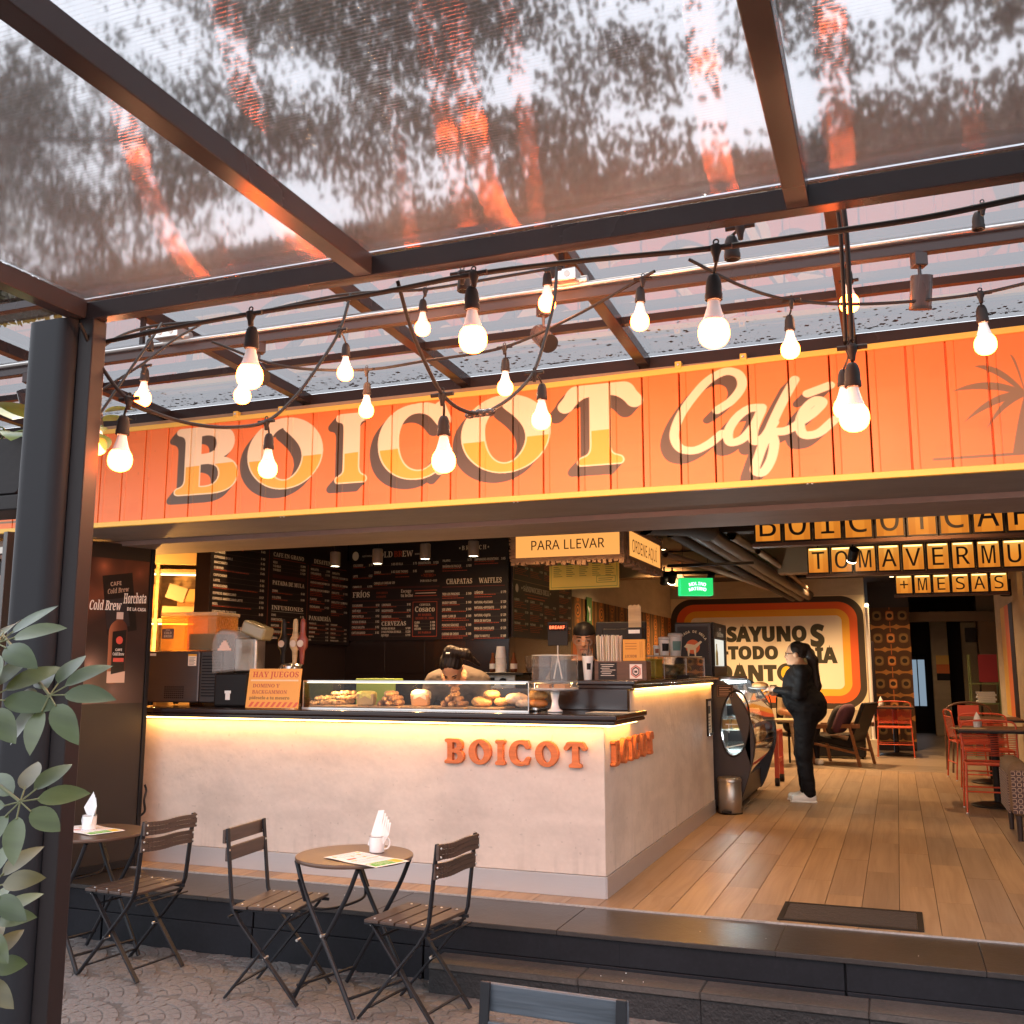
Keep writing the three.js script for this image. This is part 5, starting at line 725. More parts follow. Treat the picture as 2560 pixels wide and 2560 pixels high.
{
  const t = thing('games_sign', 'orange sign reading HAY JUEGOS standing on the bar counter', 'sign', [-4.028, CT, -5.965], 0.0);
  const tex = canvasTex(400, 300, (g, w, h) => { g.fillStyle = '#f2a548'; g.fillRect(0, 0, w, h); g.textAlign = 'center'; g.fillStyle = '#c9432c'; g.save(); g.translate(205, 66); g.scale(0.92, 1); g.font = 'bold 60px serif'; g.fillText('HAY JUEGOS', 0, 0); g.restore(); g.fillStyle = '#f6cfa0'; g.fillRect(18, 84, w - 36, 12); g.fillStyle = '#b04030'; g.textAlign = 'left'; g.font = 'bold 38px serif'; g.fillText('DOMINO Y', 38, 144); g.save(); g.translate(38, 192); g.scale(0.9, 1); g.fillText('BACKGAMMON', 0, 0); g.restore(); g.fillStyle = '#4a2a1c'; g.font = 'bold 30px serif'; g.save(); g.translate(22, 234); g.scale(0.98, 1); g.fillText('pídeselo a tu mesero', 0, 0); g.restore(); g.fillStyle = '#e0603a'; for (let i = 0; i < 9; i++) { g.beginPath(); g.moveTo(20 + i * 42, 292); g.lineTo(44 + i * 42, 254); g.lineTo(66 + i * 42, 254); g.lineTo(42 + i * 42, 292); g.fill(); } });
  P(t, 'printed_card', keep(plate(0.425, 0.27, 0.004).rotateX(-0.14).translate(0, 0.137, 0)), std(0xffffff, 0.5, { map: tex })); P(t, 'stand', box6(-0.1, 0.1, 0, 0.006, -0.10, 0.0, 0.001), M.acrylic);
}
{ // pastry case and what is in it
  const x0 = -3.821, x1 = -2.181, z0 = -6.40, z1 = -6.02, h = 0.185;
  const t = thing('pastry_case', 'low glass pastry case on the bar counter', 'display case', [(x0 + x1) / 2, CT, (z0 + z1) / 2]); const w = (x1 - x0) / 2, d = (z1 - z0) / 2;
  P(t, 'front_pane', box6(-w, w, 0.012, h, d - 0.004, d, 0), M.pane); P(t, 'top_pane', box6(-w, w, h + 0.001, h + 0.006, -d, d, 0), M.pane); P(t, 'side_pane', box6(-w, -w + 0.004, 0.012, h - 0.001, -d, d - 0.005, 0), M.pane); P(t, 'side_pane', box6(w - 0.004, w, 0.012, h - 0.001, -d, d - 0.005, 0), M.pane);
  P(t, 'edge_trim', mg([box6(-w - 0.002, w + 0.002, h - 0.004, h + 0.008, d + 0.001, d + 0.006, 0.001), box6(-w - 0.006, -w - 0.001, 0, h, d - 0.006, d + 0.004, 0.001), box6(w + 0.001, w + 0.006, 0, h, d - 0.006, d + 0.004, 0.001), box6(w + 0.001, w + 0.006, h - 0.004, h + 0.008, -d, d - 0.007, 0.001), box6(-w - 0.006, w + 0.006, 0, 0.010, d + 0.001, d + 0.008, 0.001)]), M.steel);
  P(t, 'case_floor', box6(-w, w, 0.001, 0.010, -d, d - 0.005, 0), M.black);
  const bl = new THREE.PointLight(0xffc27a, 0.16, 0, 2); for (const q of [-0.5, 0, 0.5]) { const l = bl.clone(); l.position.set((x0 + x1) / 2 + q * (x1 - x0) * 0.7, CT + h - 0.025, z1 - 0.06); scene.add(l); } P(t, 'lamp_strip', box6(-w + 0.02, w - 0.02, h - 0.010, h - 0.005, d - 0.012, d - 0.006, 0), glow(1.6, 1.25, 0.8));
  const sx = (q) => x0 + (x1 - x0) * (q - 5) / 1715, y = CT + 0.0105, zc = (z0 + z1) / 2 + 0.03;
  for (let i = 0; i < 6; i++) { const q = thing('serving_board', ['leftmost wooden board under the breadsticks', 'wooden board under the green-topped loaf', 'wooden board under the first nut bars', 'wooden board under the white-iced loaf', 'wooden board under the tall nut bars', 'wooden board under the golden pastries'][i] + ' in the pastry case', 'serving board', [sx(150 + i * 245 + (i > 4 ? 20 : 0)), y, zc], 0, 'wooden boards in the pastry case'); const m = P(q, 'plank', bx(0.225, 0.012, 0.27, 0, 0.006, 0, 0.003), M.wood); P(m, 'groove', box6(-0.01, -0.006, 0.0122, 0.013, -0.13, 0.13, 0), M.woodDark); }
  const yb = y + 0.0125, r = rng(61), crust = std(0xffffff, 0.65, { map: tCrust, bumpMap: bRough, bumpScale: 0.01 }), tanC = std(lin(0.62, 0.42, 0.22), 0.7, { map: tGrain, bumpMap: bRough, bumpScale: 0.012 }), nut = std(lin(0.30, 0.15, 0.07), 0.7, { bumpMap: bRough, bumpScale: 0.02 }), nutL = std(lin(0.5, 0.28, 0.13), 0.7, { bumpMap: bRough, bumpScale: 0.02 });
  const lump = (a, b, rad, n, seed) => { const q = rng(seed), l = []; for (let i = 0; i < n; i++) { const u = i / (n - 1); l.push(new THREE.IcosahedronGeometry(rad * (0.85 + q() * 0.3), 1).translate(a.x + (b.x - a.x) * u + (q() - 0.5) * rad * 0.5, a.y + (b.y - a.y) * u + (q() - 0.5) * rad * 0.4, a.z + (b.z - a.z) * u + (q() - 0.5) * rad * 0.5)); } return mg(l); };
  const pos = [[0, 0], [1, 0], [0.4, 1], [2.2, 0], [2.5, 1], [2.0, 2]], nm = ['bottom left', 'bottom second', 'middle left', 'bottom right', 'middle right', 'top'];
  pos.forEach(([i, l], n) => { const q = thing('bread_stick', `${nm[n]} breadstick of the pile at the left end of the pastry case`, 'breadstick', [sx(60 + i * 85), yb + 0.016 + l * 0.03, zc + 0.02]); P(q, 'crust', lump(V(-0.02, 0, 0.08), V(0.03 + 0.02 * l, 0.008, -0.07), 0.0165, 9, 70 + n), tanC); });
  const loaf = (lab, cx, top, body, tall) => { const q = thing('loaf_cake', lab, 'loaf cake', [sx(cx), yb, zc + 0.01], 0.35); const g = new RoundedBoxGeometry(0.125, 0.08, 0.17, 3, 0.012); const p = g.attributes.position; for (let i = 0; i < p.count; i++) { const k = 0.86 + 0.14 * (p.getY(i) / 0.04 * 0.5 + 0.5); p.setX(i, p.getX(i) * k); p.setZ(i, p.getZ(i) * k); } g.computeVertexNormals(); P(q, 'crumb', g.translate(0, 0.041, 0), body); const ic = new THREE.SphereGeometry(1, 28, 14, 0, 6.283, 0, 1.75); const pp = ic.attributes.position; for (let i = 0; i < pp.count; i++) { const a = pp.getX(i), b = pp.getY(i), c = pp.getZ(i), sq = (v) => Math.sign(v) * Math.pow(Math.abs(v), 0.6); pp.setXYZ(i, sq(a) * 0.067, 0.07 + (b > 0 ? Math.pow(b, 0.7) * tall : b * (0.09 + 0.06 * Math.sin(a * 9 + c * 5))), sq(c) * 0.088); } ic.computeVertexNormals(); P(q, 'icing', ic, top); };
  loaf('loaf cake with green-yellow topping, second from the left in the pastry case', 432, std(lin(0.52, 0.46, 0.12), 0.6, { bumpMap: bRough, bumpScale: 0.012 }), std(lin(0.40, 0.28, 0.13), 0.8), 0.028);
  loaf('loaf cake with thick white icing in the middle of the pastry case', 862, std(lin(0.72, 0.62, 0.44), 0.45), std(lin(0.58, 0.30, 0.12), 0.8), 0.04);
  const bars = (cx, rows, lab) => { let n = 0; rows.forEach((k, l) => { for (let i = 0; i < k; i++) { n++; const q = thing('nut_bar', `${['lowest left', 'lowest middle', 'lowest right', 'second-layer left', 'second-layer right', 'upper', 'topmost'][n - 1]} nut bar of the ${lab}`, 'nut bar', [sx(cx) + (i - (k - 1) / 2) * 0.062, yb + 0.016 + l * 0.031, zc + 0.01], 0.3 + (r() - 0.5) * 0.4); P(q, 'bar', lump(V(-0.012, 0, 0.06), V(0.016, 0.004, -0.06), 0.019, 8, 90 + n + cx), n % 2 ? nut : nutL); } }); };
  bars(628, [3, 2, 1], 'low heap left of the iced loaf'); bars(1120, [3, 2, 1, 1], 'tall heap right of the iced loaf');
  const pastry = (lab, cx, dx, l, s, col) => { const q = thing('golden_pastry', lab, 'pastry', [sx(cx) + dx, yb + l, zc + 0.015], 0.5); const g = new THREE.SphereGeometry(1, 24, 14); const p = g.attributes.position; for (let i = 0; i < p.count; i++) { const a = p.getX(i), b = p.getY(i), c = p.getZ(i), rip = 1 + 0.07 * Math.sin(a * 16 + c * 4); p.setXYZ(i, Math.sign(a) * Math.pow(Math.abs(a), 0.75) * 0.075 * s, (b * 0.036 * rip + 0.036) * s, Math.sign(c) * Math.pow(Math.abs(c), 0.8) * 0.065 * s * rip); } g.computeVertexNormals(); P(q, 'crust', g, col || crust); };
  pastry('folded golden pastry, left of the pair in the pastry case', 1330, 0, 0, 0.95); pastry('golden pastry leaning on top of the folded one', 1400, 0.0, 0.055, 0.75); pastry('small golden pastry behind the folded pair', 1465, 0.01, 0.01, 0.7);
  const flour = std(lin(0.66, 0.48, 0.33), 0.8, { bumpMap: bRough, bumpScale: 0.012 }); pastry('floury roll at the back of the right end group', 1585, 0, 0.02, 1.0, flour); pastry('floury roll at the front of the right end group', 1640, 0, 0, 0.85, flour); pastry('upper crusty roll at the right end of the pastry case', 1735, 0, 0.05, 0.85); pastry('lower crusty roll at the right end of the pastry case', 1740, 0, 0.0, 0.8, std(lin(0.42, 0.17, 0.05), 0.6));
}
{ // cake stand
  const t = thing('cake_stand', 'white pedestal cake stand under a clear round cover on the counter', 'cake stand', [-2.029, CT, -6.10]);
  P(t, 'pedestal', lathe([[0.001, 0], [0.050, 0], [0.046, 0.012], [0.030, 0.022], [0.022, 0.045], [0.020, 0.07], [0.026, 0.10], [0.030, 0.128], [0.001, 0.130]], 28), M.enamel); P(t, 'plate', lathe([[0.001, 0.131], [0.13, 0.133], [0.150, 0.142], [0.152, 0.147], [0.13, 0.140], [0.001, 0.139]], 44), M.enamel);
  P(t, 'clear_cover', lathe([[0.146, 0.149], [0.146, 0.352], [0.142, 0.358], [0.001, 0.358]], 48), M.acrylic); P(t, 'cover_edge', mg([new THREE.TorusGeometry(0.146, 0.0022, 8, 48).rotateX(Math.PI / 2).translate(0, 0.355, 0), new THREE.TorusGeometry(0.147, 0.002, 8, 48).rotateX(Math.PI / 2).translate(0, 0.15, 0)]), phy(lin(0.9, 0.88, 0.84), 0.1, { transmission: 0.5, thickness: 0 }));
  const cm = std(lin(0.40, 0.20, 0.08), 0.7, { bumpMap: bRough, bumpScale: 0.01 });
  [[-0.06, 0.02], [0.07, 0.03], [0.02, -0.06]].forEach(([a, b], i) => { const q = thing('cake_slice', ['left', 'right', 'rear'][i] + ' brown cake slice under the clear cake cover', 'cake', [t.position.x + a, CT + 0.1405, -6.10 + b], i * 1.3); P(q, 'slice', bx(0.075, 0.034, 0.06, 0, 0.017, 0, 0.006), cm); });
}
{ // small paper menus lying on the counter end, a glass and a tin
  const t = thing('paper_menus', 'stack of thin paper menus lying over the right end of the counter', 'menus', [-1.679, CT, -6.10], -0.05); for (let i = 0; i < 3; i++) P(t, 'sheet', bx(0.26, 0.0016, 0.14, i * 0.012, 0.0012 + i * 0.002, i * 0.004, 0), std(lin(0.62, 0.56, 0.44), 0.7));
  const c = thing('metal_tin', 'dark tin with a pale lid right of the pastry case', 'tin', [-2.188, CT, -6.18]); P(c, 'body', cyl(0.026, 0.026, 0.075), M.black); P(c, 'band', cyl(0.0268, 0.0268, 0.016, 0, 0.008), M.steel); P(c, 'lid', cyl(0.027, 0.027, 0.012, 0, 0.076), M.brushed);
  const gcm = thing('green_crate', 'green plastic tray standing behind the pastry case', 'crate', [-3.583, 1.045, -6.62]); P(gcm, 'side', mg([box6(-0.16, 0.16, 0, 0.52, 0, 0.02, 0.006), box6(-0.16, 0.16, 0.505, 0.535, -0.12, 0.03, 0.006)]), std(lin(0.17, 0.27, 0.035), 0.5));
  const yb = thing('yellow_bottle', 'yellow squeeze bottle behind the pastry case in front of the bending woman', 'bottle', [-2.907, CT - 0.10, -6.50]); P(yb, 'body', lathe([[0.001, 0], [0.044, 0], [0.046, 0.02], [0.046, 0.16], [0.04, 0.185], [0.015, 0.2], [0.001, 0.2]], 24), std(lin(0.75, 0.52, 0.02), 0.35)); P(yb, 'cap', lathe([[0.016, 0.2], [0.015, 0.215], [0.005, 0.24], [0.001, 0.24]], 14), std(lin(0.1, 0.35, 0.08), 0.4));
  const back = thing('rear_worktop', 'dark worktop against the rear bar wall', 'worktop', [0, 0, 0]); P(back, 'cabinet', box6(-5.1, -3.42, F, 1.22, -8.81, -8.2, 0.004), M.black); P(back, 'top', box6(-5.12, -3.41, 1.221, 1.26, -8.81, -8.16, 0.006), M.counterTop); 
  const ov = thing('coffee_machine', 'steel espresso machine with dials behind the bending woman', 'coffee machine', [-3.337, 1.261, -8.42]); P(ov, 'body', box6(-0.22, 0.24, 0, 0.34, -0.24, 0.20, 0.02), M.black); P(ov, 'front_panel', box6(-0.24, 0.25, 0.20, 0.36, 0.201, 0.225, 0.008), M.brushed); P(ov, 'display', box6(-0.10, 0.06, 0.245, 0.315, 0.226, 0.230, 0.002), M.black); for (const x of [-0.17, 0.14]) P(ov, 'dial', rod(V(x, 0.28, 0.226), V(x, 0.28, 0.245), 0.032), M.black); P(ov, 'group_head', mg([rod(V(-0.08, 0.17, 0.15), V(-0.08, 0.12, 0.15), 0.035), rod(V(0.1, 0.17, 0.15), V(0.1, 0.12, 0.15), 0.035)]), M.steel);
  [[-0.1, 'left'], [0.0, 'middle'], [0.1, 'right']].forEach(([dx, n]) => { const b = thing('syrup_bottle', `${n} brown syrup bottle on top of the espresso machine`, 'bottle', [ov.position.x + dx + 0.06, 1.6215, -8.40], 0, 'syrup bottles on the espresso machine'); P(b, 'glass', lathe([[0.001, 0], [0.028, 0], [0.03, 0.02], [0.03, 0.09], [0.013, 0.13], [0.012, 0.17], [0.001, 0.17]], 16), std(lin(0.16, 0.05, 0.02), 0.2)); P(b, 'label', cyl(0.0306, 0.0306, 0.045, 0, 0.03), M.paper); });
  const cs = thing('paper_cup_stack', 'tall stack of white paper cups behind the counter by the grinder', 'paper cups', [-3.191, 1.62, -8.12]); for (let i = 0; i < 6; i++) P(cs, 'cup', lathe([[0.033, 0.1], [0.045, 0], [0.047, 0.003], [0.035, 0.103]], 22).translate(0, i * 0.024, 0), M.white); P(cs, 'shelf', box6(-0.2, 0.25, -0.02, -0.002, -0.15, 0.12, 0.003), M.black);
  const gr = thing('coffee_grinder', 'dark coffee grinder with a clear hopper near the right bar wall', 'grinder', [-2.909, 1.261, -8.3]); P(gr, 'body', box6(-0.08, 0.08, 0, 0.28, -0.12, 0.1, 0.02), M.black); P(gr, 'hopper', lathe([[0.05, 0.285], [0.11, 0.38], [0.12, 0.50], [0.001, 0.505]], 26), phy(lin(0.55, 0.45, 0.36), 0.1, { transmission: 0.8, thickness: 0 })); P(gr, 'beans', lathe([[0.001, 0.287], [0.046, 0.29], [0.10, 0.378], [0.10, 0.40], [0.001, 0.41]], 22), M.woodDark);
}
// pendants over the bar
[['first', 632, 1062], ['second', 712, 1052], ['third', 802, 1044], ['fourth', 893, 1035]].forEach(([n, x, y], i) => {
  const px = [-4.188, -3.803, -3.385, -2.977][i], py = [2.464, 2.472, 2.493, 2.498][i];
  const t = thing('pendant_spotlight', `${n} small cylinder spotlight from the left before the menu boards`, 'spotlight', [px, py, -7.0], 0, 'cylinder spotlights over the bar');
  P(t, 'shade', lathe([[0.035, 0.002], [0.042, 0], [0.042, 0.115], [0.036, 0.12], [0.001, 0.12]], 22), std(lin(0.16, 0.12, 0.09), 0.5)); P(t, 'stem', rod(V(0, 0.12, 0), V(0, 0.22, 0), 0.008), M.black); P(t, 'mount', box6(-0.03, 0.03, 0.22, 0.27, -0.02, 0.02, 0.003), M.white); P(t, 'lamp_disc', cyl(0.036, 0.036, 0.006, 0, 0.004, 0, 22), glow(9, 7.6, 5.2));
  const l = new THREE.SpotLight(0xffc488, 5.0, 0, 0.9, 0.8, 2); l.position.set(px, py - 0.01, -7.0); l.target.position.set(px, 0, -7.25); l.castShadow = true; scene.add(l, l.target);
  void x; void y;
});
shell('pendant_track', box6(-5.0, -2.6, 2.86, 2.89, -7.03, -6.97, 0.003), M.black);
shell('bar_bulkhead', box6(-5.13, -1.7, 2.76, 3.09, -6.90, -6.80, 0.003), M.ceil);
// ================= sign over the till =================
{
  const xa = -2.665, xb = -1.791, t = thing('order_sign', 'chunky lit corner sign reading PARA LLEVAR and ORDENE AQUÍ', 'sign', [xb, 2.565, -7.0]); const w = xb - xa;
  const tanm = std(lin(0.34, 0.19, 0.10), 0.75, { map: tGrain });
  P(t, 'front_frame', mg([box6(-w, 0, 0.095, 0.13, -0.06, 0.012, 0.003), box6(-w, 0, -0.13, -0.095, -0.06, 0.012, 0.003), box6(-w, -w + 0.035, -0.094, 0.094, -0.06, 0.012, 0.003), box6(-0.035, 0, -0.094, 0.094, -0.06, 0.012, 0.003)]), tanm);
  P(t, 'side_frame', mg([box6(-0.06, 0.012, 0.095, 0.13, -1.2, -0.061, 0.003), box6(-0.06, 0.012, -0.13, -0.095, -1.2, -0.061, 0.003), box6(-0.06, 0.012, -0.094, 0.094, -1.2, -1.165, 0.003), box6(-0.06, 0.012, -0.094, 0.094, -0.10, -0.061, 0.003)]), tanm);
  const r = rng(88), bl = []; for (let i = 0; i < 22; i++) { const u = i / 22, hh = 0.012 + r() * 0.022; bl.push(box6(-w + u * w, -w + u * w + w / 22 * (0.6 + 0.35 * r()), 0.130, 0.13 + hh, -0.05, 0.014 + r() * 0.01, 0.001)); bl.push(box6(-w + u * w, -w + u * w + w / 22 * (0.6 + 0.35 * r()), -0.13 - 0.012 - r() * 0.024, -0.13, -0.05, 0.014 + r() * 0.01, 0.001)); } for (let i = 0; i < 24; i++) { const z = -0.06 - i * 0.0475; bl.push(box6(-0.05, 0.014 + r() * 0.01, 0.130, 0.142 + r() * 0.022, z - 0.03, z, 0.001), box6(-0.05, 0.014 + r() * 0.02, -0.145 - r() * 0.03, -0.130, z - 0.036, z, 0.001)); } for (let i = 0; i < 10; i++) bl.push(box6(-w - 0.008 - r() * 0.012, -w, -0.12 + i * 0.025, -0.103 + i * 0.025, -0.05, 0.012, 0.001));
  tag(P(t, 'block_edging', mg(bl), tanm), null, null, null, 'stuff');
  const lit = (text, pw, ph, fs) => { const tx = canvasTex(512, Math.round(512 * ph / pw), (g, W, H) => { g.fillStyle = '#fff0dc'; g.fillRect(0, 0, W, H); g.fillStyle = '#150d08'; g.font = `${fs}px sans-serif`; g.textAlign = 'center'; g.textBaseline = 'middle'; g.fillText(text, W / 2, H / 2 + 3); }); return new THREE.MeshStandardMaterial({ color: 0x150e06, roughness: 0.4, emissive: lin(0.42, 0.20, 0.055), emissiveMap: tx, emissiveIntensity: 1.0 }); };
  P(t, 'light_panel', keep(plate(w - 0.07, 0.19, 0.004).translate(-w / 2, 0, 0.0)), lit('PARA LLEVAR', w - 0.07, 0.19, 62));
  P(t, 'light_panel', keep(plate(1.064, 0.19, 0.004).rotateY(Math.PI / 2).translate(0.0, 0, -0.632)), lit('ORDENE AQUÍ', 1.064, 0.19, 62));
  P(t, 'hanger', mg([rod(V(-w + 0.1, 0.13, -0.03), V(-w + 0.1, 0.53, -0.03), 0.006), rod(V(-0.1, 0.13, -0.03), V(-0.1, 0.53, -0.03), 0.006)]), M.black);
  const f = new THREE.RectAreaLight(0xffc070, 1.0, w - 0.07, 0.19); f.position.set(xb - w / 2, 2.565, -6.99); scene.add(f); f.lookAt(xb - w / 2, 2.565, 0);
}
{
  const t = thing('yellow_menu_sign', 'hanging yellow menu sign under the PARA LLEVAR sign', 'sign', [-2.401, 2.47, -8.0], -0.12);
  P(t, 'panel', keep(plate(0.63, 0.32, 0.01)), std(0xffffff, 0.5, { map: canvasTex(320, 160, (g, w, h) => { g.fillStyle = '#e4ca58'; g.fillRect(0, 0, w, h); g.strokeStyle = '#5a7a2a'; g.lineWidth = 2; g.strokeRect(8, 8, w - 16, h - 16); for (let c = 0; c < 5; c++) { g.fillStyle = '#3f6a2a'; g.fillRect(20 + c * 60, 52, 40, 6); g.fillStyle = '#8a8030'; for (let i = 0; i < 6; i++) g.fillRect(20 + c * 60, 64 + i * 8, 24 + (i * 7 + c * 5) % 18, 3); } g.strokeRect(220, 110, 84, 26); g.fillRect(228, 118, 66, 3); g.fillRect(228, 126, 60, 3); }) }));
  P(t, 'wire', mg([rod(V(-0.28, 0.16, 0), V(-0.28, 0.6, 0), 0.003), rod(V(0.28, 0.16, 0), V(0.28, 0.6, 0), 0.003)]), M.black);
}
// ================= till corner and the tall counter =================
const TT = 1.5755;
{
  const t = thing('till_monitor', 'black till monitor seen from behind with a frog sticker', 'monitor', [-1.831, TT, -7.0], 0.05);
  P(t, 'screen_back', mg([rotX(bx(0.37, 0.27, 0.035, 0, 0, 0, 0.012), -0.15).translate(0, 0.275, 0), rotX(bx(0.26, 0.18, 0.03, 0, 0, 0.03, 0.012), -0.15).translate(0, 0.265, 0)]), M.black); P(t, 'stand', mg([box6(-0.05, 0.05, 0.01, 0.18, -0.05, -0.01, 0.006), box6(-0.12, 0.12, 0, 0.015, -0.12, 0.08, 0.005)]), M.black);
  P(t, 'frog_sticker', keep(plate(0.1, 0.1, 0.002).rotateX(-0.15).translate(-0.07, 0.27, 0.056)), std(0xffffff, 0.6, { map: canvasTex(64, 64, (g) => { g.fillStyle = '#171413'; g.fillRect(0, 0, 64, 64); g.fillStyle = '#7d9a3a'; g.beginPath(); g.ellipse(26, 28, 12, 8, 0.7, 0, 7); g.fill(); g.beginPath(); g.ellipse(40, 42, 14, 6, 0.7, 0, 7); g.fill(); g.fillStyle = '#c8402c'; g.beginPath(); g.ellipse(22, 18, 7, 5, 0, 0, 7); g.fill(); g.fillRect(32, 32, 10, 7); g.fillStyle = '#e8dcc8'; g.fillRect(48, 44, 8, 5); }) }));
  const b = thing('straw_caddy', 'dark caddy holding wrapped straws and an orange booklet in front of the till', 'caddy', [-1.735, TT - 0.03, -6.70]); b.scale.set(0.80, 0.92, 1); 
  P(b, 'box', mg([box6(-0.235, 0.215, 0.03, 0.17, 0.055, 0.065, 0.002), box6(-0.235, 0.215, 0.03, 0.17, -0.065, -0.055, 0.002), box6(-0.235, -0.225, 0.03, 0.17, -0.054, 0.054, 0.001), box6(0.205, 0.215, 0.03, 0.17, -0.054, 0.054, 0.001), box6(0.0, 0.008, 0.03, 0.17, -0.054, 0.054, 0.001), box6(-0.224, 0.204, 0.03, 0.036, -0.054, 0.054, 0)]), M.woodDark);
  P(b, 'notice', keep(plate(0.16, 0.125).translate(-0.12, 0.098, 0.067)), std(0xffffff, 0.6, { map: canvasTex(96, 76, (g, w, h) => { g.fillStyle = '#120d0c'; g.fillRect(0, 0, w, h); g.fillStyle = '#d8ccc0'; for (let i = 0; i < 7; i++) g.fillRect(12 + (i % 2) * 6, 8 + i * 8, 72 - (i % 3) * 12, 3); }) }));
  P(b, 'octagon_badge', keep(plate(0.105, 0.105).translate(0.125, 0.095, 0.067)), std(0xffffff, 0.6, { map: canvasTex(64, 64, (g) => { g.fillStyle = '#eedcd0'; g.fillRect(0, 0, 64, 64); g.fillStyle = '#c86a58'; for (const [a, c] of [[0, '#c86a58'], [1, '#3a2c28']]) { g.strokeStyle = c; g.lineWidth = 5; g.beginPath(); const rr = a ? 18 : 26; for (let i = 0; i <= 6; i++) { const q = i / 6 * 6.283 + 0.52; g.lineTo(32 + Math.cos(q) * rr, 32 + Math.sin(q) * rr); } g.stroke(); } g.fillStyle = '#4a3a34'; g.fillRect(24, 28, 16, 10); }) }));
  for (let i = 0; i < 26; i++) { const rr = rng(200 + i); P(b, 'straw', rod(V(-0.21 + (i % 9) * 0.023, 0.04, -0.03 + ((i / 9) | 0) * 0.03), V(-0.215 + (i % 9) * 0.024 + (rr() - 0.5) * 0.02, 0.345 + rr() * 0.02, -0.035 + ((i / 9) | 0) * 0.03), 0.007, 0.007, 6), i % 3 ? std(lin(0.70, 0.60, 0.50), 0.7) : std(lin(0.62, 0.56, 0.40), 0.7)); }
  P(b, 'booklet', keep(plate(0.19, 0.155, 0.03).translate(0.105, 0.25, 0.03)), std(0xffffff, 0.6, { map: canvasTex(96, 80, (g, w, h) => { g.fillStyle = '#dd9a3a'; g.fillRect(0, 0, w, h); g.fillStyle = '#b06a20'; for (let i = 0; i < 3; i++) g.fillRect(10, 14 + i * 10, 50, 3); g.fillRect(74, 8, 2, 60); g.fillRect(82, 8, 2, 60); g.save(); g.translate(34, 58); g.rotate(Math.PI); g.fillStyle = '#8a4a20'; g.font = 'bold 14px sans-serif'; g.textAlign = 'center'; g.fillText('BOICOT', 0, 0); g.restore(); }) }));
  const st = thing('stir_sticks', 'upright bundle of wooden stir sticks in a black cup above the booklet', 'stir sticks', [-1.690, TT, -6.86]); P(st, 'holder', box6(-0.055, 0.055, 0, 0.36, -0.03, 0.03, 0.004), M.black); for (let i = 0; i < 10; i++) P(st, 'stick', box6(-0.045 + i * 0.009, -0.038 + i * 0.009, 0.30, 0.51 + (i % 3) * 0.004, -0.01, 0.01, 0.0005), M.pale); P(st, 'label', plate(0.08, 0.025).translate(0, 0.33, 0.0315), M.paper);
  const cup = thing('milkshake_cup', 'tall white takeaway cup with a straw before the man at the till', 'cup', [-1.966, TT + 0.001, -6.62]); cup.scale.setScalar(0.72); P(cup, 'cup', lathe([[0.001, 0.0], [0.036, 0.0], [0.052, 0.215], [0.055, 0.218], [0.052, 0.222], [0.001, 0.216]], 28), M.white); P(cup, 'logo', new THREE.CylinderGeometry(0.0505, 0.0465, 0.06, 20, 1, true, 0.1, 0.8).translate(0, 0.125, 0), M.black); P(cup, 'lid_film', lathe([[0.05, 0.222], [0.045, 0.26], [0.02, 0.29]], 20), M.acrylic); P(cup, 'straw', rod(V(0, 0.2, 0), V(0.018, 0.37, 0.0), 0.005), M.black);
  const nb = thing('chalk_sign', 'small black hanging sign with red glowing letters behind the cake stand', 'sign', [-2.271, 1.90, -6.9], 0.05); P(nb, 'board', bx(0.15, 0.17, 0.012, 0, 0, 0, 0.003), M.black); P(nb, 'lettering_light', keep(plate(0.13, 0.05).translate(0, 0.045, 0.008)), new THREE.MeshStandardMaterial({ color: 0x110000, emissive: lin(1.4, 0.22, 0.08), emissiveMap: canvasTex(96, 36, (g) => { g.fillStyle = '#000'; g.fillRect(0, 0, 96, 36); g.fillStyle = '#fff'; g.font = 'bold 24px sans-serif'; g.fillText('BREAKFAST'.slice(0, 6), 2, 26); }) })); P(nb, 'clip_stand', mg([rod(V(0, -0.08, 0), V(0, -0.17, 0), 0.006), rod(V(0, -0.17, 0), V(-0.03, -0.32, 0), 0.006), rod(V(0, -0.17, 0), V(0.03, -0.32, 0), 0.006)]), M.brushed);
}
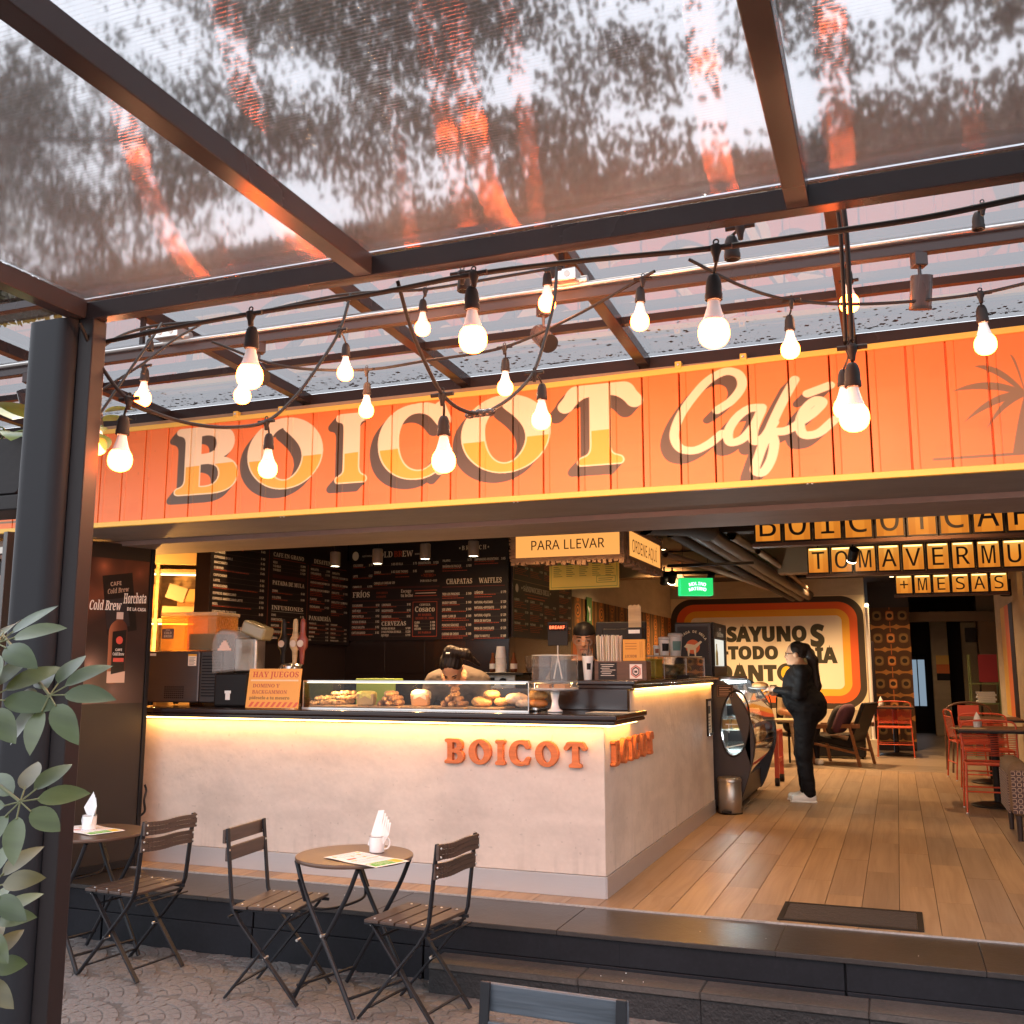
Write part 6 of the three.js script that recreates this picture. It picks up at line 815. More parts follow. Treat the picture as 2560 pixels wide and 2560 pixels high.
{ // second glass case and food on the tall counter
  const x = -1.86, za = -7.62, zb = -9.35, t = thing('sandwich_case', 'glass case with filled breads on the tall counter', 'display case', [x, TT, (za + zb) / 2]); const d = (za - zb) / 2, w = 0.20, h = 0.17;
  P(t, 'side_pane', box6(w - 0.004, w, 0.004, h, -d, d, 0), M.pane); P(t, 'end_pane', box6(-w, w - 0.005, 0.004, h, d - 0.004, d, 0), M.pane); P(t, 'top_pane', box6(-w, w, h + 0.001, h + 0.006, -d, d, 0), M.pane); P(t, 'edge_trim', mg([box6(w + 0.001, w + 0.006, h - 0.003, h + 0.007, -d, d, 0.001), box6(w + 0.001, w + 0.006, 0, h, -0.004, 0.004, 0.001), box6(w + 0.001, w + 0.006, 0, h, d - 0.004, d + 0.004, 0.001), box6(-w, w, h - 0.003, h + 0.007, d + 0.001, d + 0.006, 0.001), box6(w + 0.001, w + 0.006, 0, h, -d, -d + 0.008, 0.001)]), M.brushed);
  const crust = std(0xffffff, 0.7, { map: tCrust }), r = rng(321);
  for (let i = 0; i < 9; i++) { const q = thing('filled_bread', ['first', 'second', 'third', 'fourth', 'fifth', 'sixth', 'seventh', 'eighth', 'ninth'][i] + ' filled bread from the near end of the glass case on the tall counter', 'bread', [x + 0.02, TT + 0.002, za - 0.42 - i * 0.14], (r() - 0.5) * 0.4); P(q, 'loaf', new THREE.SphereGeometry(1, 16, 10).scale(0.10, 0.045, 0.055).translate(0, 0.05 + (i % 3) * 0.012, 0), i % 2 ? crust : std(lin(0.35, 0.25, 0.10), 0.8, { bumpMap: bRough, bumpScale: 0.02 })); }
  const cr = thing('yellow_tin_box', 'old yellow metal box at the near end of the tall counter case', 'box', [x - 0.02, TT + 0.003, za - 0.16]); P(cr, 'body', bx(0.30, 0.14, 0.24, 0, 0.07, 0, 0.012), std(lin(0.46, 0.31, 0.03), 0.5, { map: tDark })); P(cr, 'lid_lip', bx(0.31, 0.012, 0.25, 0, 0.143, 0, 0.004), std(lin(0.5, 0.36, 0.05), 0.5));
  const pl = thing('tray_stack', 'red and black trays stacked on the tall counter before the breads', 'trays', [x + 0.28, TT, za - 0.50], 0); P(pl, 'tray', bx(0.10, 0.012, 0.36, 0, 0.006, 0, 0.003), M.black); P(pl, 'tray', bx(0.10, 0.012, 0.34, 0, 0.019, 0.0, 0.003), M.black); 
  const cupT = (lab, z, s, deco) => { const q = thing('takeaway_cup', lab, 'cup', [x + 0.06, TT + 0.178, z]); P(q, 'cup', lathe([[0.001, 0], [0.034 * s, 0], [0.045 * s, 0.13 * s], [0.001, 0.13 * s]], 24), M.white); P(q, 'lid', lathe([[0.001, 0.131 * s], [0.048 * s, 0.131 * s], [0.048 * s, 0.14 * s], [0.043 * s, 0.152 * s], [0.001, 0.152 * s]], 24), M.white); P(q, 'print', new THREE.CylinderGeometry(0.0436 * s, 0.039 * s, 0.06 * s, 24, 1, true, -0.2, 1.4).translate(0, 0.07 * s, 0), deco); };
  cupT('smallest of the takeaway cups on the glass case', -8.0, 0.55, std(lin(0.35, 0.12, 0.06), 0.6)); cupT('middle white takeaway cup with a dark print on the glass case', -8.30, 1.05, M.black); cupT('tallest takeaway cup with green and blue print on the glass case', -8.75, 1.35, std(lin(0.16, 0.32, 0.30), 0.6));
}
{
  const t = thing('cold_brew_fridge', 'black countertop mini fridge with a mule emblem and a lit glass door', 'mini fridge', [-1.69, TT + 0.002, -10.03]); // stands at the far counter end
  P(t, 'cabinet', box6(-0.33, 0.03, 0.0, 0.52, -0.55, 0.24, 0.012), std(lin(0.020, 0.012, 0.010), 0.35));
  P(t, 'emblem', keep(plate(0.30, 0.36).translate(-0.15, 0.30, 0.2425)), std(0xffffff, 0.5, { map: canvasTex(200, 240, (g, w, h) => { g.fillStyle = '#1c120f'; g.fillRect(0, 0, w, h); g.fillStyle = '#d8642c'; g.beginPath(); g.arc(98, 130, 46, 0, 7); g.fill(); g.fillStyle = '#e0cdaa'; g.beginPath(); g.moveTo(40, 130); g.lineTo(60, 110); g.lineTo(110, 118); g.lineTo(150, 92); g.lineTo(160, 100); g.lineTo(120, 140); g.lineTo(118, 190); g.lineTo(110, 190); g.lineTo(104, 150); g.lineTo(80, 150); g.lineTo(74, 190); g.lineTo(66, 190); g.lineTo(62, 140); g.fill(); g.fillRect(40, 192, 116, 5); g.font = 'bold 22px sans-serif'; g.textAlign = 'center'; const s = 'PATADA DE MULA'; for (let i = 0; i < s.length; i++) { const a = -1.05 + i / (s.length - 1) * 2.1; g.save(); g.translate(98 + Math.sin(a) * 88, 128 - Math.cos(a) * 88); g.rotate(a); g.fillText(s[i], 0, 0); g.restore(); } }) }));
  const dr = P(t, 'door_frame', mg([box6(0.031, 0.05, 0.0, 0.10, -0.54, 0.23, 0.003), box6(0.031, 0.05, 0.36, 0.52, -0.54, 0.23, 0.003), box6(0.031, 0.05, 0.1005, 0.3595, 0.17, 0.23, 0.003), box6(0.031, 0.05, 0.1005, 0.3595, -0.54, -0.46, 0.003)]), M.black);
  P(dr, 'lit_interior_panel', keep(plate(0.63, 0.26).rotateY(Math.PI / 2).translate(0.033, 0.23, -0.145)), new THREE.MeshStandardMaterial({ color: 0x888888, roughness: 0.5, emissive: lin(0.30, 0.30, 0.26) })); P(dr, 'door_print', keep(plate(0.5, 0.12).rotateY(Math.PI / 2).translate(0.0515, 0.43, -0.145)), std(0xffffff, 0.5, { map: canvasTex(200, 56, (g, w, h) => { g.fillStyle = '#100c0b'; g.fillRect(0, 0, w, h); g.fillStyle = '#e6dcc8'; g.textAlign = 'center'; g.font = 'bold 18px sans-serif'; g.fillText('CAFE', 100, 20); g.font = 'bold 30px serif'; g.fillText('Cold Brew', 100, 48); }) })); P(dr, 'bottle', lathe([[0.001, 0.1], [0.03, 0.1], [0.03, 0.22], [0.012, 0.26], [0.012, 0.31], [0.001, 0.31]], 14).scale(0.35, 1, 1.2).translate(0.046, 0.005, 0.05), std(lin(0.35, 0.3, 0.12), 0.2));
}

// ================= room behind: wallpaper, mural, lit letters, pipes =================
{
  const tx = canvasTex(256, 256, (g, w, h) => { g.fillStyle = '#7a5220'; g.fillRect(0, 0, w, h); for (const [ox, ph] of [[64, 0], [192, 128]]) { g.fillStyle = '#4a3314'; g.fillRect(ox - 54, 0, 22, h); g.fillRect(ox + 32, 0, 22, h); for (let y = -128; y <= 384; y += 128) { const yy = y + ph * 0.5; g.fillStyle = '#b06a24'; g.beginPath(); g.ellipse(ox, yy, 30, 44, 0, 0, 7); g.fill(); g.fillStyle = '#3a2810'; g.beginPath(); g.ellipse(ox, yy, 20, 32, 0, 0, 7); g.fill(); g.fillStyle = '#c07a30'; g.beginPath(); g.ellipse(ox, yy, 14, 24, 0, 0, 7); g.fill(); g.fillStyle = '#2e2010'; g.beginPath(); g.ellipse(ox, yy, 7, 13, 0, 0, 7); g.fill(); g.fillStyle = '#b06a24'; g.beginPath(); g.arc(ox, yy + 64, 13, 0, 7); g.fill(); } } });
  tx.wrapS = tx.wrapT = THREE.RepeatWrapping;
  const t = thing('oval_wallpaper', 'retro brown and orange oval chain wallpaper right of the bar', 'wallpaper', [-3.5575, 0, -13.9]); const W = 6.2, H = 2.10; tx.repeat.set(W / 1.05, H / 0.52); P(t, 'print', keep(new THREE.PlaneGeometry(W, H).rotateY(Math.PI / 2).translate(0, 0.4 + H / 2, 0.0)), std(0xffffff, 0.8, { map: tx }));
}
{
  const tx = canvasTex(1024, 640, (g, w, h) => {
    const rr = (i, rad, c) => { g.fillStyle = c; g.beginPath(); g.roundRect(i, i, w - 2 * i, h - 2 * i, rad); g.fill(); }; g.fillStyle = '#e3d3b2'; g.fillRect(0, 0, w, h); rr(4, 120, '#40352a'); rr(36, 100, '#e2632c'); rr(76, 72, '#edb03a'); rr(114, 30, '#f0e6d0');
    g.fillStyle = '#3c3a2c'; const line = (s, x, y, size, sx) => { g.save(); g.translate(x, y); g.scale(sx, 1); g.font = `bold ${size}px sans-serif`; g.fillText(s, 0, 0); g.strokeStyle = '#3c3a2c'; g.lineWidth = size * 0.085; g.strokeText(s, 0, 0); g.restore(); };
    line('DESAYUNO', 176, 254, 112, 0.94); line('S', 748, 282, 160, 0.86); line('+TODO', 262, 356, 96, 1.0); line('DÍA', 700, 378, 112, 0.9); line('DANT', 254, 480, 116, 1.0); g.beginPath(); g.arc(622, 436, 54, 0, 7); g.fill(); g.fillStyle = '#edc03a'; g.beginPath(); g.ellipse(616, 434, 26, 36, 0.2, 0, 7); g.fill(); g.fillStyle = '#3c3a2c'; line('BREAKFAST', 380, 530, 34, 1);
  });
  const t = thing('wall_mural', 'large painted rounded-rectangle mural in brown, orange and yellow with DESAYUNOS lettering', 'mural', [-2.0, 0, -16.996]); const x0 = -3.571, x1 = -0.442, y0 = 1.007, y1 = 2.827; P(t, 'print', keep(new THREE.PlaneGeometry(x1 - x0, y1 - y0).translate((x0 + x1) / 2 + 2.0, (y0 + y1) / 2, 0)), std(0xffffff, 0.75, { map: tx }));
  const base = thing('wall_baseboard', 'pale baseboard along the mural wall', 'baseboard', [0, 0, 0]); P(base, 'board', box6(-3.5, -0.43, F, F + 0.20, -16.999, -16.98, 0.003), std(lin(0.42, 0.33, 0.22), 0.6));
  const p = thing('white_pole', 'slim white pole at the right end of the mural wall', 'pole', [-0.395, F, -16.88]); P(p, 'shaft', cyl(0.028, 0.028, 2.05, 0, 0.25, 0, 16), M.white); P(p, 'foot', box6(-0.07, 0.07, 0, 0.25, -0.07, 0.07, 0.01), M.cream); const gl = P(p, 'end_lamp', new THREE.SphereGeometry(0.03, 12, 8).translate(0, 2.33, 0), glow(5, 4, 2)); void gl;
}
{
  const tx = canvasTex(256, 256, (g, w, h) => { g.fillStyle = '#a87034'; g.fillRect(0, 0, w, h); for (const [ox, oy] of [[128, 128], [0, 128], [256, 128]]) for (let k = -1; k <= 1; k++) { const y = oy + k * 256; const big = ox === 128; g.fillStyle = '#4a2e14'; g.beginPath(); g.roundRect(ox - 88, y - 118, 176, 236, 80); g.fill(); g.fillStyle = big ? '#b4622a' : '#7a5a30'; g.beginPath(); g.roundRect(ox - 46, y - 54, 92, 108, 34); g.fill(); g.fillStyle = big ? '#c98a4a' : '#8a6a3c'; g.beginPath(); g.roundRect(ox - 36, y - 42, 72, 84, 26); g.fill(); g.fillStyle = '#2c1c0c'; g.beginPath(); g.arc(ox, y, 26, 0, 7); g.fill(); } g.fillStyle = '#b4622a'; g.fillRect(124, 0, 8, 60); g.fillRect(124, 196, 8, 60); });
  tx.wrapS = tx.wrapT = THREE.RepeatWrapping; const H = 2.2, W = 0.62; tx.repeat.set(1.55, H / 0.375); tx.offset.set(-0.275, 0);
  const t = thing('squares_wallpaper', 'narrow strip of retro rounded-square wallpaper right of the mural', 'wallpaper', [-0.07, 0, -17.996]); P(t, 'print', keep(new THREE.PlaneGeometry(W, H).translate(0, 0.47 + H / 2, 0)), std(0xffffff, 0.8, { map: tx }));
  const s = thing('dark_shutter', 'dark upright padded shutter beside the rounded-square wallpaper', 'shutter', [-0.385, 0.9, -17.6]); P(s, 'panel', box6(-0.05, 0.05, 0, 1.2, -0.2, 0.1, 0.02), std(lin(0.035, 0.024, 0.03), 0.6)); P(s, 'edge', box6(-0.055, 0.055, -0.02, 0, -0.2, 0.1, 0.004), M.woodDark);
}
// lit letter boxes
function letterSign(label, text, xL, pitchX, yB, h, z, xEnd) {
  const t = thing('letter_sign', label, 'sign', [xL, yB, z], 0); const n = text.length, fr = 0.075 * pitchX / 0.25;
  const ribs = canvasTex(128, 160, (g, w, hh) => { g.fillStyle = '#fff'; g.fillRect(0, 0, w, hh); const q = g.createLinearGradient(0, 0, 0, hh); q.addColorStop(0, '#ffe0a0'); q.addColorStop(0.5, '#f6b860'); q.addColorStop(1, '#eaa64e'); g.fillStyle = q; g.fillRect(0, 0, w, hh); for (let i = 0; i < 9; i++) { g.fillStyle = 'rgba(140,70,10,0.55)'; g.fillRect(4 + i * 3.4, 0, 1.2, hh); g.fillRect(w - 5 - i * 3.4, 0, 1.2, hh); } });
  const pm = new THREE.MeshStandardMaterial({ color: 0x2a1a08, roughness: 0.35, emissive: lin(0.36, 0.235, 0.10), emissiveMap: ribs });
  const bm = std(lin(0.018, 0.010, 0.006), 0.5);
  for (let i = 0; i < n; i++) {
    const x = i * pitchX, w = pitchX - 0.012; const fw = pitchX * 0.055;
    const fg = mg([box6(x, x + w, 0, fw, -0.10, 0.012, 0.001), box6(x, x + w, h - fw, h, -0.10, 0.012, 0.001), box6(x, x + fw, fw + 0.0005, h - fw - 0.0005, -0.10, 0.012, 0.001), box6(x + w - fw, x + w, fw + 0.0005, h - fw - 0.0005, -0.10, 0.012, 0.001)]);
    const b = P(t, 'letter_box', fg, bm); P(b, 'light_panel', keep(plate(w - 2 * fw, h - 2 * fw, 0.01).translate(x + w / 2, h / 2, -0.01)), pm);
    P(b, 'glow_tube_lamp', box6(x + fw + 0.01, x + w - fw - 0.01, h - fw - 0.018, h - fw - 0.004, -0.003, 0.006, 0), glow(1.3, 0.9, 0.3));
    const g = new TextGeometry(text[i], { font: fontMono, size: h * 0.64, depth: 0.004, curveSegments: 5 }); g.computeBoundingBox(); const bb = g.boundingBox; g.translate(x + w / 2 - (bb.min.x + bb.max.x) / 2, h * 0.50 - (bb.min.y + bb.max.y) / 2, -0.003); g.scale(1, 1, 1); P(b, 'letter', g, bm);
  }
  P(t, 'carrier', box6(-0.02, n * pitchX, -0.03, -0.002, -0.10, 0.012, 0.002), M.woodDark); P(t, 'hanger', mg([0.1, n * pitchX - 0.1].map((x) => rod(V(x, h, -0.05), V(x, h + 0.4, -0.05), 0.008))), M.black); void xEnd;
  const l = new THREE.RectAreaLight(0xffa850, 0.4, n * pitchX, h); l.position.set(xL + n * pitchX / 2, yB + h / 2, z + 0.02); scene.add(l); l.lookAt(xL + n * pitchX / 2, yB + h / 2 - 0.3, z + 2);
}
letterSign('topmost row of lit letter boxes reading BOICOTCAFE, cut by the lintel', 'BOICOTCAFE', -0.996, 0.2246, 2.628, 0.29, -8.0);
letterSign('middle row of lit letter boxes reading TOMAVERMUT', 'TOMAVERMUT', -0.781, 0.2209, 2.588, 0.268, -10.4);
letterSign('lowest row of lit letter boxes reading +MESAS', '+MESAS', 0.039, 0.211, 2.556, 0.236, -13.2);
{
  const t = thing('green_sign', 'green glowing box sign with white arched lettering', 'sign', [-2.02, 2.54, -11.0], 0.42);
  const tx = canvasTex(192, 96, (g) => { g.fillStyle = '#20a050'; g.fillRect(0, 0, 192, 96); g.fillStyle = '#e4fbff'; g.font = 'bold 26px sans-serif'; g.textAlign = 'center'; for (const [s, y] of [['MOLINO', 40], ['MATERNO', 68]]) for (let i = 0; i < s.length; i++) { const u = (i - (s.length - 1) / 2) / s.length; g.save(); g.translate(100 + u * 96, y + u * u * 30); g.rotate(u * 0.5); g.fillText(s[i], 0, 0); g.restore(); } });
  P(t, 'light_box', bx(0.36, 0.19, 0.13, 0, 0, -0.01, 0.004), new THREE.MeshStandardMaterial({ color: 0x0a3a1a, emissive: lin(0.015, 0.38, 0.12) })); P(t, 'light_face', keep(plate(0.355, 0.185, 0.004).translate(0, 0, 0.058)), new THREE.MeshStandardMaterial({ color: 0x0a3a1a, emissive: lin(1, 1, 1), emissiveMap: tx, emissiveIntensity: 0.9 })); P(t, 'wire', mg([rod(V(-0.14, 0.09, 0), V(-0.14, 0.5, 0), 0.003), rod(V(0.14, 0.09, 0), V(0.14, 0.5, 0), 0.003)]), M.black);
  const c = thing('wall_clock', 'round wall clock with an orange back panel near the green sign', 'clock', [-2.480, 2.738, -12.194], 0.5); c.scale.setScalar(0.62); P(c, 'case', rod(V(0, 0, 0), V(0, 0, 0.05), 0.17, 0.17, 28), M.woodDark); P(c, 'face', rod(V(0, 0, 0.051), V(0, 0, 0.055), 0.15, 0.15, 28), M.cream); P(c, 'hands', mg([bar(V(0, 0, 0.057), V(0.0, 0.11, 0.057), 0.01, 0.002, V(0, 0, 1), 0), bar(V(0, 0, 0.0575), V(0.07, 0.03, 0.0575), 0.012, 0.002, V(0, 0, 1), 0)]), M.black); P(c, 'orange_panel', new THREE.CylinderGeometry(0.20, 0.20, 0.03, 28, 1, false, 0, Math.PI).rotateX(Math.PI / 2).translate(-0.06, 0, -0.02), M.orange);
  const e = thing('exit_sign', 'small green exit pictogram sign on the oval wallpaper', 'sign', [-3.535, 2.32, -12.0], Math.PI / 2); P(e, 'plate', bx(0.22, 0.42, 0.01, 0, 0, 0, 0.003), std(lin(0.06, 0.16, 0.05), 0.5)); P(e, 'arrow', mg([box6(-0.02, 0.02, -0.08, 0.08, 0.006, 0.008, 0), rotZ(box6(-0.015, 0.015, -0.06, 0.06, 0.006, 0.008, 0), 0.8).translate(-0.04, 0.05, 0)]), M.white);
  const fp = thing('red_framed_poster', 'small dark-framed red picture on the oval wallpaper behind the till', 'picture', [-3.53, 1.86, -11.55], Math.PI / 2 - 0.3); P(fp, 'frame', bx(0.62, 0.52, 0.04, 0, 0, 0, 0.005), M.darkBrown); P(fp, 'picture', plate(0.46, 0.36, 0.004).translate(0.02, 0, 0.023), std(lin(0.45, 0.12, 0.04), 0.6));
}
{ // pipes and lighting track under the ceiling
  const t = thing('ceiling_pipes', 'bundle of brown ceiling pipes running back from the till', 'pipes', [0, 0, 0]);
  const pipe = (pts, r, m = M.pipe) => P(t, 'pipe', tube(pts, r, 24, 12), m);
  pipe([[-1.734, 2.752, -7.386], [-1.527, 2.818, -8.103], [-1.455, 2.830, -8.562]], 0.10, M.ceil); pipe([[-1.567, 2.802, -8.307], [-1.457, 2.760, -10.630], [-1.337, 2.737, -16.094]], 0.055); pipe([[-1.476, 2.830, -8.554], [-1.364, 2.785, -11.203], [-1.244, 2.783, -16.447]], 0.062); pipe([[-1.632, 2.726, -7.862], [-1.564, 2.705, -10.599], [-1.406, 2.687, -15.535]], 0.04, M.ceil); pipe([[-1.325, 2.837, -9.043], [-1.308, 2.919, -12.284], [-1.219, 2.823, -16.666]], 0.042); pipe([[-1.891, 2.672, -8.855], [-1.643, 2.669, -11.116], [-1.501, 2.685, -13.333]], 0.03, M.beige); pipe([[-1.233, 2.812, -10.165], [-1.245, 2.874, -12.858], [-1.211, 2.859, -15.580]], 0.03, M.beige);
  P(t, 'support_bar', mg([rod(V(-1.954, 2.925, -14.204), V(-0.983, 2.925, -14.573), 0.02), rod(V(-1.875, 2.564, -8.880), V(-1.237, 2.655, -9.757), 0.015)]), M.black);
  const tk = thing('ceiling_track', 'thin black lighting track in front of the green sign', 'lighting track', [0, 0, 0]); P(tk, 'track', rod(V(-2.583, 2.740, -11.289), V(-1.672, 2.793, -12.167), 0.02), M.black);
  const sp = (lab, x, y, d, lit) => { const p = [-0.801, 2.311, -0.667]; void p; const q = thing('track_spot_lamp', lab, 'spotlight', [x, y, d], 0.4, 'track spots deep in the room'); P(q, 'head', rotX(cyl(0.045, 0.05, 0.13, 0, -0.065, 0, 16), 0.7), M.black); P(q, 'stem', rod(V(0, 0.04, 0), V(0, 0.14, 0), 0.01), M.black); if (lit) P(q, 'lamp_face', rotX(cyl(0.044, 0.044, 0.006, 0, -0.074, 0, 16), 0.7), glow(8, 6.4, 4)); };
  sp('unlit track spot left of the small clock', ...[-2.444, 2.674, -11.352], false); sp('lit track spot above the orange clock panel', ...[-2.337, 2.677, -11.284], true); sp('unlit track spot right above the green sign', ...[-1.998, 2.713, -11.840], false);
  sp('lit track spot in front of the letters TOM', ...[-0.334, 2.731, -10.087], true); sp('unlit track spot in front of the letter R of TOMAVERMUT', ...[0.739, 2.881, -10.686], false); sp('unlit track spot in front of the S of +MESAS', ...[0.712, 2.884, -13.708], false);
  const spk = thing('wall_speaker', 'black speaker at the right end of the +MESAS letters', 'speaker', [1.350, 2.651, -13.881], -0.3); P(spk, 'cabinet', bx(0.16, 0.21, 0.16, 0, 0, 0, 0.01), M.black); P(spk, 'grille', bx(0.14, 0.19, 0.01, 0, 0, 0.086, 0.004), M.rubber);
  const sp2 = thing('corridor_speaker', 'small black speaker high in the dark back room', 'speaker', [1.175, 2.203, -18.221], -0.2); P(sp2, 'cabinet', bx(0.17, 0.24, 0.16, 0, 0, 0, 0.01), M.black); P(sp2, 'grille', bx(0.15, 0.22, 0.01, 0, 0, 0.086, 0.004), M.rubber);
}
// ================= display fridge, bin, doormat =================
{
  const t = thing('cake_fridge', 'dark curved cake fridge with a lit oval side window at the counter end', 'display fridge', [0, F, 0]); const zA = -9.93, zB = -11.75;
  const prof = (s) => { s.moveTo(-1.83, 0.04); s.lineTo(-1.485, 0.04); s.bezierCurveTo(-1.43, 0.12, -1.40, 0.22, -1.34, 0.42); s.bezierCurveTo(-1.27, 0.62, -1.30, 0.88, -1.45, 1.08); s.bezierCurveTo(-1.50, 1.16, -1.54, 1.20, -1.62, 1.22); s.lineTo(-1.83, 1.22); s.lineTo(-1.83, 0.04); };
  const side = (z) => { const s = new THREE.Shape(); prof(s); const hole = new THREE.Path(); hole.absellipse(-1.475, 0.815, 0.135, 0.305, 0, Math.PI * 2, true, -0.10); s.holes.push(hole); return extr(s, 0.05, 0.006, 14).translate(0, 0, z); };
  const dk = std(lin(0.028, 0.022, 0.026), 0.4); P(t, 'side_frame', side(zA), dk); P(t, 'side_frame', side(zB), dk);
  P(t, 'window_rim', new THREE.TorusGeometry(1, 0.035, 8, 48).scale(0.138, 0.308, 0.25).rotateZ(-0.10).translate(-1.475, 0.815, zA + 0.055), M.black);
  const gp = [[-1.44, 0.28], [-1.35, 0.45], [-1.305, 0.62], [-1.315, 0.82], [-1.40, 1.0], [-1.52, 1.17]]; const pos = [], idx = []; const cc = curve(gp.map(([a, b]) => [a, b, 0])).getPoints(20); cc.forEach((q, i) => { pos.push(q.x, q.y, zA, q.x, q.y, zB + 0.05); if (i < 20) { const o = i * 2; idx.push(o, o + 2, o + 1, o + 1, o + 2, o + 3); } }); const g = new THREE.BufferGeometry(); g.setAttribute('position', new THREE.Float32BufferAttribute(pos, 3)); g.setIndex(idx); g.computeVertexNormals(); P(t, 'curved_glass', g, M.pane);
  P(t, 'base', box6(-1.82, -1.48, 0.045, 0.28, zB + 0.06, zA - 0.002, 0.01), dk); P(t, 'back_wall', box6(-1.85, -1.832, 0.04, 1.2, zB, zA + 0.05, 0), std(lin(0.5, 0.5, 0.5), 0.4)); P(t, 'top', box6(-1.83, -1.60, 1.222, 1.25, zB, zA + 0.05, 0.006), dk);
  for (const y of [0.52, 0.74, 0.98]) P(t, 'shelf', mg([box6(-1.82, -1.40, y, y + 0.008, zB + 0.1, zA - 0.06, 0), box6(-1.41, -1.395, y - 0.01, y + 0.03, zB + 0.1, zA - 0.06, 0.002)]), phy(lin(0.8, 0.85, 0.85), 0.1, { transmission: 0.5, thickness: 0 }));
  P(t, 'wire_rail', mg([tube([[-1.58, 0.80, zA - 0.04], [-1.37, 0.80, zA - 0.04]], 0.006, 4), tube([[-1.58, 0.58, zA - 0.04], [-1.36, 0.63, zA - 0.04]], 0.006, 4), rod(V(-1.55, 0.72, zA - 0.04), V(-1.55, 0.80, zA - 0.04), 0.005), rod(V(-1.42, 0.72, zA - 0.04), V(-1.42, 0.80, zA - 0.04), 0.005)]), M.white);
  P(t, 'top_lamp', box6(-1.70, -1.60, 1.18, 1.20, zB + 0.1, zA - 0.1, 0), glow(3, 3.4, 3.4)); const l = new THREE.PointLight(0xe6f2f2, 1.1, 0, 2); l.position.set(-1.58, F + 1.12, -10.4); scene.add(l); const l3 = l.clone(); l3.position.set(-1.58, F + 0.68, -10.25); l3.intensity = 0.45; scene.add(l3);
  const foods = [[-1.58, 0.99, -10.15, 0xd8b080], [-1.50, 0.99, -10.5, 0xc89060], [-1.60, 0.75, -10.1, 0xc8a060], [-1.50, 0.75, -10.2, 0xd8b878], [-1.46, 0.75, -10.75, 0xa06030], [-1.47, 0.53, -10.9, 0x8a4a28], [-1.44, 0.75, -11.2, 0xb87840]];
  foods.forEach(([x, y, z, c], i) => { const q = thing('packed_cake', ['first', 'second', 'third', 'fourth', 'fifth', 'sixth', 'seventh'][i] + ' wrapped cake portion inside the curved cake fridge, counted from the oval window', 'cake', [x, F + y + 0.002, z]); P(q, 'cake', bx(0.09, 0.09, 0.16, 0, 0.045, 0, 0.01), std(new THREE.Color(c).multiplyScalar(0.8), 0.6)); P(q, 'clear_lid', bx(0.10, 0.03, 0.17, 0, 0.106, 0, 0.004), phy(lin(0.9, 0.9, 0.9), 0.05, { transmission: 0.85, thickness: 0 })); });
  P(t, 'notice', keep(plate(0.16, 0.12).translate(-1.56, 1.14 - 0.02, zA + 0.058)), std(0xffffff, 0.6, { map: canvasTex(64, 48, (q, w, h) => { q.fillStyle = '#2a1410'; q.fillRect(0, 0, w, h); q.strokeStyle = '#a87a64'; q.strokeRect(3, 3, w - 6, h - 6); q.fillStyle = '#c09880'; for (let i = 0; i < 5; i++) q.fillRect(10, 10 + i * 7, 44 - (i % 2) * 8, 2); }) }));
  P(t, 'foot', mg([cyl(0.03, 0.03, 0.04, -1.55, 0, zA - 0.05), cyl(0.03, 0.03, 0.04, -1.55, 0, zB + 0.1)]), M.black);
  const cart = thing('red_trolley', 'orange-red trolley end with a black castor behind the cake fridge', 'trolley', [-1.33, F, -12.15]); P(cart, 'frame', mg([box6(-0.05, 0.0, 0.09, 0.62, -0.02, 0.02, 0.006), box6(-0.05, 0.0, 0.09, 0.62, -0.52, -0.48, 0.006), box6(-0.05, 0.0, 0.57, 0.62, -0.479, -0.021, 0.006), box6(-0.05, -0.01, 0.25, 0.30, -0.479, -0.021, 0.004)]), M.red); P(cart, 'castor', mg([rod(V(-0.05, 0.045, 0), V(0, 0.045, 0), 0.045, 0.045, 16), rod(V(-0.05, 0.045, -0.5), V(0, 0.045, -0.5), 0.045, 0.045, 16)]), M.black);
  const bin = thing('pedal_bin', 'small brushed steel pedal bin against the counter end', 'bin', [-1.525, F, -9.74]); P(bin, 'body', lathe([[0.001, 0.012], [0.108, 0.012], [0.108, 0.29], [0.001, 0.29]], 36), M.brushed); P(bin, 'lid', lathe([[0.112, 0.291], [0.112, 0.315], [0.10, 0.328], [0.001, 0.336]], 36), M.brushed); P(bin, 'base', lathe([[0.001, 0], [0.112, 0], [0.112, 0.011], [0.001, 0.011]], 36), M.black); P(bin, 'pedal', box6(-0.06, 0.03, 0.018, 0.036, 0.10, 0.135, 0.004), M.black);
  const mat = thing('doormat', 'grey ribbed doormat with a rubber border at the shop entrance', 'doormat', [0, F + 0.0015, 0]); const a = [-0.702, 0.325, -6.142], b = [0.020, 0.325, -6.267], c = [0.094, 0.325, -5.829], d = [-0.648, 0.325, -5.709]; const x0 = (a[0] + d[0]) / 2, x1 = (b[0] + c[0]) / 2, z0 = (c[2] + d[2]) / 2, z1 = (a[2] + b[2]) / 2; P(mat, 'border', mg([box6(x0, x1, 0, 0.007, z0 - 0.03, z0, 0.002), box6(x0, x1, 0, 0.007, z1, z1 + 0.03, 0.002), box6(x0, x0 + 0.03, 0, 0.007, z1 + 0.0301, z0 - 0.0301, 0.002), box6(x1 - 0.03, x1, 0, 0.007, z1 + 0.0301, z0 - 0.0301, 0.002)]), M.rubber); P(mat, 'pile', box6(x0 + 0.031, x1 - 0.031, 0, 0.0055, z1 + 0.031, z0 - 0.031, 0), std(lin(0.055, 0.042, 0.036), 0.95, { map: tFabric, bumpMap: bRough, bumpScale: 0.008 }));
}
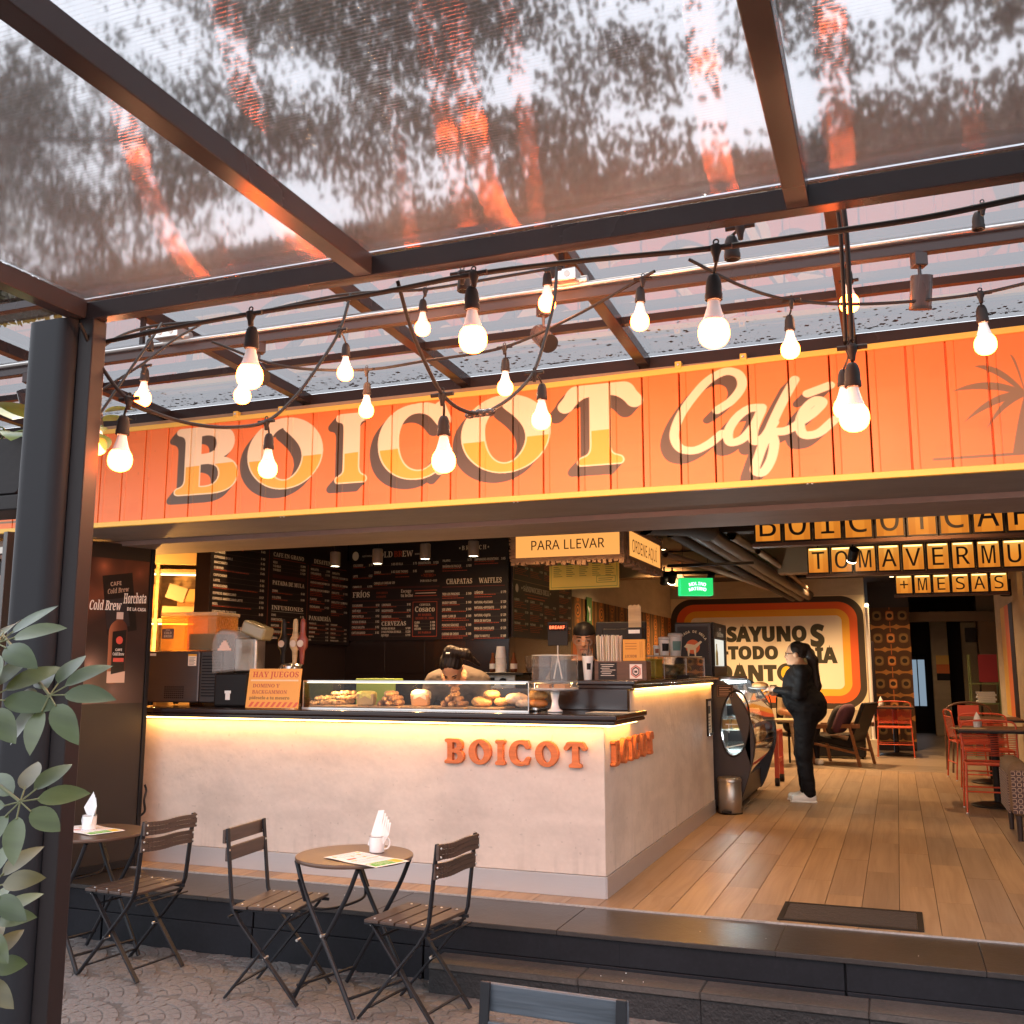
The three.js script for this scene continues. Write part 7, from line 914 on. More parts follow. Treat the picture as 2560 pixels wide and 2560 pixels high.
// ================= seating at the back =================
function stringChair(label, pos, turn) { // orange wire chair, faces +z
  const t = thing('string_chair', label, 'chair', pos, turn, 'orange-red wire dining chairs'); const w = 0.24, m = M.red, r = 0.0095;
  P(t, 'back_frame', tube([[-w, 0.45, -0.20], [-w, 0.60, -0.225], [-w, 0.79, -0.25], [-w + 0.025, 0.815, -0.252], [w - 0.025, 0.815, -0.252], [w, 0.79, -0.25], [w, 0.60, -0.225], [w, 0.45, -0.20]], r, 60, 8), m); P(t, 'back_rail', mg([rod(V(-w, 0.745, -0.243), V(w, 0.745, -0.243), r * 0.9)]), m);
  for (let i = 0; i < 15; i++) { const y = 0.50 + i * 0.0165; P(t, 'string', rod(V(-w, y, -0.208 - (y - 0.5) * 0.14), V(w, y, -0.208 - (y - 0.5) * 0.14), 0.0042, 0.0042, 6), m); }
  P(t, 'seat_frame', mg([rod(V(-w, 0.45, -0.2), V(-w, 0.455, 0.22), r), rod(V(w, 0.45, -0.2), V(w, 0.455, 0.22), r), rod(V(-w, 0.455, 0.22), V(w, 0.455, 0.22), r), rod(V(-w, 0.45, -0.2), V(w, 0.45, -0.2), r)]), m); P(t, 'seat', box6(-w + 0.01, w - 0.01, 0.438, 0.450, -0.19, 0.21, 0.004), m);
  for (const [sx, sz] of [[-1, -1], [1, -1], [-1, 1], [1, 1]]) { const l = P(t, 'leg', rod(V(sx * (w + 0.02), 0.008, sz * 0.22 - (sz < 0 ? 0.02 : -0.01)), V(sx * w, 0.45, sz * 0.2), r * 0.95, r), m); P(l, 'foot_cap', cyl(0.011, 0.011, 0.012, sx * (w + 0.02), 0, sz * 0.22 - (sz < 0 ? 0.02 : -0.01), 10), M.white); }
  P(t, 'stretcher', mg([rod(V(-w - 0.01, 0.20, -0.22), V(w + 0.01, 0.20, -0.22), r * 0.8), rod(V(-w - 0.01, 0.20, 0.21), V(w + 0.01, 0.20, 0.21), r * 0.8)]), m); return t;
}
function pedestalTable(label, pos, w, d) { const t = thing('pedestal_table', label, 'table', pos, 0, 'dark pedestal dining tables'); P(t, 'tabletop', mg([bx(w, 0.035, d, 0, 0.735, 0, 0.004)]), M.woodDark); P(t, 'edge_band', bx(w + 0.012, 0.022, d + 0.012, 0, 0.728, 0, 0.003), M.black); P(t, 'column', cyl(0.038, 0.038, 0.68, 0, 0.03, 0, 18), M.black); P(t, 'base', lathe([[0.001, 0], [0.24, 0], [0.25, 0.012], [0.20, 0.028], [0.06, 0.045], [0.001, 0.05]], 36), M.black); return t; }
{
  pedestalTable('pedestal table at the right behind the nearest orange chair', [0.86, F, -11.15], 0.66, 0.70); pedestalTable('pedestal table further back at the right beside the second orange chair', [1.0, F, -13.4], 0.66, 0.70); pedestalTable('small pedestal table in front of the rounded-square wallpaper', [-0.07, F, -17.1], 0.55, 0.55);
  stringChair('nearest orange wire chair at the right, its strung back to the street', [0.80, F, -10.72], 0); stringChair('second orange wire chair at the right, turned sideways', [0.80, F, -13.75], Math.PI / 2 + 0.15); stringChair('orange wire chair just behind the nearest one at the right', [0.88, F, -12.4], 0.05); stringChair('orange wire chair before the rounded-square wallpaper', [-0.08, F, -16.72], 0);
  const np = (lab, p) => { const q = thing('table_napkins', lab, 'napkins', p, 0.3, 'napkins on the dining tables'); P(q, 'napkin', lathe([[0.04, 0], [0.045, 0.05], [0.03, 0.10], [0.001, 0.15]], 5), M.paper); };
  np('white napkins on the near right pedestal table', [0.72, F + 0.7545, -11.2]); np('white napkins on the table by the rounded-square wallpaper', [-0.27, F + 0.7545, -17.05]);
  const ms = thing('table_menu', 'paper menu on the near right pedestal table', 'menu', [0.62, F + 0.7535, -10.95], 0.1); P(ms, 'sheet', bx(0.30, 0.002, 0.2, 0, 0.001, 0, 0), M.pale);
  const rc = thing('round_back_chair', 'chair with a rounded tubular frame and orange back panel beyond the right tables', 'chair', [0.86, F, -14.9]); P(rc, 'frame', tube([[-0.30, 0, 0], [-0.29, 0.55, 0], [-0.26, 0.80, 0], [-0.15, 0.87, 0], [0.15, 0.87, 0], [0.26, 0.80, 0], [0.29, 0.55, 0], [0.30, 0, 0]], 0.014, 50, 8), M.woodDark); P(rc, 'back_panel', box6(-0.13, 0.13, 0.5, 0.85, -0.012, 0.012, 0.004), M.red); P(rc, 'seat', bx(0.46, 0.04, 0.42, 0, 0.45, 0.2, 0.012), M.woodDark); P(rc, 'leg', mg([rod(V(-0.25, 0, 0.42), V(-0.22, 0.44, 0.38), 0.013), rod(V(0.25, 0, 0.42), V(0.22, 0.44, 0.38), 0.013)]), M.woodDark);
  // patterned armchair cut by the right edge
  const ac = thing('patterned_armchair', 'brown patterned armchair cut off by the right edge of the photo', 'armchair', [1.03, F, -9.2]); const ft = canvasTex(128, 128, (g) => { g.fillStyle = '#4a3a3a'; g.fillRect(0, 0, 128, 128); g.strokeStyle = '#a8907c'; g.lineWidth = 4; for (let i = 0; i < 4; i++) for (let j = 0; j < 4; j++) { g.beginPath(); g.roundRect(4 + i * 32, 4 + j * 32, 22, 22, 7); g.stroke(); } }); ft.wrapS = ft.wrapT = THREE.RepeatWrapping; ft.repeat.set(6, 6); const fm = std(0xffffff, 0.85, { map: ft }), tm = std(lin(0.20, 0.125, 0.07), 0.85, { map: tFabric });
  P(ac, 'arm', new RoundedBoxGeometry(0.16, 0.42, 0.78, 4, 0.07).translate(-0.18, 0.40, -0.1), tm); P(ac, 'arm_panel', new RoundedBoxGeometry(0.012, 0.30, 0.66, 1, 0.005).translate(-0.262, 0.36, -0.1), fm); P(ac, 'seat', new RoundedBoxGeometry(0.6, 0.18, 0.7, 3, 0.04).translate(0.21, 0.38, -0.1), fm); P(ac, 'back', new RoundedBoxGeometry(0.62, 0.60, 0.16, 4, 0.06).translate(0.36, 0.52, -0.48), tm); P(ac, 'front_panel', new RoundedBoxGeometry(0.13, 0.33, 0.02, 2, 0.008).translate(-0.18, 0.38, 0.296), fm); for (const [x, z] of [[-0.2, 0.22], [0.5, 0.22], [-0.2, -0.44], [0.5, -0.44]]) P(ac, 'leg', cyl(0.018, 0.026, 0.21, x, 0, z, 10), M.darkBrown);
  // lounge chair with cushions
  const lc = thing('lounge_chair', 'wooden lounge chair with dark seat in front of the mural', 'chair', [-0.78, F, -15.25], -0.30); const wd = std(lin(0.22, 0.09, 0.035), 0.5);
  for (const z of [-0.3, 0.3]) { P(lc, 'arm', bar(V(-0.42, 0.52, z), V(0.36, 0.55, z), 0.06, 0.03, V(0, 0, 1)), wd); P(lc, 'leg', bar(V(-0.30, 0.0, z), V(-0.38, 0.52, z), 0.035, 0.045, V(0, 0, 1)), wd); P(lc, 'leg', bar(V(0.34, 0.0, z), V(0.22, 0.54, z), 0.035, 0.05, V(0, 0, 1)), wd); P(lc, 'side_rail', bar(V(-0.36, 0.30, z), V(0.30, 0.18, z), 0.03, 0.05, V(0, 0, 1)), wd); }
  P(lc, 'back', bar(V(0.18, 0.30, 0), V(0.42, 0.86, 0), 0.06, 0.58, V(0, 0, 1), 0.02), M.black); P(lc, 'seat', bar(V(-0.34, 0.38, 0), V(0.24, 0.28, 0), 0.10, 0.58, V(0, 0, 1), 0.03), M.black);
  const cu = (lab, p, c, tl) => { const q = thing('cushion', lab, 'cushion', p, -0.3); const g = new THREE.SphereGeometry(1, 20, 14); const pp = g.attributes.position; for (let i = 0; i < pp.count; i++) { const a = pp.getX(i), b = pp.getY(i), cc2 = pp.getZ(i), s = (v) => Math.sign(v) * Math.pow(Math.abs(v), 0.55); pp.setXYZ(i, a * 0.08, s(b) * 0.22, s(cc2) * 0.22); } g.computeVertexNormals(); P(q, 'cover', g.rotateZ(tl), std(c, 0.9, { map: tFabric })); };
  cu('dark grey cushion at the front of the lounge chair', [-0.83, F + 0.62, -15.15], lin(0.045, 0.04, 0.04), -0.45); cu('purple cushion on the lounge chair', [-0.74, F + 0.64, -15.08], lin(0.12, 0.045, 0.075), -0.45);
  const stl = thing('side_table', 'pale wooden stool table beside the seated guest', 'table', [-1.62, F, -14.9]); P(stl, 'top', new RoundedBoxGeometry(0.62, 0.04, 0.45, 2, 0.018).translate(0, 0.61, 0), M.pale); for (const [x, z] of [[0.22, 0.15], [-0.22, 0.15], [0.22, -0.15], [-0.22, -0.15]]) P(stl, 'leg', rod(V(x * 1.2, 0, z * 1.2), V(x * 0.9, 0.59, z), 0.022, 0.034, 12), M.pale);
  const po = thing('dark_bench', 'dark low bench under the mural behind the lounge chair', 'bench', [-0.95, F, -16.3]); P(po, 'body', bx(0.9, 0.34, 0.4, 0, 0.20, 0, 0.02), M.black); P(po, 'leg', mg([[-0.4, 0.15], [0.4, 0.15], [-0.4, -0.15], [0.4, -0.15]].map(([x, z]) => cyl(0.02, 0.02, 0.04, x, 0, z, 8))), M.black);
}
{ // far corridor and the right-hand wall
  const d = thing('dark_doorway', 'dark framed opening to the unlit back room', 'doorway', [0, 0, 0]); const fr = std(lin(0.24, 0.16, 0.09), 0.7); P(d, 'jamb', mg([box6(1.32, 1.62, F, 2.95, -19.0, -18.8, 0.01)]), fr); P(d, 'head', box6(0.2, 1.62, 2.45, 2.62, -18.8, -18.65, 0.01), fr); P(d, 'wallpaper_panel', box6(1.06, 1.30, F + 0.5, 2.44, -19.0, -18.9, 0.01), std(lin(0.30, 0.25, 0.15), 0.8, { map: tFabric }));
  const w = thing('far_window', 'pale blue daylit window at the end of the back room', 'window', [0.42, 1.4, -23.99]); P(w, 'frame', mg([box6(-0.19, 0.19, 0.52, 0.56, 0, 0.03, 0), box6(-0.19, -0.16, -0.6, 0.519, 0, 0.03, 0), box6(0.16, 0.19, -0.6, 0.519, 0, 0.03, 0), box6(-0.012, 0.012, -0.6, 0.519, 0, 0.028, 0)]), M.black); P(w, 'window_pane', keep(plate(0.3, 1.0).translate(0, -0.05, 0.006)), glow(0.09, 0.12, 0.15));
  const c = thing('striped_column', 'white column with a yellow, orange and black block in the back room', 'column', [0.83, F, -22.4]); P(c, 'shaft', box6(-0.16, 0.16, 0, 2.5, -0.15, 0.15, 0.01), M.cream); P(c, 'paint_block', box6(-0.08, 0.161, 1.42, 1.60, 0.151, 0.154, 0), M.yellow); P(c, 'paint_block', box6(-0.08, 0.161, 1.24, 1.419, 0.151, 0.154, 0), M.orange); P(c, 'paint_block', box6(-0.08, 0.161, 1.10, 1.239, 0.151, 0.154, 0), M.black);
  const rk = thing('green_rack', 'green metal rack with a red poster and books in the back room', 'rack', [1.26, F, -17.4]); P(rk, 'upright', mg([[-0.2, 0.2], [0.2, 0.2], [-0.2, -0.2], [0.2, -0.2]].map(([x, z]) => cyl(0.012, 0.012, 1.55, x, 0, z, 8))), std(lin(0.16, 0.20, 0.07), 0.5)); for (const y of [0.4, 0.8, 1.1]) P(rk, 'shelf', bx(0.42, 0.02, 0.42, 0, y, 0, 0.003), std(lin(0.16, 0.20, 0.07), 0.5)); P(rk, 'red_poster', box6(-0.08, 0.24, 1.13, 1.55, 0.19, 0.2, 0.002), std(lin(0.30, 0.02, 0.03), 0.6)); P(rk, 'books', mg([0, 1, 2, 3, 4].map((i) => bx(0.26, 0.03, 0.2, 0.02 * (i % 2), 0.83 + i * 0.034, 0.05, 0.003))), M.paper);
  const s = thing('right_wall_stripes', 'yellow, orange and black stripes painted on the right-hand wall', 'wall stripes', [1.376, 0, -12.6]); const yb = (a, b, m, o) => P(s, 'stripe', box6(-0.003 - o, 0, F + 0.72, F + 2.15 - (o > 0 ? 0.0 : 0), a, b, 0), m); yb(-2.75, -2.2, M.yellow, 0); yb(-2.199, -1.7, M.orange, 0.0); yb(-1.699, -1.25, M.black, 0.0);
  const lamp = (lab, p, k) => { const q = thing('ceiling_downlight', lab, 'downlight', p, 0, 'small downlights on the shop ceiling'); P(q, 'ring', lathe([[0.045, -0.012], [0.06, -0.012], [0.06, 0], [0.045, 0]], 20), M.black); P(q, 'lamp_disc', cyl(0.044, 0.044, 0.006, 0, -0.008, 0, 18), glow(8, 5.6, 3)); const l = new THREE.SpotLight(0xffc98e, k * 0.46, 0, 1.15, 0.7, 2); l.position.set(p[0], p[1] - 0.02, p[2]); l.target.position.set(p[0], 0, p[2]); l.castShadow = true; scene.add(l, l.target); };
  let n = 0; const nm = ['near the till', 'over the floor before the letter rows', 'before the oval wallpaper', 'above the cake fridge', 'before the mural left half', 'before the mural right half', 'by the right-hand tables', 'over the aisle behind the tables', 'near the rounded-square wallpaper', 'over the far back room', 'above the working bar', 'above the left end of the bar'];
  for (const [x, z, k] of [[-2.05, -6.62, 6], [0.2, -7.6, 9], [-2.6, -12.0, 15], [-0.9, -9.2, 10], [-2.4, -15.6, 32], [-0.9, -15.6, 32], [0.75, -11.6, 8], [0.1, -13.8, 9], [0.0, -16.9, 8], [0.8, -20.6, 3], [-3.6, -7.9, 5], [-4.6, -6.75, 4]]) lamp('small round downlight on the ceiling ' + nm[n++], [x, 3.098, z], k);
}

// ================= people =================
function smin(a, b, k) { const h = Math.max(k - Math.abs(a - b), 0) / k; return Math.min(a, b) - h * h * k * 0.25; }
function cap(p, a, b, ra, rb) { const bx_ = b[0] - a[0], by = b[1] - a[1], bz = b[2] - a[2], px = p[0] - a[0], py = p[1] - a[1], pz = p[2] - a[2]; const t = Math.max(0, Math.min(1, (px * bx_ + py * by + pz * bz) / (bx_ * bx_ + by * by + bz * bz + 1e-9))); return Math.hypot(px - bx_ * t, py - by * t, pz - bz * t) - (ra + (rb - ra) * t); }
function ell(p, c, r) { const x = (p[0] - c[0]) / r[0], y = (p[1] - c[1]) / r[1], z = (p[2] - c[2]) / r[2], l = Math.hypot(x, y, z); return (l - 1) * Math.min(r[0], r[1], r[2]); }
function mesher(f, lo, hi, c, color) { // surface nets
  const n = lo.map((v, i) => Math.ceil((hi[i] - v) / c) + 1), [nx, ny, nz] = n, val = new Float32Array(nx * ny * nz), id = (i, j, k) => i + nx * (j + ny * k);
  for (let k = 0; k < nz; k++) for (let j = 0; j < ny; j++) for (let i = 0; i < nx; i++) val[id(i, j, k)] = f([lo[0] + i * c, lo[1] + j * c, lo[2] + k * c]);
  const vi = new Int32Array(nx * ny * nz).fill(-1), pos = [], idx = [];
  for (let k = 0; k < nz - 1; k++) for (let j = 0; j < ny - 1; j++) for (let i = 0; i < nx - 1; i++) {
    let s = [0, 0, 0], m = 0; const q = (a, b) => { const va = val[id(i + a[0], j + a[1], k + a[2])], vb = val[id(i + b[0], j + b[1], k + b[2])]; if ((va < 0) !== (vb < 0)) { const t = va / (va - vb); for (let d = 0; d < 3; d++) s[d] += a[d] + (b[d] - a[d]) * t; m++; } };
    for (const a of [0, 1]) for (const b of [0, 1]) { q([0, a, b], [1, a, b]); q([a, 0, b], [a, 1, b]); q([a, b, 0], [a, b, 1]); }
    if (m) { vi[id(i, j, k)] = pos.length / 3; pos.push(lo[0] + (i + s[0] / m) * c, lo[1] + (j + s[1] / m) * c, lo[2] + (k + s[2] / m) * c); }
  }
  const quad = (a, b, d, e, flip) => { if (a < 0 || b < 0 || d < 0 || e < 0) return; if (flip) idx.push(a, d, b, a, e, d); else idx.push(a, b, d, a, d, e); };
  for (let k = 1; k < nz - 1; k++) for (let j = 1; j < ny - 1; j++) for (let i = 1; i < nx - 1; i++) { const v = val[id(i, j, k)] < 0; if (v !== val[id(i + 1, j, k)] < 0) quad(vi[id(i, j - 1, k - 1)], vi[id(i, j, k - 1)], vi[id(i, j, k)], vi[id(i, j - 1, k)], !v); if (v !== val[id(i, j + 1, k)] < 0) quad(vi[id(i - 1, j, k - 1)], vi[id(i - 1, j, k)], vi[id(i, j, k)], vi[id(i, j, k - 1)], !v); if (v !== val[id(i, j, k + 1)] < 0) quad(vi[id(i - 1, j - 1, k)], vi[id(i, j - 1, k)], vi[id(i, j, k)], vi[id(i - 1, j, k)], !v); }
  const g = new THREE.BufferGeometry(); g.setAttribute('position', new THREE.Float32BufferAttribute(pos, 3)); g.setIndex(idx);
  const nor = [], col = [], e = c * 0.5; for (let i = 0; i < pos.length; i += 3) { const p = [pos[i], pos[i + 1], pos[i + 2]]; const gx = f([p[0] + e, p[1], p[2]]) - f([p[0] - e, p[1], p[2]]), gy = f([p[0], p[1] + e, p[2]]) - f([p[0], p[1] - e, p[2]]), gz = f([p[0], p[1], p[2] + e]) - f([p[0], p[1], p[2] - e]), l = Math.hypot(gx, gy, gz) || 1; nor.push(gx / l, gy / l, gz / l); if (color) col.push(...color(p)); }
  g.setAttribute('normal', new THREE.Float32BufferAttribute(nor, 3)); if (color) g.setAttribute('color', new THREE.Float32BufferAttribute(col, 3)); return g;
}
const n3d = (x, y, z, s) => { const k = Math.floor(z), f = z - k; return vnoise(x + 40, y + 40, 997, 997, s + k * 7 + 90) * (1 - f) + vnoise(x + 40, y + 40, 997, 997, s + k * 7 + 97) * f; };
const folds = (p, lo, hi) => (p[1] < lo || p[1] > hi ? 0 : 0.013 * (n3d(p[0] * 14, p[1] * 26 + p[0] * 12, p[2] * 14, 3) - 0.5) + 0.006 * (n3d(p[0] * 40, p[1] * 50, p[2] * 40, 5) - 0.5));
const SKIN = [0.50, 0.27, 0.16], LIP = [0.30, 0.10, 0.07];
function headField(p, c) { // looks along +z
  const q = [p[0] - c[0], p[1] - c[1], p[2] - c[2]]; let d = ell(q, [0, 0.03, -0.012], [0.076, 0.098, 0.094]); d = smin(d, ell(q, [0, -0.045, 0.022], [0.056, 0.066, 0.066]), 0.04); d = smin(d, cap(q, [0, 0.012, 0.078], [0, -0.022, 0.098], 0.009, 0.013), 0.018); d = smin(d, cap(q, [-0.018, -0.055, 0.076], [0.018, -0.055, 0.076], 0.009, 0.009), 0.012); d = smin(d, cap(q, [0, -0.092, 0.062], [0, -0.09, 0.066], 0.018, 0.018), 0.02);
  for (const s of [-1, 1]) { d = smin(d, ell(q, [s * 0.079, -0.005, -0.01], [0.011, 0.03, 0.019]), 0.008); d = smin(d, cap(q, [s * 0.016, 0.028, 0.076], [s * 0.045, 0.026, 0.064], 0.009, 0.008), 0.014); } return d;
}
function handField(p, w, f, u, s) { // palm at w, fingers along f, back of the hand along u, thumb on side s; fingers curl down
  const sd = [f[1] * u[2] - f[2] * u[1], f[2] * u[0] - f[0] * u[2], f[0] * u[1] - f[1] * u[0]]; const P3 = (a, b, c) => [w[0] + f[0] * a + sd[0] * b + u[0] * c, w[1] + f[1] * a + sd[1] * b + u[1] * c, w[2] + f[2] * a + sd[2] * b + u[2] * c];
  let d = cap(p, P3(0, 0, 0), P3(0.05, 0, 0), 0.026, 0.03); d = smin(d, cap(p, P3(0.06, -0.025, 0), P3(0.06, 0.025, 0), 0.014, 0.014), 0.02); [[-0.03, 0.045], [-0.01, 0.058], [0.01, 0.054], [0.029, 0.040]].forEach(([b, l]) => { const k1 = P3(0.08, b, 0), k2 = P3(0.08 + l * 0.55, b, -0.006), k3 = P3(0.08 + l, b * 0.95, -0.024); d = Math.min(smin(d, cap(p, k1, k2, 0.0095, 0.0085), 0.008), cap(p, k2, k3, 0.0085, 0.007)); }); const t1 = P3(0.015, s * 0.028, 0.004), t2 = P3(0.05, s * 0.05, 0.012), t3 = P3(0.082, s * 0.048, 0.016); d = smin(d, cap(p, t1, t2, 0.014, 0.0105), 0.015); return Math.min(d, cap(p, t2, t3, 0.0105, 0.009)); }
function hairMat() { return M.hair; }
const personMat = new THREE.MeshPhysicalMaterial({ color: 0xffffff, roughness: 0.75, specularIntensity: 0.35, vertexColors: true });
{ // woman in black carrying a plate, seen from the side; local +z is where she faces
  const t = thing('person', 'woman in black with a long ponytail carrying a plate of bread across the shop', 'person', [-0.93, F, -10.88], -Math.PI / 2 + 0.10);
  const hc = [0, 1.475, 0.055];
  const body = (p) => {
    let d = ell(p, [0, 0.99, -0.03], [0.185, 0.17, 0.185]); d = smin(d, ell(p, [0, 0.93, -0.115], [0.17, 0.14, 0.115]), 0.08); d = smin(d, ell(p, [0, 1.08, 0.055], [0.165, 0.17, 0.135]), 0.1); d = smin(d, ell(p, [0, 1.22, 0.035], [0.175, 0.15, 0.135]), 0.1); d = smin(d, cap(p, [-0.135, 1.315, -0.02], [0.135, 1.315, -0.02], 0.068, 0.068), 0.1); d = smin(d, cap(p, [0, 1.30, 0.0], [0, 1.40, 0.035], 0.062, 0.052), 0.05);
    for (const s of [-1, 1]) { const z = s > 0 ? 0.0 : 0.03; d = smin(d, cap(p, [s * 0.09, 0.90, -0.03], [s * 0.085, 0.48, 0.01 + z * 0.4], 0.125, 0.078), 0.06); d = smin(d, cap(p, [s * 0.085, 0.48, 0.01 + z * 0.4], [s * 0.085, 0.09, -0.03 + z], 0.078, 0.062), 0.04); }
    d = smin(d, cap(p, [-0.185, 1.30, -0.01], [-0.21, 1.06, 0.02], 0.066, 0.055), 0.05); d = smin(d, cap(p, [-0.21, 1.06, 0.02], [-0.11, 1.075, 0.245], 0.054, 0.036), 0.03); d = smin(d, cap(p, [0.185, 1.30, -0.01], [0.215, 1.07, 0.03], 0.066, 0.055), 0.05); d = smin(d, cap(p, [0.215, 1.07, 0.03], [0.10, 1.12, 0.26], 0.054, 0.034), 0.03);
    d += folds(p, 0.1, 1.36); return smin(d, headField(p, hc), 0.02); };
  const col = (p) => (p[1] > 1.375 + 0.0 * p[2] && p[2] > -0.06) || (p[1] > 1.42) ? (p[1] < hc[1] - 0.048 && p[1] > hc[1] - 0.062 && p[2] > 0.13 ? LIP : SKIN) : [0.007, 0.006, 0.007];
  P(t, 'body', keep(mg([mesher(body, [-0.33, 0.0, -0.30], [0.33, 1.66, 0.36], 0.014)])), M.black); // clothing colour below, skin parts above are separate
  t.children.pop(); const g = mesher(body, [-0.33, 0.02, -0.30], [0.33, 1.66, 0.36], 0.0125, col); g.setAttribute('uv', new THREE.BufferAttribute(new Float32Array(g.attributes.position.count * 2), 2)); P(t, 'body', keep(g), personMat);
  for (const [w, f, s, lab] of [[[-0.105, 1.078, 0.25], [0.35, 0.0, 0.94], -1], [[0.095, 1.125, 0.265], [-0.4, -0.1, 0.91], 1]]) P(t, 'hand', mesher((p) => handField(p, w, f, [0, 0.98, 0.1], s), [w[0] - 0.09, w[1] - 0.06, w[2] - 0.05], [w[0] + 0.11, w[1] + 0.06, w[2] + 0.17], 0.0042), M.skin);
  const hair = (p) => { const q = [p[0] - hc[0], p[1] - hc[1], p[2] - hc[2]]; let d = ell(q, [0, 0.042, -0.026], [0.084, 0.098, 0.098]); const front = 0.052 - q[1] * 0.1; d = Math.max(d, q[2] - front + (q[1] < 0.055 ? 0.055 - q[1] : 0) * 0.75); d = smin(d, ell(q, [0, 0.075, -0.10], [0.042, 0.038, 0.04]), 0.02); d = smin(d, cap(q, [0, 0.075, -0.12], [0.0, -0.06, -0.175], 0.036, 0.048), 0.03); d = smin(d, cap(q, [0, -0.06, -0.175], [0.01, -0.32, -0.205], 0.048, 0.042), 0.04); d = smin(d, cap(q, [0.01, -0.32, -0.205], [0.02, -0.45, -0.20], 0.042, 0.012), 0.03); return d + 0.002 * Math.sin(q[0] * 220 + q[2] * 60); };
  P(t, 'hair', mesher(hair, [-0.12, 0.98, -0.24], [0.12, 1.65, 0.16], 0.008), hairMat());
  P(t, 'glasses', mg([new THREE.TorusGeometry(0.023, 0.003, 6, 18).scale(1.15, 0.85, 1).translate(-0.033, hc[1] + 0.008, hc[2] + 0.094), new THREE.TorusGeometry(0.023, 0.003, 6, 18).scale(1.15, 0.85, 1).translate(0.033, hc[1] + 0.008, hc[2] + 0.094), rod(V(-0.058, hc[1] + 0.012, hc[2] + 0.09), V(-0.078, hc[1] + 0.008, hc[2] + 0.0), 0.003), rod(V(0.058, hc[1] + 0.012, hc[2] + 0.09), V(0.078, hc[1] + 0.008, hc[2] + 0.0), 0.003)]), M.black);
  P(t, 'eye', mg([-1, 1].map((s) => new THREE.SphereGeometry(0.011, 10, 8).translate(s * 0.032, hc[1] + 0.006, hc[2] + 0.071))), M.white);
  for (const s of [-1, 1]) { const z = s > 0 ? 0.0 : 0.03; const sh = P(t, 'shoe', mesher((p) => { let d = smin(cap(p, [s * 0.085, 0.045, -0.055 + z], [s * 0.088, 0.038, 0.12 + z], 0.042, 0.036), cap(p, [s * 0.085, 0.075, -0.03 + z], [s * 0.085, 0.05, 0.03 + z], 0.042, 0.038), 0.03); return Math.max(d, -p[1] + 0.012); }, [s * 0.085 - 0.07, 0.0, -0.13], [s * 0.085 + 0.07, 0.15, 0.22], 0.006), M.white); P(sh, 'sole', new RoundedBoxGeometry(0.082, 0.018, 0.262, 2, 0.008).translate(s * 0.086, 0.009, 0.032 + z), M.paper); }
  const wp = (x, y, z) => V(x, y, z).applyAxisAngle(V(0, 1, 0), t.rotation.y).add(t.position);
  const pp = wp(0.0, 1.118, 0.42), pl = thing('dinner_plate', 'white plate held out by the woman in black', 'plate', [pp.x, pp.y, pp.z]); P(pl, 'dish', lathe([[0.001, 0], [0.07, 0.002], [0.125, 0.016], [0.126, 0.019], [0.07, 0.008], [0.001, 0.006]], 32), M.enamel); const br = thing('bread_roll', 'golden filled bread on the plate carried by the woman in black', 'bread', [pp.x, pp.y + 0.01, pp.z]); P(br, 'crust', new THREE.SphereGeometry(1, 20, 12).scale(0.085, 0.034, 0.06).translate(0, 0.034, 0), std(lin(0.42, 0.18, 0.05), 0.5)); P(br, 'filling', new THREE.SphereGeometry(1, 20, 8).scale(0.088, 0.01, 0.063).translate(0, 0.022, 0), M.pale);
}
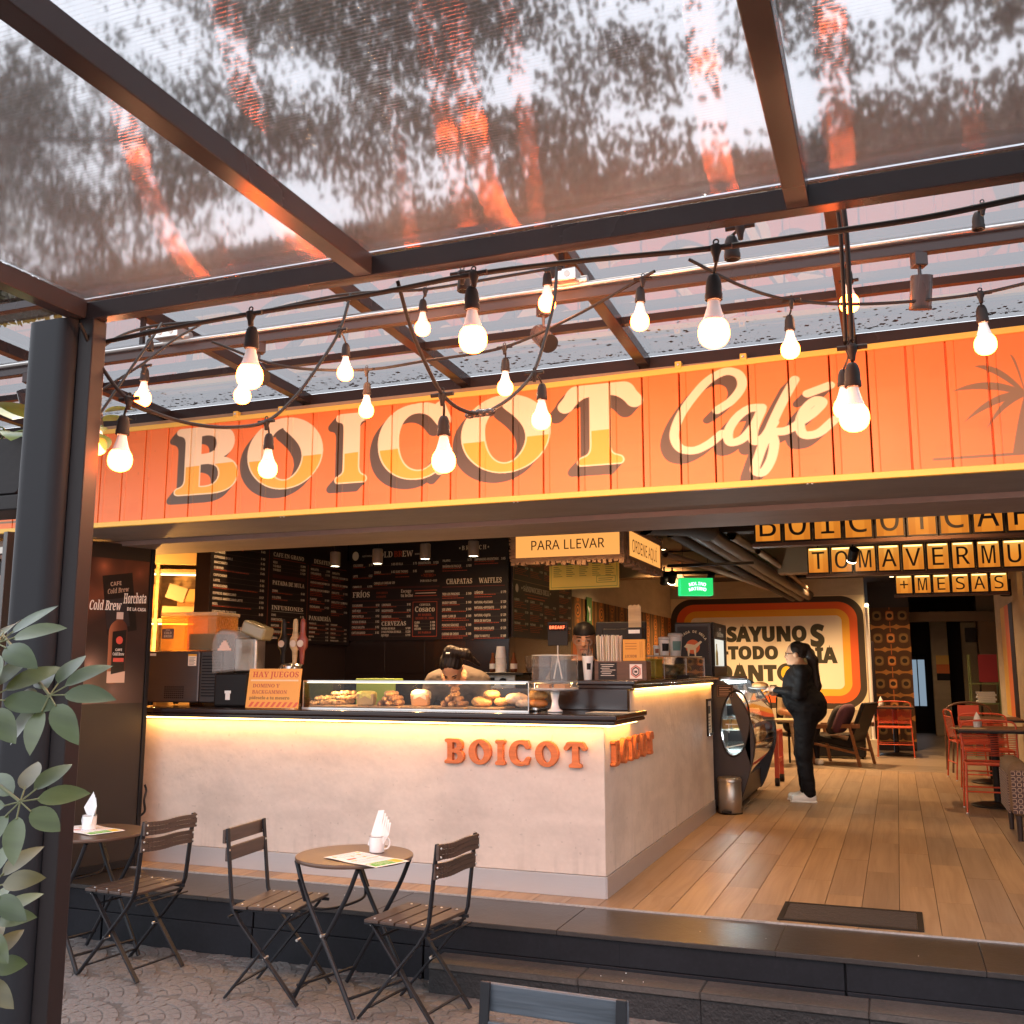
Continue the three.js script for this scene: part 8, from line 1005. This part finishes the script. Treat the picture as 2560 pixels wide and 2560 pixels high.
{ // man at the till
  const t = thing('person', 'man in a black shirt and backward black cap looking down behind the till', 'person', [-2.149, F, -7.166], 0.22); const y0 = 1.861 - F, hc = [0, 0, 0.0];
  const tilt = 0.20, toH = (p) => { const q = [p[0], p[1] - y0, p[2] - 0.04]; const c = Math.cos(tilt), s = Math.sin(tilt); return [q[0], q[1] * c + q[2] * s, -q[1] * s + q[2] * c]; };
  const sh = y0 - 0.225;
  const body = (p) => { let d = cap(p, [-0.155, sh, -0.03], [0.155, sh, -0.03], 0.075, 0.075); d = smin(d, ell(p, [0, sh - 0.16, -0.02], [0.185, 0.2, 0.125]), 0.1); d = smin(d, ell(p, [0, sh - 0.42, -0.01], [0.16, 0.22, 0.12]), 0.1); d = smin(d, cap(p, [0, sh, -0.02], [0, y0 - 0.09, 0.01], 0.062, 0.055), 0.04); for (const s of [-1, 1]) { d = smin(d, cap(p, [s * 0.19, sh - 0.01, -0.02], [s * 0.235, sh - 0.29, 0.02], 0.062, 0.05), 0.05); d = smin(d, cap(p, [s * 0.235, sh - 0.29, 0.02], [s * 0.10, sh - 0.30, 0.24], 0.046, 0.033), 0.03); d = smin(d, cap(p, [s * 0.09, sh - 0.60, -0.02], [s * 0.09, sh - 0.98, 0.01], 0.095, 0.065), 0.05); d = smin(d, cap(p, [s * 0.09, sh - 0.98, 0.01], [s * 0.09, 0.07, -0.01], 0.062, 0.045), 0.03); d = smin(d, cap(p, [s * 0.09, 0.045, -0.03], [s * 0.10, 0.04, 0.13], 0.042, 0.036), 0.03); } d += folds(p, 0.2, sh + 0.06); return smin(d, headField(toH(p), hc), 0.02); };
  const col = (p) => { const q = toH(p); if (q[1] > -0.10 || (p[1] > sh + 0.075 && Math.abs(p[0]) < 0.1)) { if (q[1] < -0.048 && q[1] > -0.062 && q[2] > 0.07 && Math.abs(q[0]) < 0.025) return LIP; return SKIN; } if (p[2] > 0.09 && p[1] < sh - 0.2 && p[1] > sh - 0.4) return SKIN; return [0.012, 0.011, 0.013]; };
  const g = mesher(body, [-0.34, 0.0, -0.22], [0.34, y0 + 0.18, 0.32], 0.0115, col); g.setAttribute('uv', new THREE.BufferAttribute(new Float32Array(g.attributes.position.count * 2), 2)); P(t, 'body', keep(g), personMat);
  for (const s of [-1, 1]) { const w = [s * 0.095, sh - 0.30, 0.25]; P(t, 'hand', mesher((p) => handField(p, w, [-s * 0.3, -0.1, 0.95], [0, 1, 0.1], -s), [w[0] - 0.1, w[1] - 0.07, w[2] - 0.05], [w[0] + 0.1, w[1] + 0.06, w[2] + 0.17], 0.0045), M.skin); }
  const h = new THREE.Group(); h.name = 'head_wear'; h.position.set(0, y0, 0.04); h.rotation.x = tilt; t.add(h);
  P(h, 'cap', mesher((p) => { let d = ell(p, [0, 0.046, -0.014], [0.083, 0.088, 0.101]); d = Math.max(d, 0.042 - p[1]); return Math.min(d, Math.max(ell(p, [0, 0.035, -0.12], [0.07, 0.012, 0.06]), -0.2)); }, [-0.11, 0.0, -0.2], [0.11, 0.16, 0.11], 0.006), M.black);
  P(h, 'hair', mesher((p) => Math.max(ell(p, [0, 0.01, -0.02], [0.082, 0.085, 0.092]), p[2] - 0.0, p[1] - 0.05, -0.05 - p[1]), [-0.1, -0.07, -0.13], [0.1, 0.07, 0.03], 0.006), M.hair);
  P(h, 'eyebrow', mg([-1, 1].map((s) => rod(V(s * 0.016, 0.033, 0.089), V(s * 0.05, 0.034, 0.073), 0.004))), M.hair); P(h, 'eye', mg([-1, 1].map((s) => new THREE.SphereGeometry(0.0095, 10, 8).scale(1.3, 0.5, 0.7).translate(s * 0.032, 0.006, 0.078))), M.black);
  P(h, 'glasses', mg([new THREE.TorusGeometry(0.026, 0.0022, 6, 20).scale(1.1, 0.85, 1).translate(-0.034, 0.0, 0.094), new THREE.TorusGeometry(0.026, 0.0022, 6, 20).scale(1.1, 0.85, 1).translate(0.034, 0.0, 0.094), rod(V(-0.008, 0.006, 0.096), V(0.008, 0.006, 0.096), 0.002)]), M.brushed);
  P(h, 'goatee', mg([ new THREE.SphereGeometry(0.014, 10, 8).scale(1.2, 1, 0.6).translate(0, -0.094, 0.079), rod(V(-0.024, -0.04, 0.083), V(0.024, -0.04, 0.083), 0.003)]), M.hair);
}
{ // woman bending over behind the pastry case
  const hp = V(-3.174, 1.650, -6.861); const t = thing('person', 'woman in a grey shirt bending forward behind the pastry case, hair tied up', 'person', [hp.x, F, hp.z - 0.42], 0.2); const hy = hp.y - F, hz = 0.42; const tilt = 1.05; const toH = (p) => { const q = [p[0], p[1] - hy, p[2] - hz], c = Math.cos(tilt), s = Math.sin(tilt); return [q[0], q[1] * c + q[2] * s, -q[1] * s + q[2] * c]; };
  const S = hy - 0.10, sz = hz - 0.20;
  const body = (p) => { let d = cap(p, [-0.15, S, sz], [0.15, S, sz], 0.085, 0.085); d = smin(d, cap(p, [0, S - 0.02, sz - 0.02], [0, 0.92, -0.05], 0.14, 0.15), 0.12); d = smin(d, cap(p, [0, S + 0.01, sz + 0.02], [0, hy - 0.02, hz - 0.06], 0.058, 0.052), 0.04); for (const s of [-1, 1]) { d = smin(d, cap(p, [s * 0.19, S - 0.01, sz], [s * 0.27, S - 0.25, sz + 0.10], 0.066, 0.052), 0.05); d = smin(d, cap(p, [s * 0.27, S - 0.25, sz + 0.10], [s * 0.13, S - 0.34, sz + 0.30], 0.048, 0.035), 0.03); d = smin(d, cap(p, [s * 0.09, 0.9, -0.05], [s * 0.09, 0.48, -0.02], 0.11, 0.07), 0.05); d = smin(d, cap(p, [s * 0.09, 0.48, -0.02], [s * 0.09, 0.07, -0.06], 0.066, 0.045), 0.03); d = smin(d, cap(p, [s * 0.09, 0.045, -0.08], [s * 0.10, 0.04, 0.08], 0.042, 0.036), 0.03); } d += folds(p, 0.2, S + 0.07); return smin(d, headField(toH(p), [0, 0, 0]), 0.02); };
  const col = (p) => { const q = toH(p); return Math.hypot(q[0], q[1] * 0.8, q[2]) < 0.128 ? SKIN : p[1] < 0.86 ? [0.02, 0.018, 0.02] : [0.085, 0.07, 0.06]; };
  const g = mesher(body, [-0.36, 0, -0.26], [0.36, hy + 0.2, hz + 0.2], 0.0125, col); g.setAttribute('uv', new THREE.BufferAttribute(new Float32Array(g.attributes.position.count * 2), 2)); P(t, 'body', keep(g), personMat);
  for (const s of [-1, 1]) { const w = [s * 0.125, S - 0.345, sz + 0.31]; P(t, 'hand', mesher((p) => handField(p, w, [-s * 0.3, -0.2, 0.93], [0, 1, 0.2], -s), [w[0] - 0.1, w[1] - 0.08, w[2] - 0.05], [w[0] + 0.1, w[1] + 0.06, w[2] + 0.17], 0.0045), M.skin); }
  const h = new THREE.Group(); h.name = 'head_hair'; h.position.set(0, hy, hz); h.rotation.x = tilt; t.add(h);
  P(h, 'hair', mesher((q) => { let d = ell(q, [0, 0.045, -0.022], [0.085, 0.094, 0.1]); d = Math.max(d, q[2] - 0.05 + (q[1] < 0.07 ? (0.07 - q[1]) * 0.8 : 0)); d = smin(d, ell(q, [0, 0.135, -0.06], [0.045, 0.04, 0.045]), 0.025); d = smin(d, cap(q, [0.01, 0.14, -0.075], [0.12, 0.13, -0.05], 0.034, 0.034), 0.03); d = smin(d, cap(q, [0.12, 0.13, -0.05], [0.21, 0.02, -0.02], 0.034, 0.012), 0.03); return d + 0.0018 * Math.sin(q[0] * 240 + q[2] * 50); }, [-0.12, -0.08, -0.16], [0.29, 0.22, 0.1], 0.007), M.hair);
  P(h, 'eyebrow', mg([-1, 1].map((s) => rod(V(s * 0.016, 0.033, 0.089), V(s * 0.05, 0.034, 0.073), 0.004))), M.hair); P(h, 'hair_clip', bx(0.03, 0.010, 0.010, 0.0, 0.175, -0.03, 0.003), M.white); P(h, 'eye', mg([-1, 1].map((s) => new THREE.SphereGeometry(0.0095, 10, 8).scale(1.3, 0.5, 0.7).translate(s * 0.032, 0.006, 0.078))), M.black);
}
{ // guest seated behind the cake fridge
  const t = thing('person', 'seated guest in a cream shirt half hidden behind the cake fridge', 'person', [-1.42, F, -15.42], 0.45);
  const hc = [0, 1.20, 0.06];
  const body = (p) => { let d = cap(p, [-0.15, 0.98, -0.02], [0.15, 0.98, -0.02], 0.075, 0.075); d = smin(d, ell(p, [0, 0.80, 0], [0.19, 0.22, 0.14]), 0.1); d = smin(d, ell(p, [0, 0.55, -0.02], [0.18, 0.14, 0.16]), 0.1); d = smin(d, cap(p, [0, 0.98, 0], [0, 1.12, 0.03], 0.06, 0.052), 0.04); for (const s of [-1, 1]) { d = smin(d, cap(p, [s * 0.19, 0.96, 0], [s * 0.25, 0.72, 0.08], 0.068, 0.055), 0.05); d = smin(d, cap(p, [s * 0.25, 0.72, 0.08], [s * 0.08, 0.68, 0.30], 0.045, 0.034), 0.03); d = smin(d, cap(p, [s * 0.10, 0.50, 0.0], [s * 0.12, 0.50, 0.42], 0.085, 0.065), 0.05); d = smin(d, cap(p, [s * 0.12, 0.50, 0.42], [s * 0.12, 0.07, 0.40], 0.06, 0.045), 0.03); } return smin(d, headField(p, hc), 0.02); };
  const col = (p) => (p[1] > 1.07 ? SKIN : p[1] < 0.60 ? [0.014, 0.012, 0.016] : (p[2] > 0.12 && p[1] < 0.78) ? SKIN : [0.46, 0.36, 0.22]);
  const g = mesher(body, [-0.36, 0.02, -0.22], [0.36, 1.38, 0.55], 0.0135, col); g.setAttribute('uv', new THREE.BufferAttribute(new Float32Array(g.attributes.position.count * 2), 2)); P(t, 'body', keep(g), personMat);
  for (const s of [-1, 1]) { const w = [s * 0.075, 0.68, 0.31]; P(t, 'hand', mesher((p) => handField(p, w, [-s * 0.5, -0.1, 0.86], [0, 1, 0.1], -s), [w[0] - 0.1, w[1] - 0.07, w[2] - 0.05], [w[0] + 0.1, w[1] + 0.06, w[2] + 0.17], 0.005), M.skin); P(t, 'shoe', new RoundedBoxGeometry(0.085, 0.08, 0.26, 3, 0.03).translate(s * 0.12, 0.04, 0.45), M.white); }
  P(t, 'hair', mesher((p) => { const q = [p[0], p[1] - hc[1], p[2] - hc[2]]; return Math.max(ell(q, [0, 0.042, -0.022], [0.083, 0.092, 0.1]), q[2] - 0.05 + (q[1] < 0.06 ? (0.06 - q[1]) * 0.8 : 0)); }, [-0.11, 1.1, -0.12], [0.11, 1.36, 0.15], 0.008), M.hair);
  const st = thing('guest_chair', 'dark chair under the seated guest behind the cake fridge', 'chair', [-1.42, F, -15.42], 0.45); P(st, 'seat', bx(0.44, 0.05, 0.42, 0, 0.39, 0.02, 0.012), M.black); P(st, 'back', bx(0.42, 0.4, 0.04, 0, 0.72, -0.23, 0.012), M.black); for (const [x, z] of [[-0.19, 0.2], [0.19, 0.2], [-0.19, -0.2], [0.19, -0.2]]) P(st, 'leg', cyl(0.015, 0.018, 0.365, x, 0, z, 8), M.black); 
}
renderer.render(scene, camera);
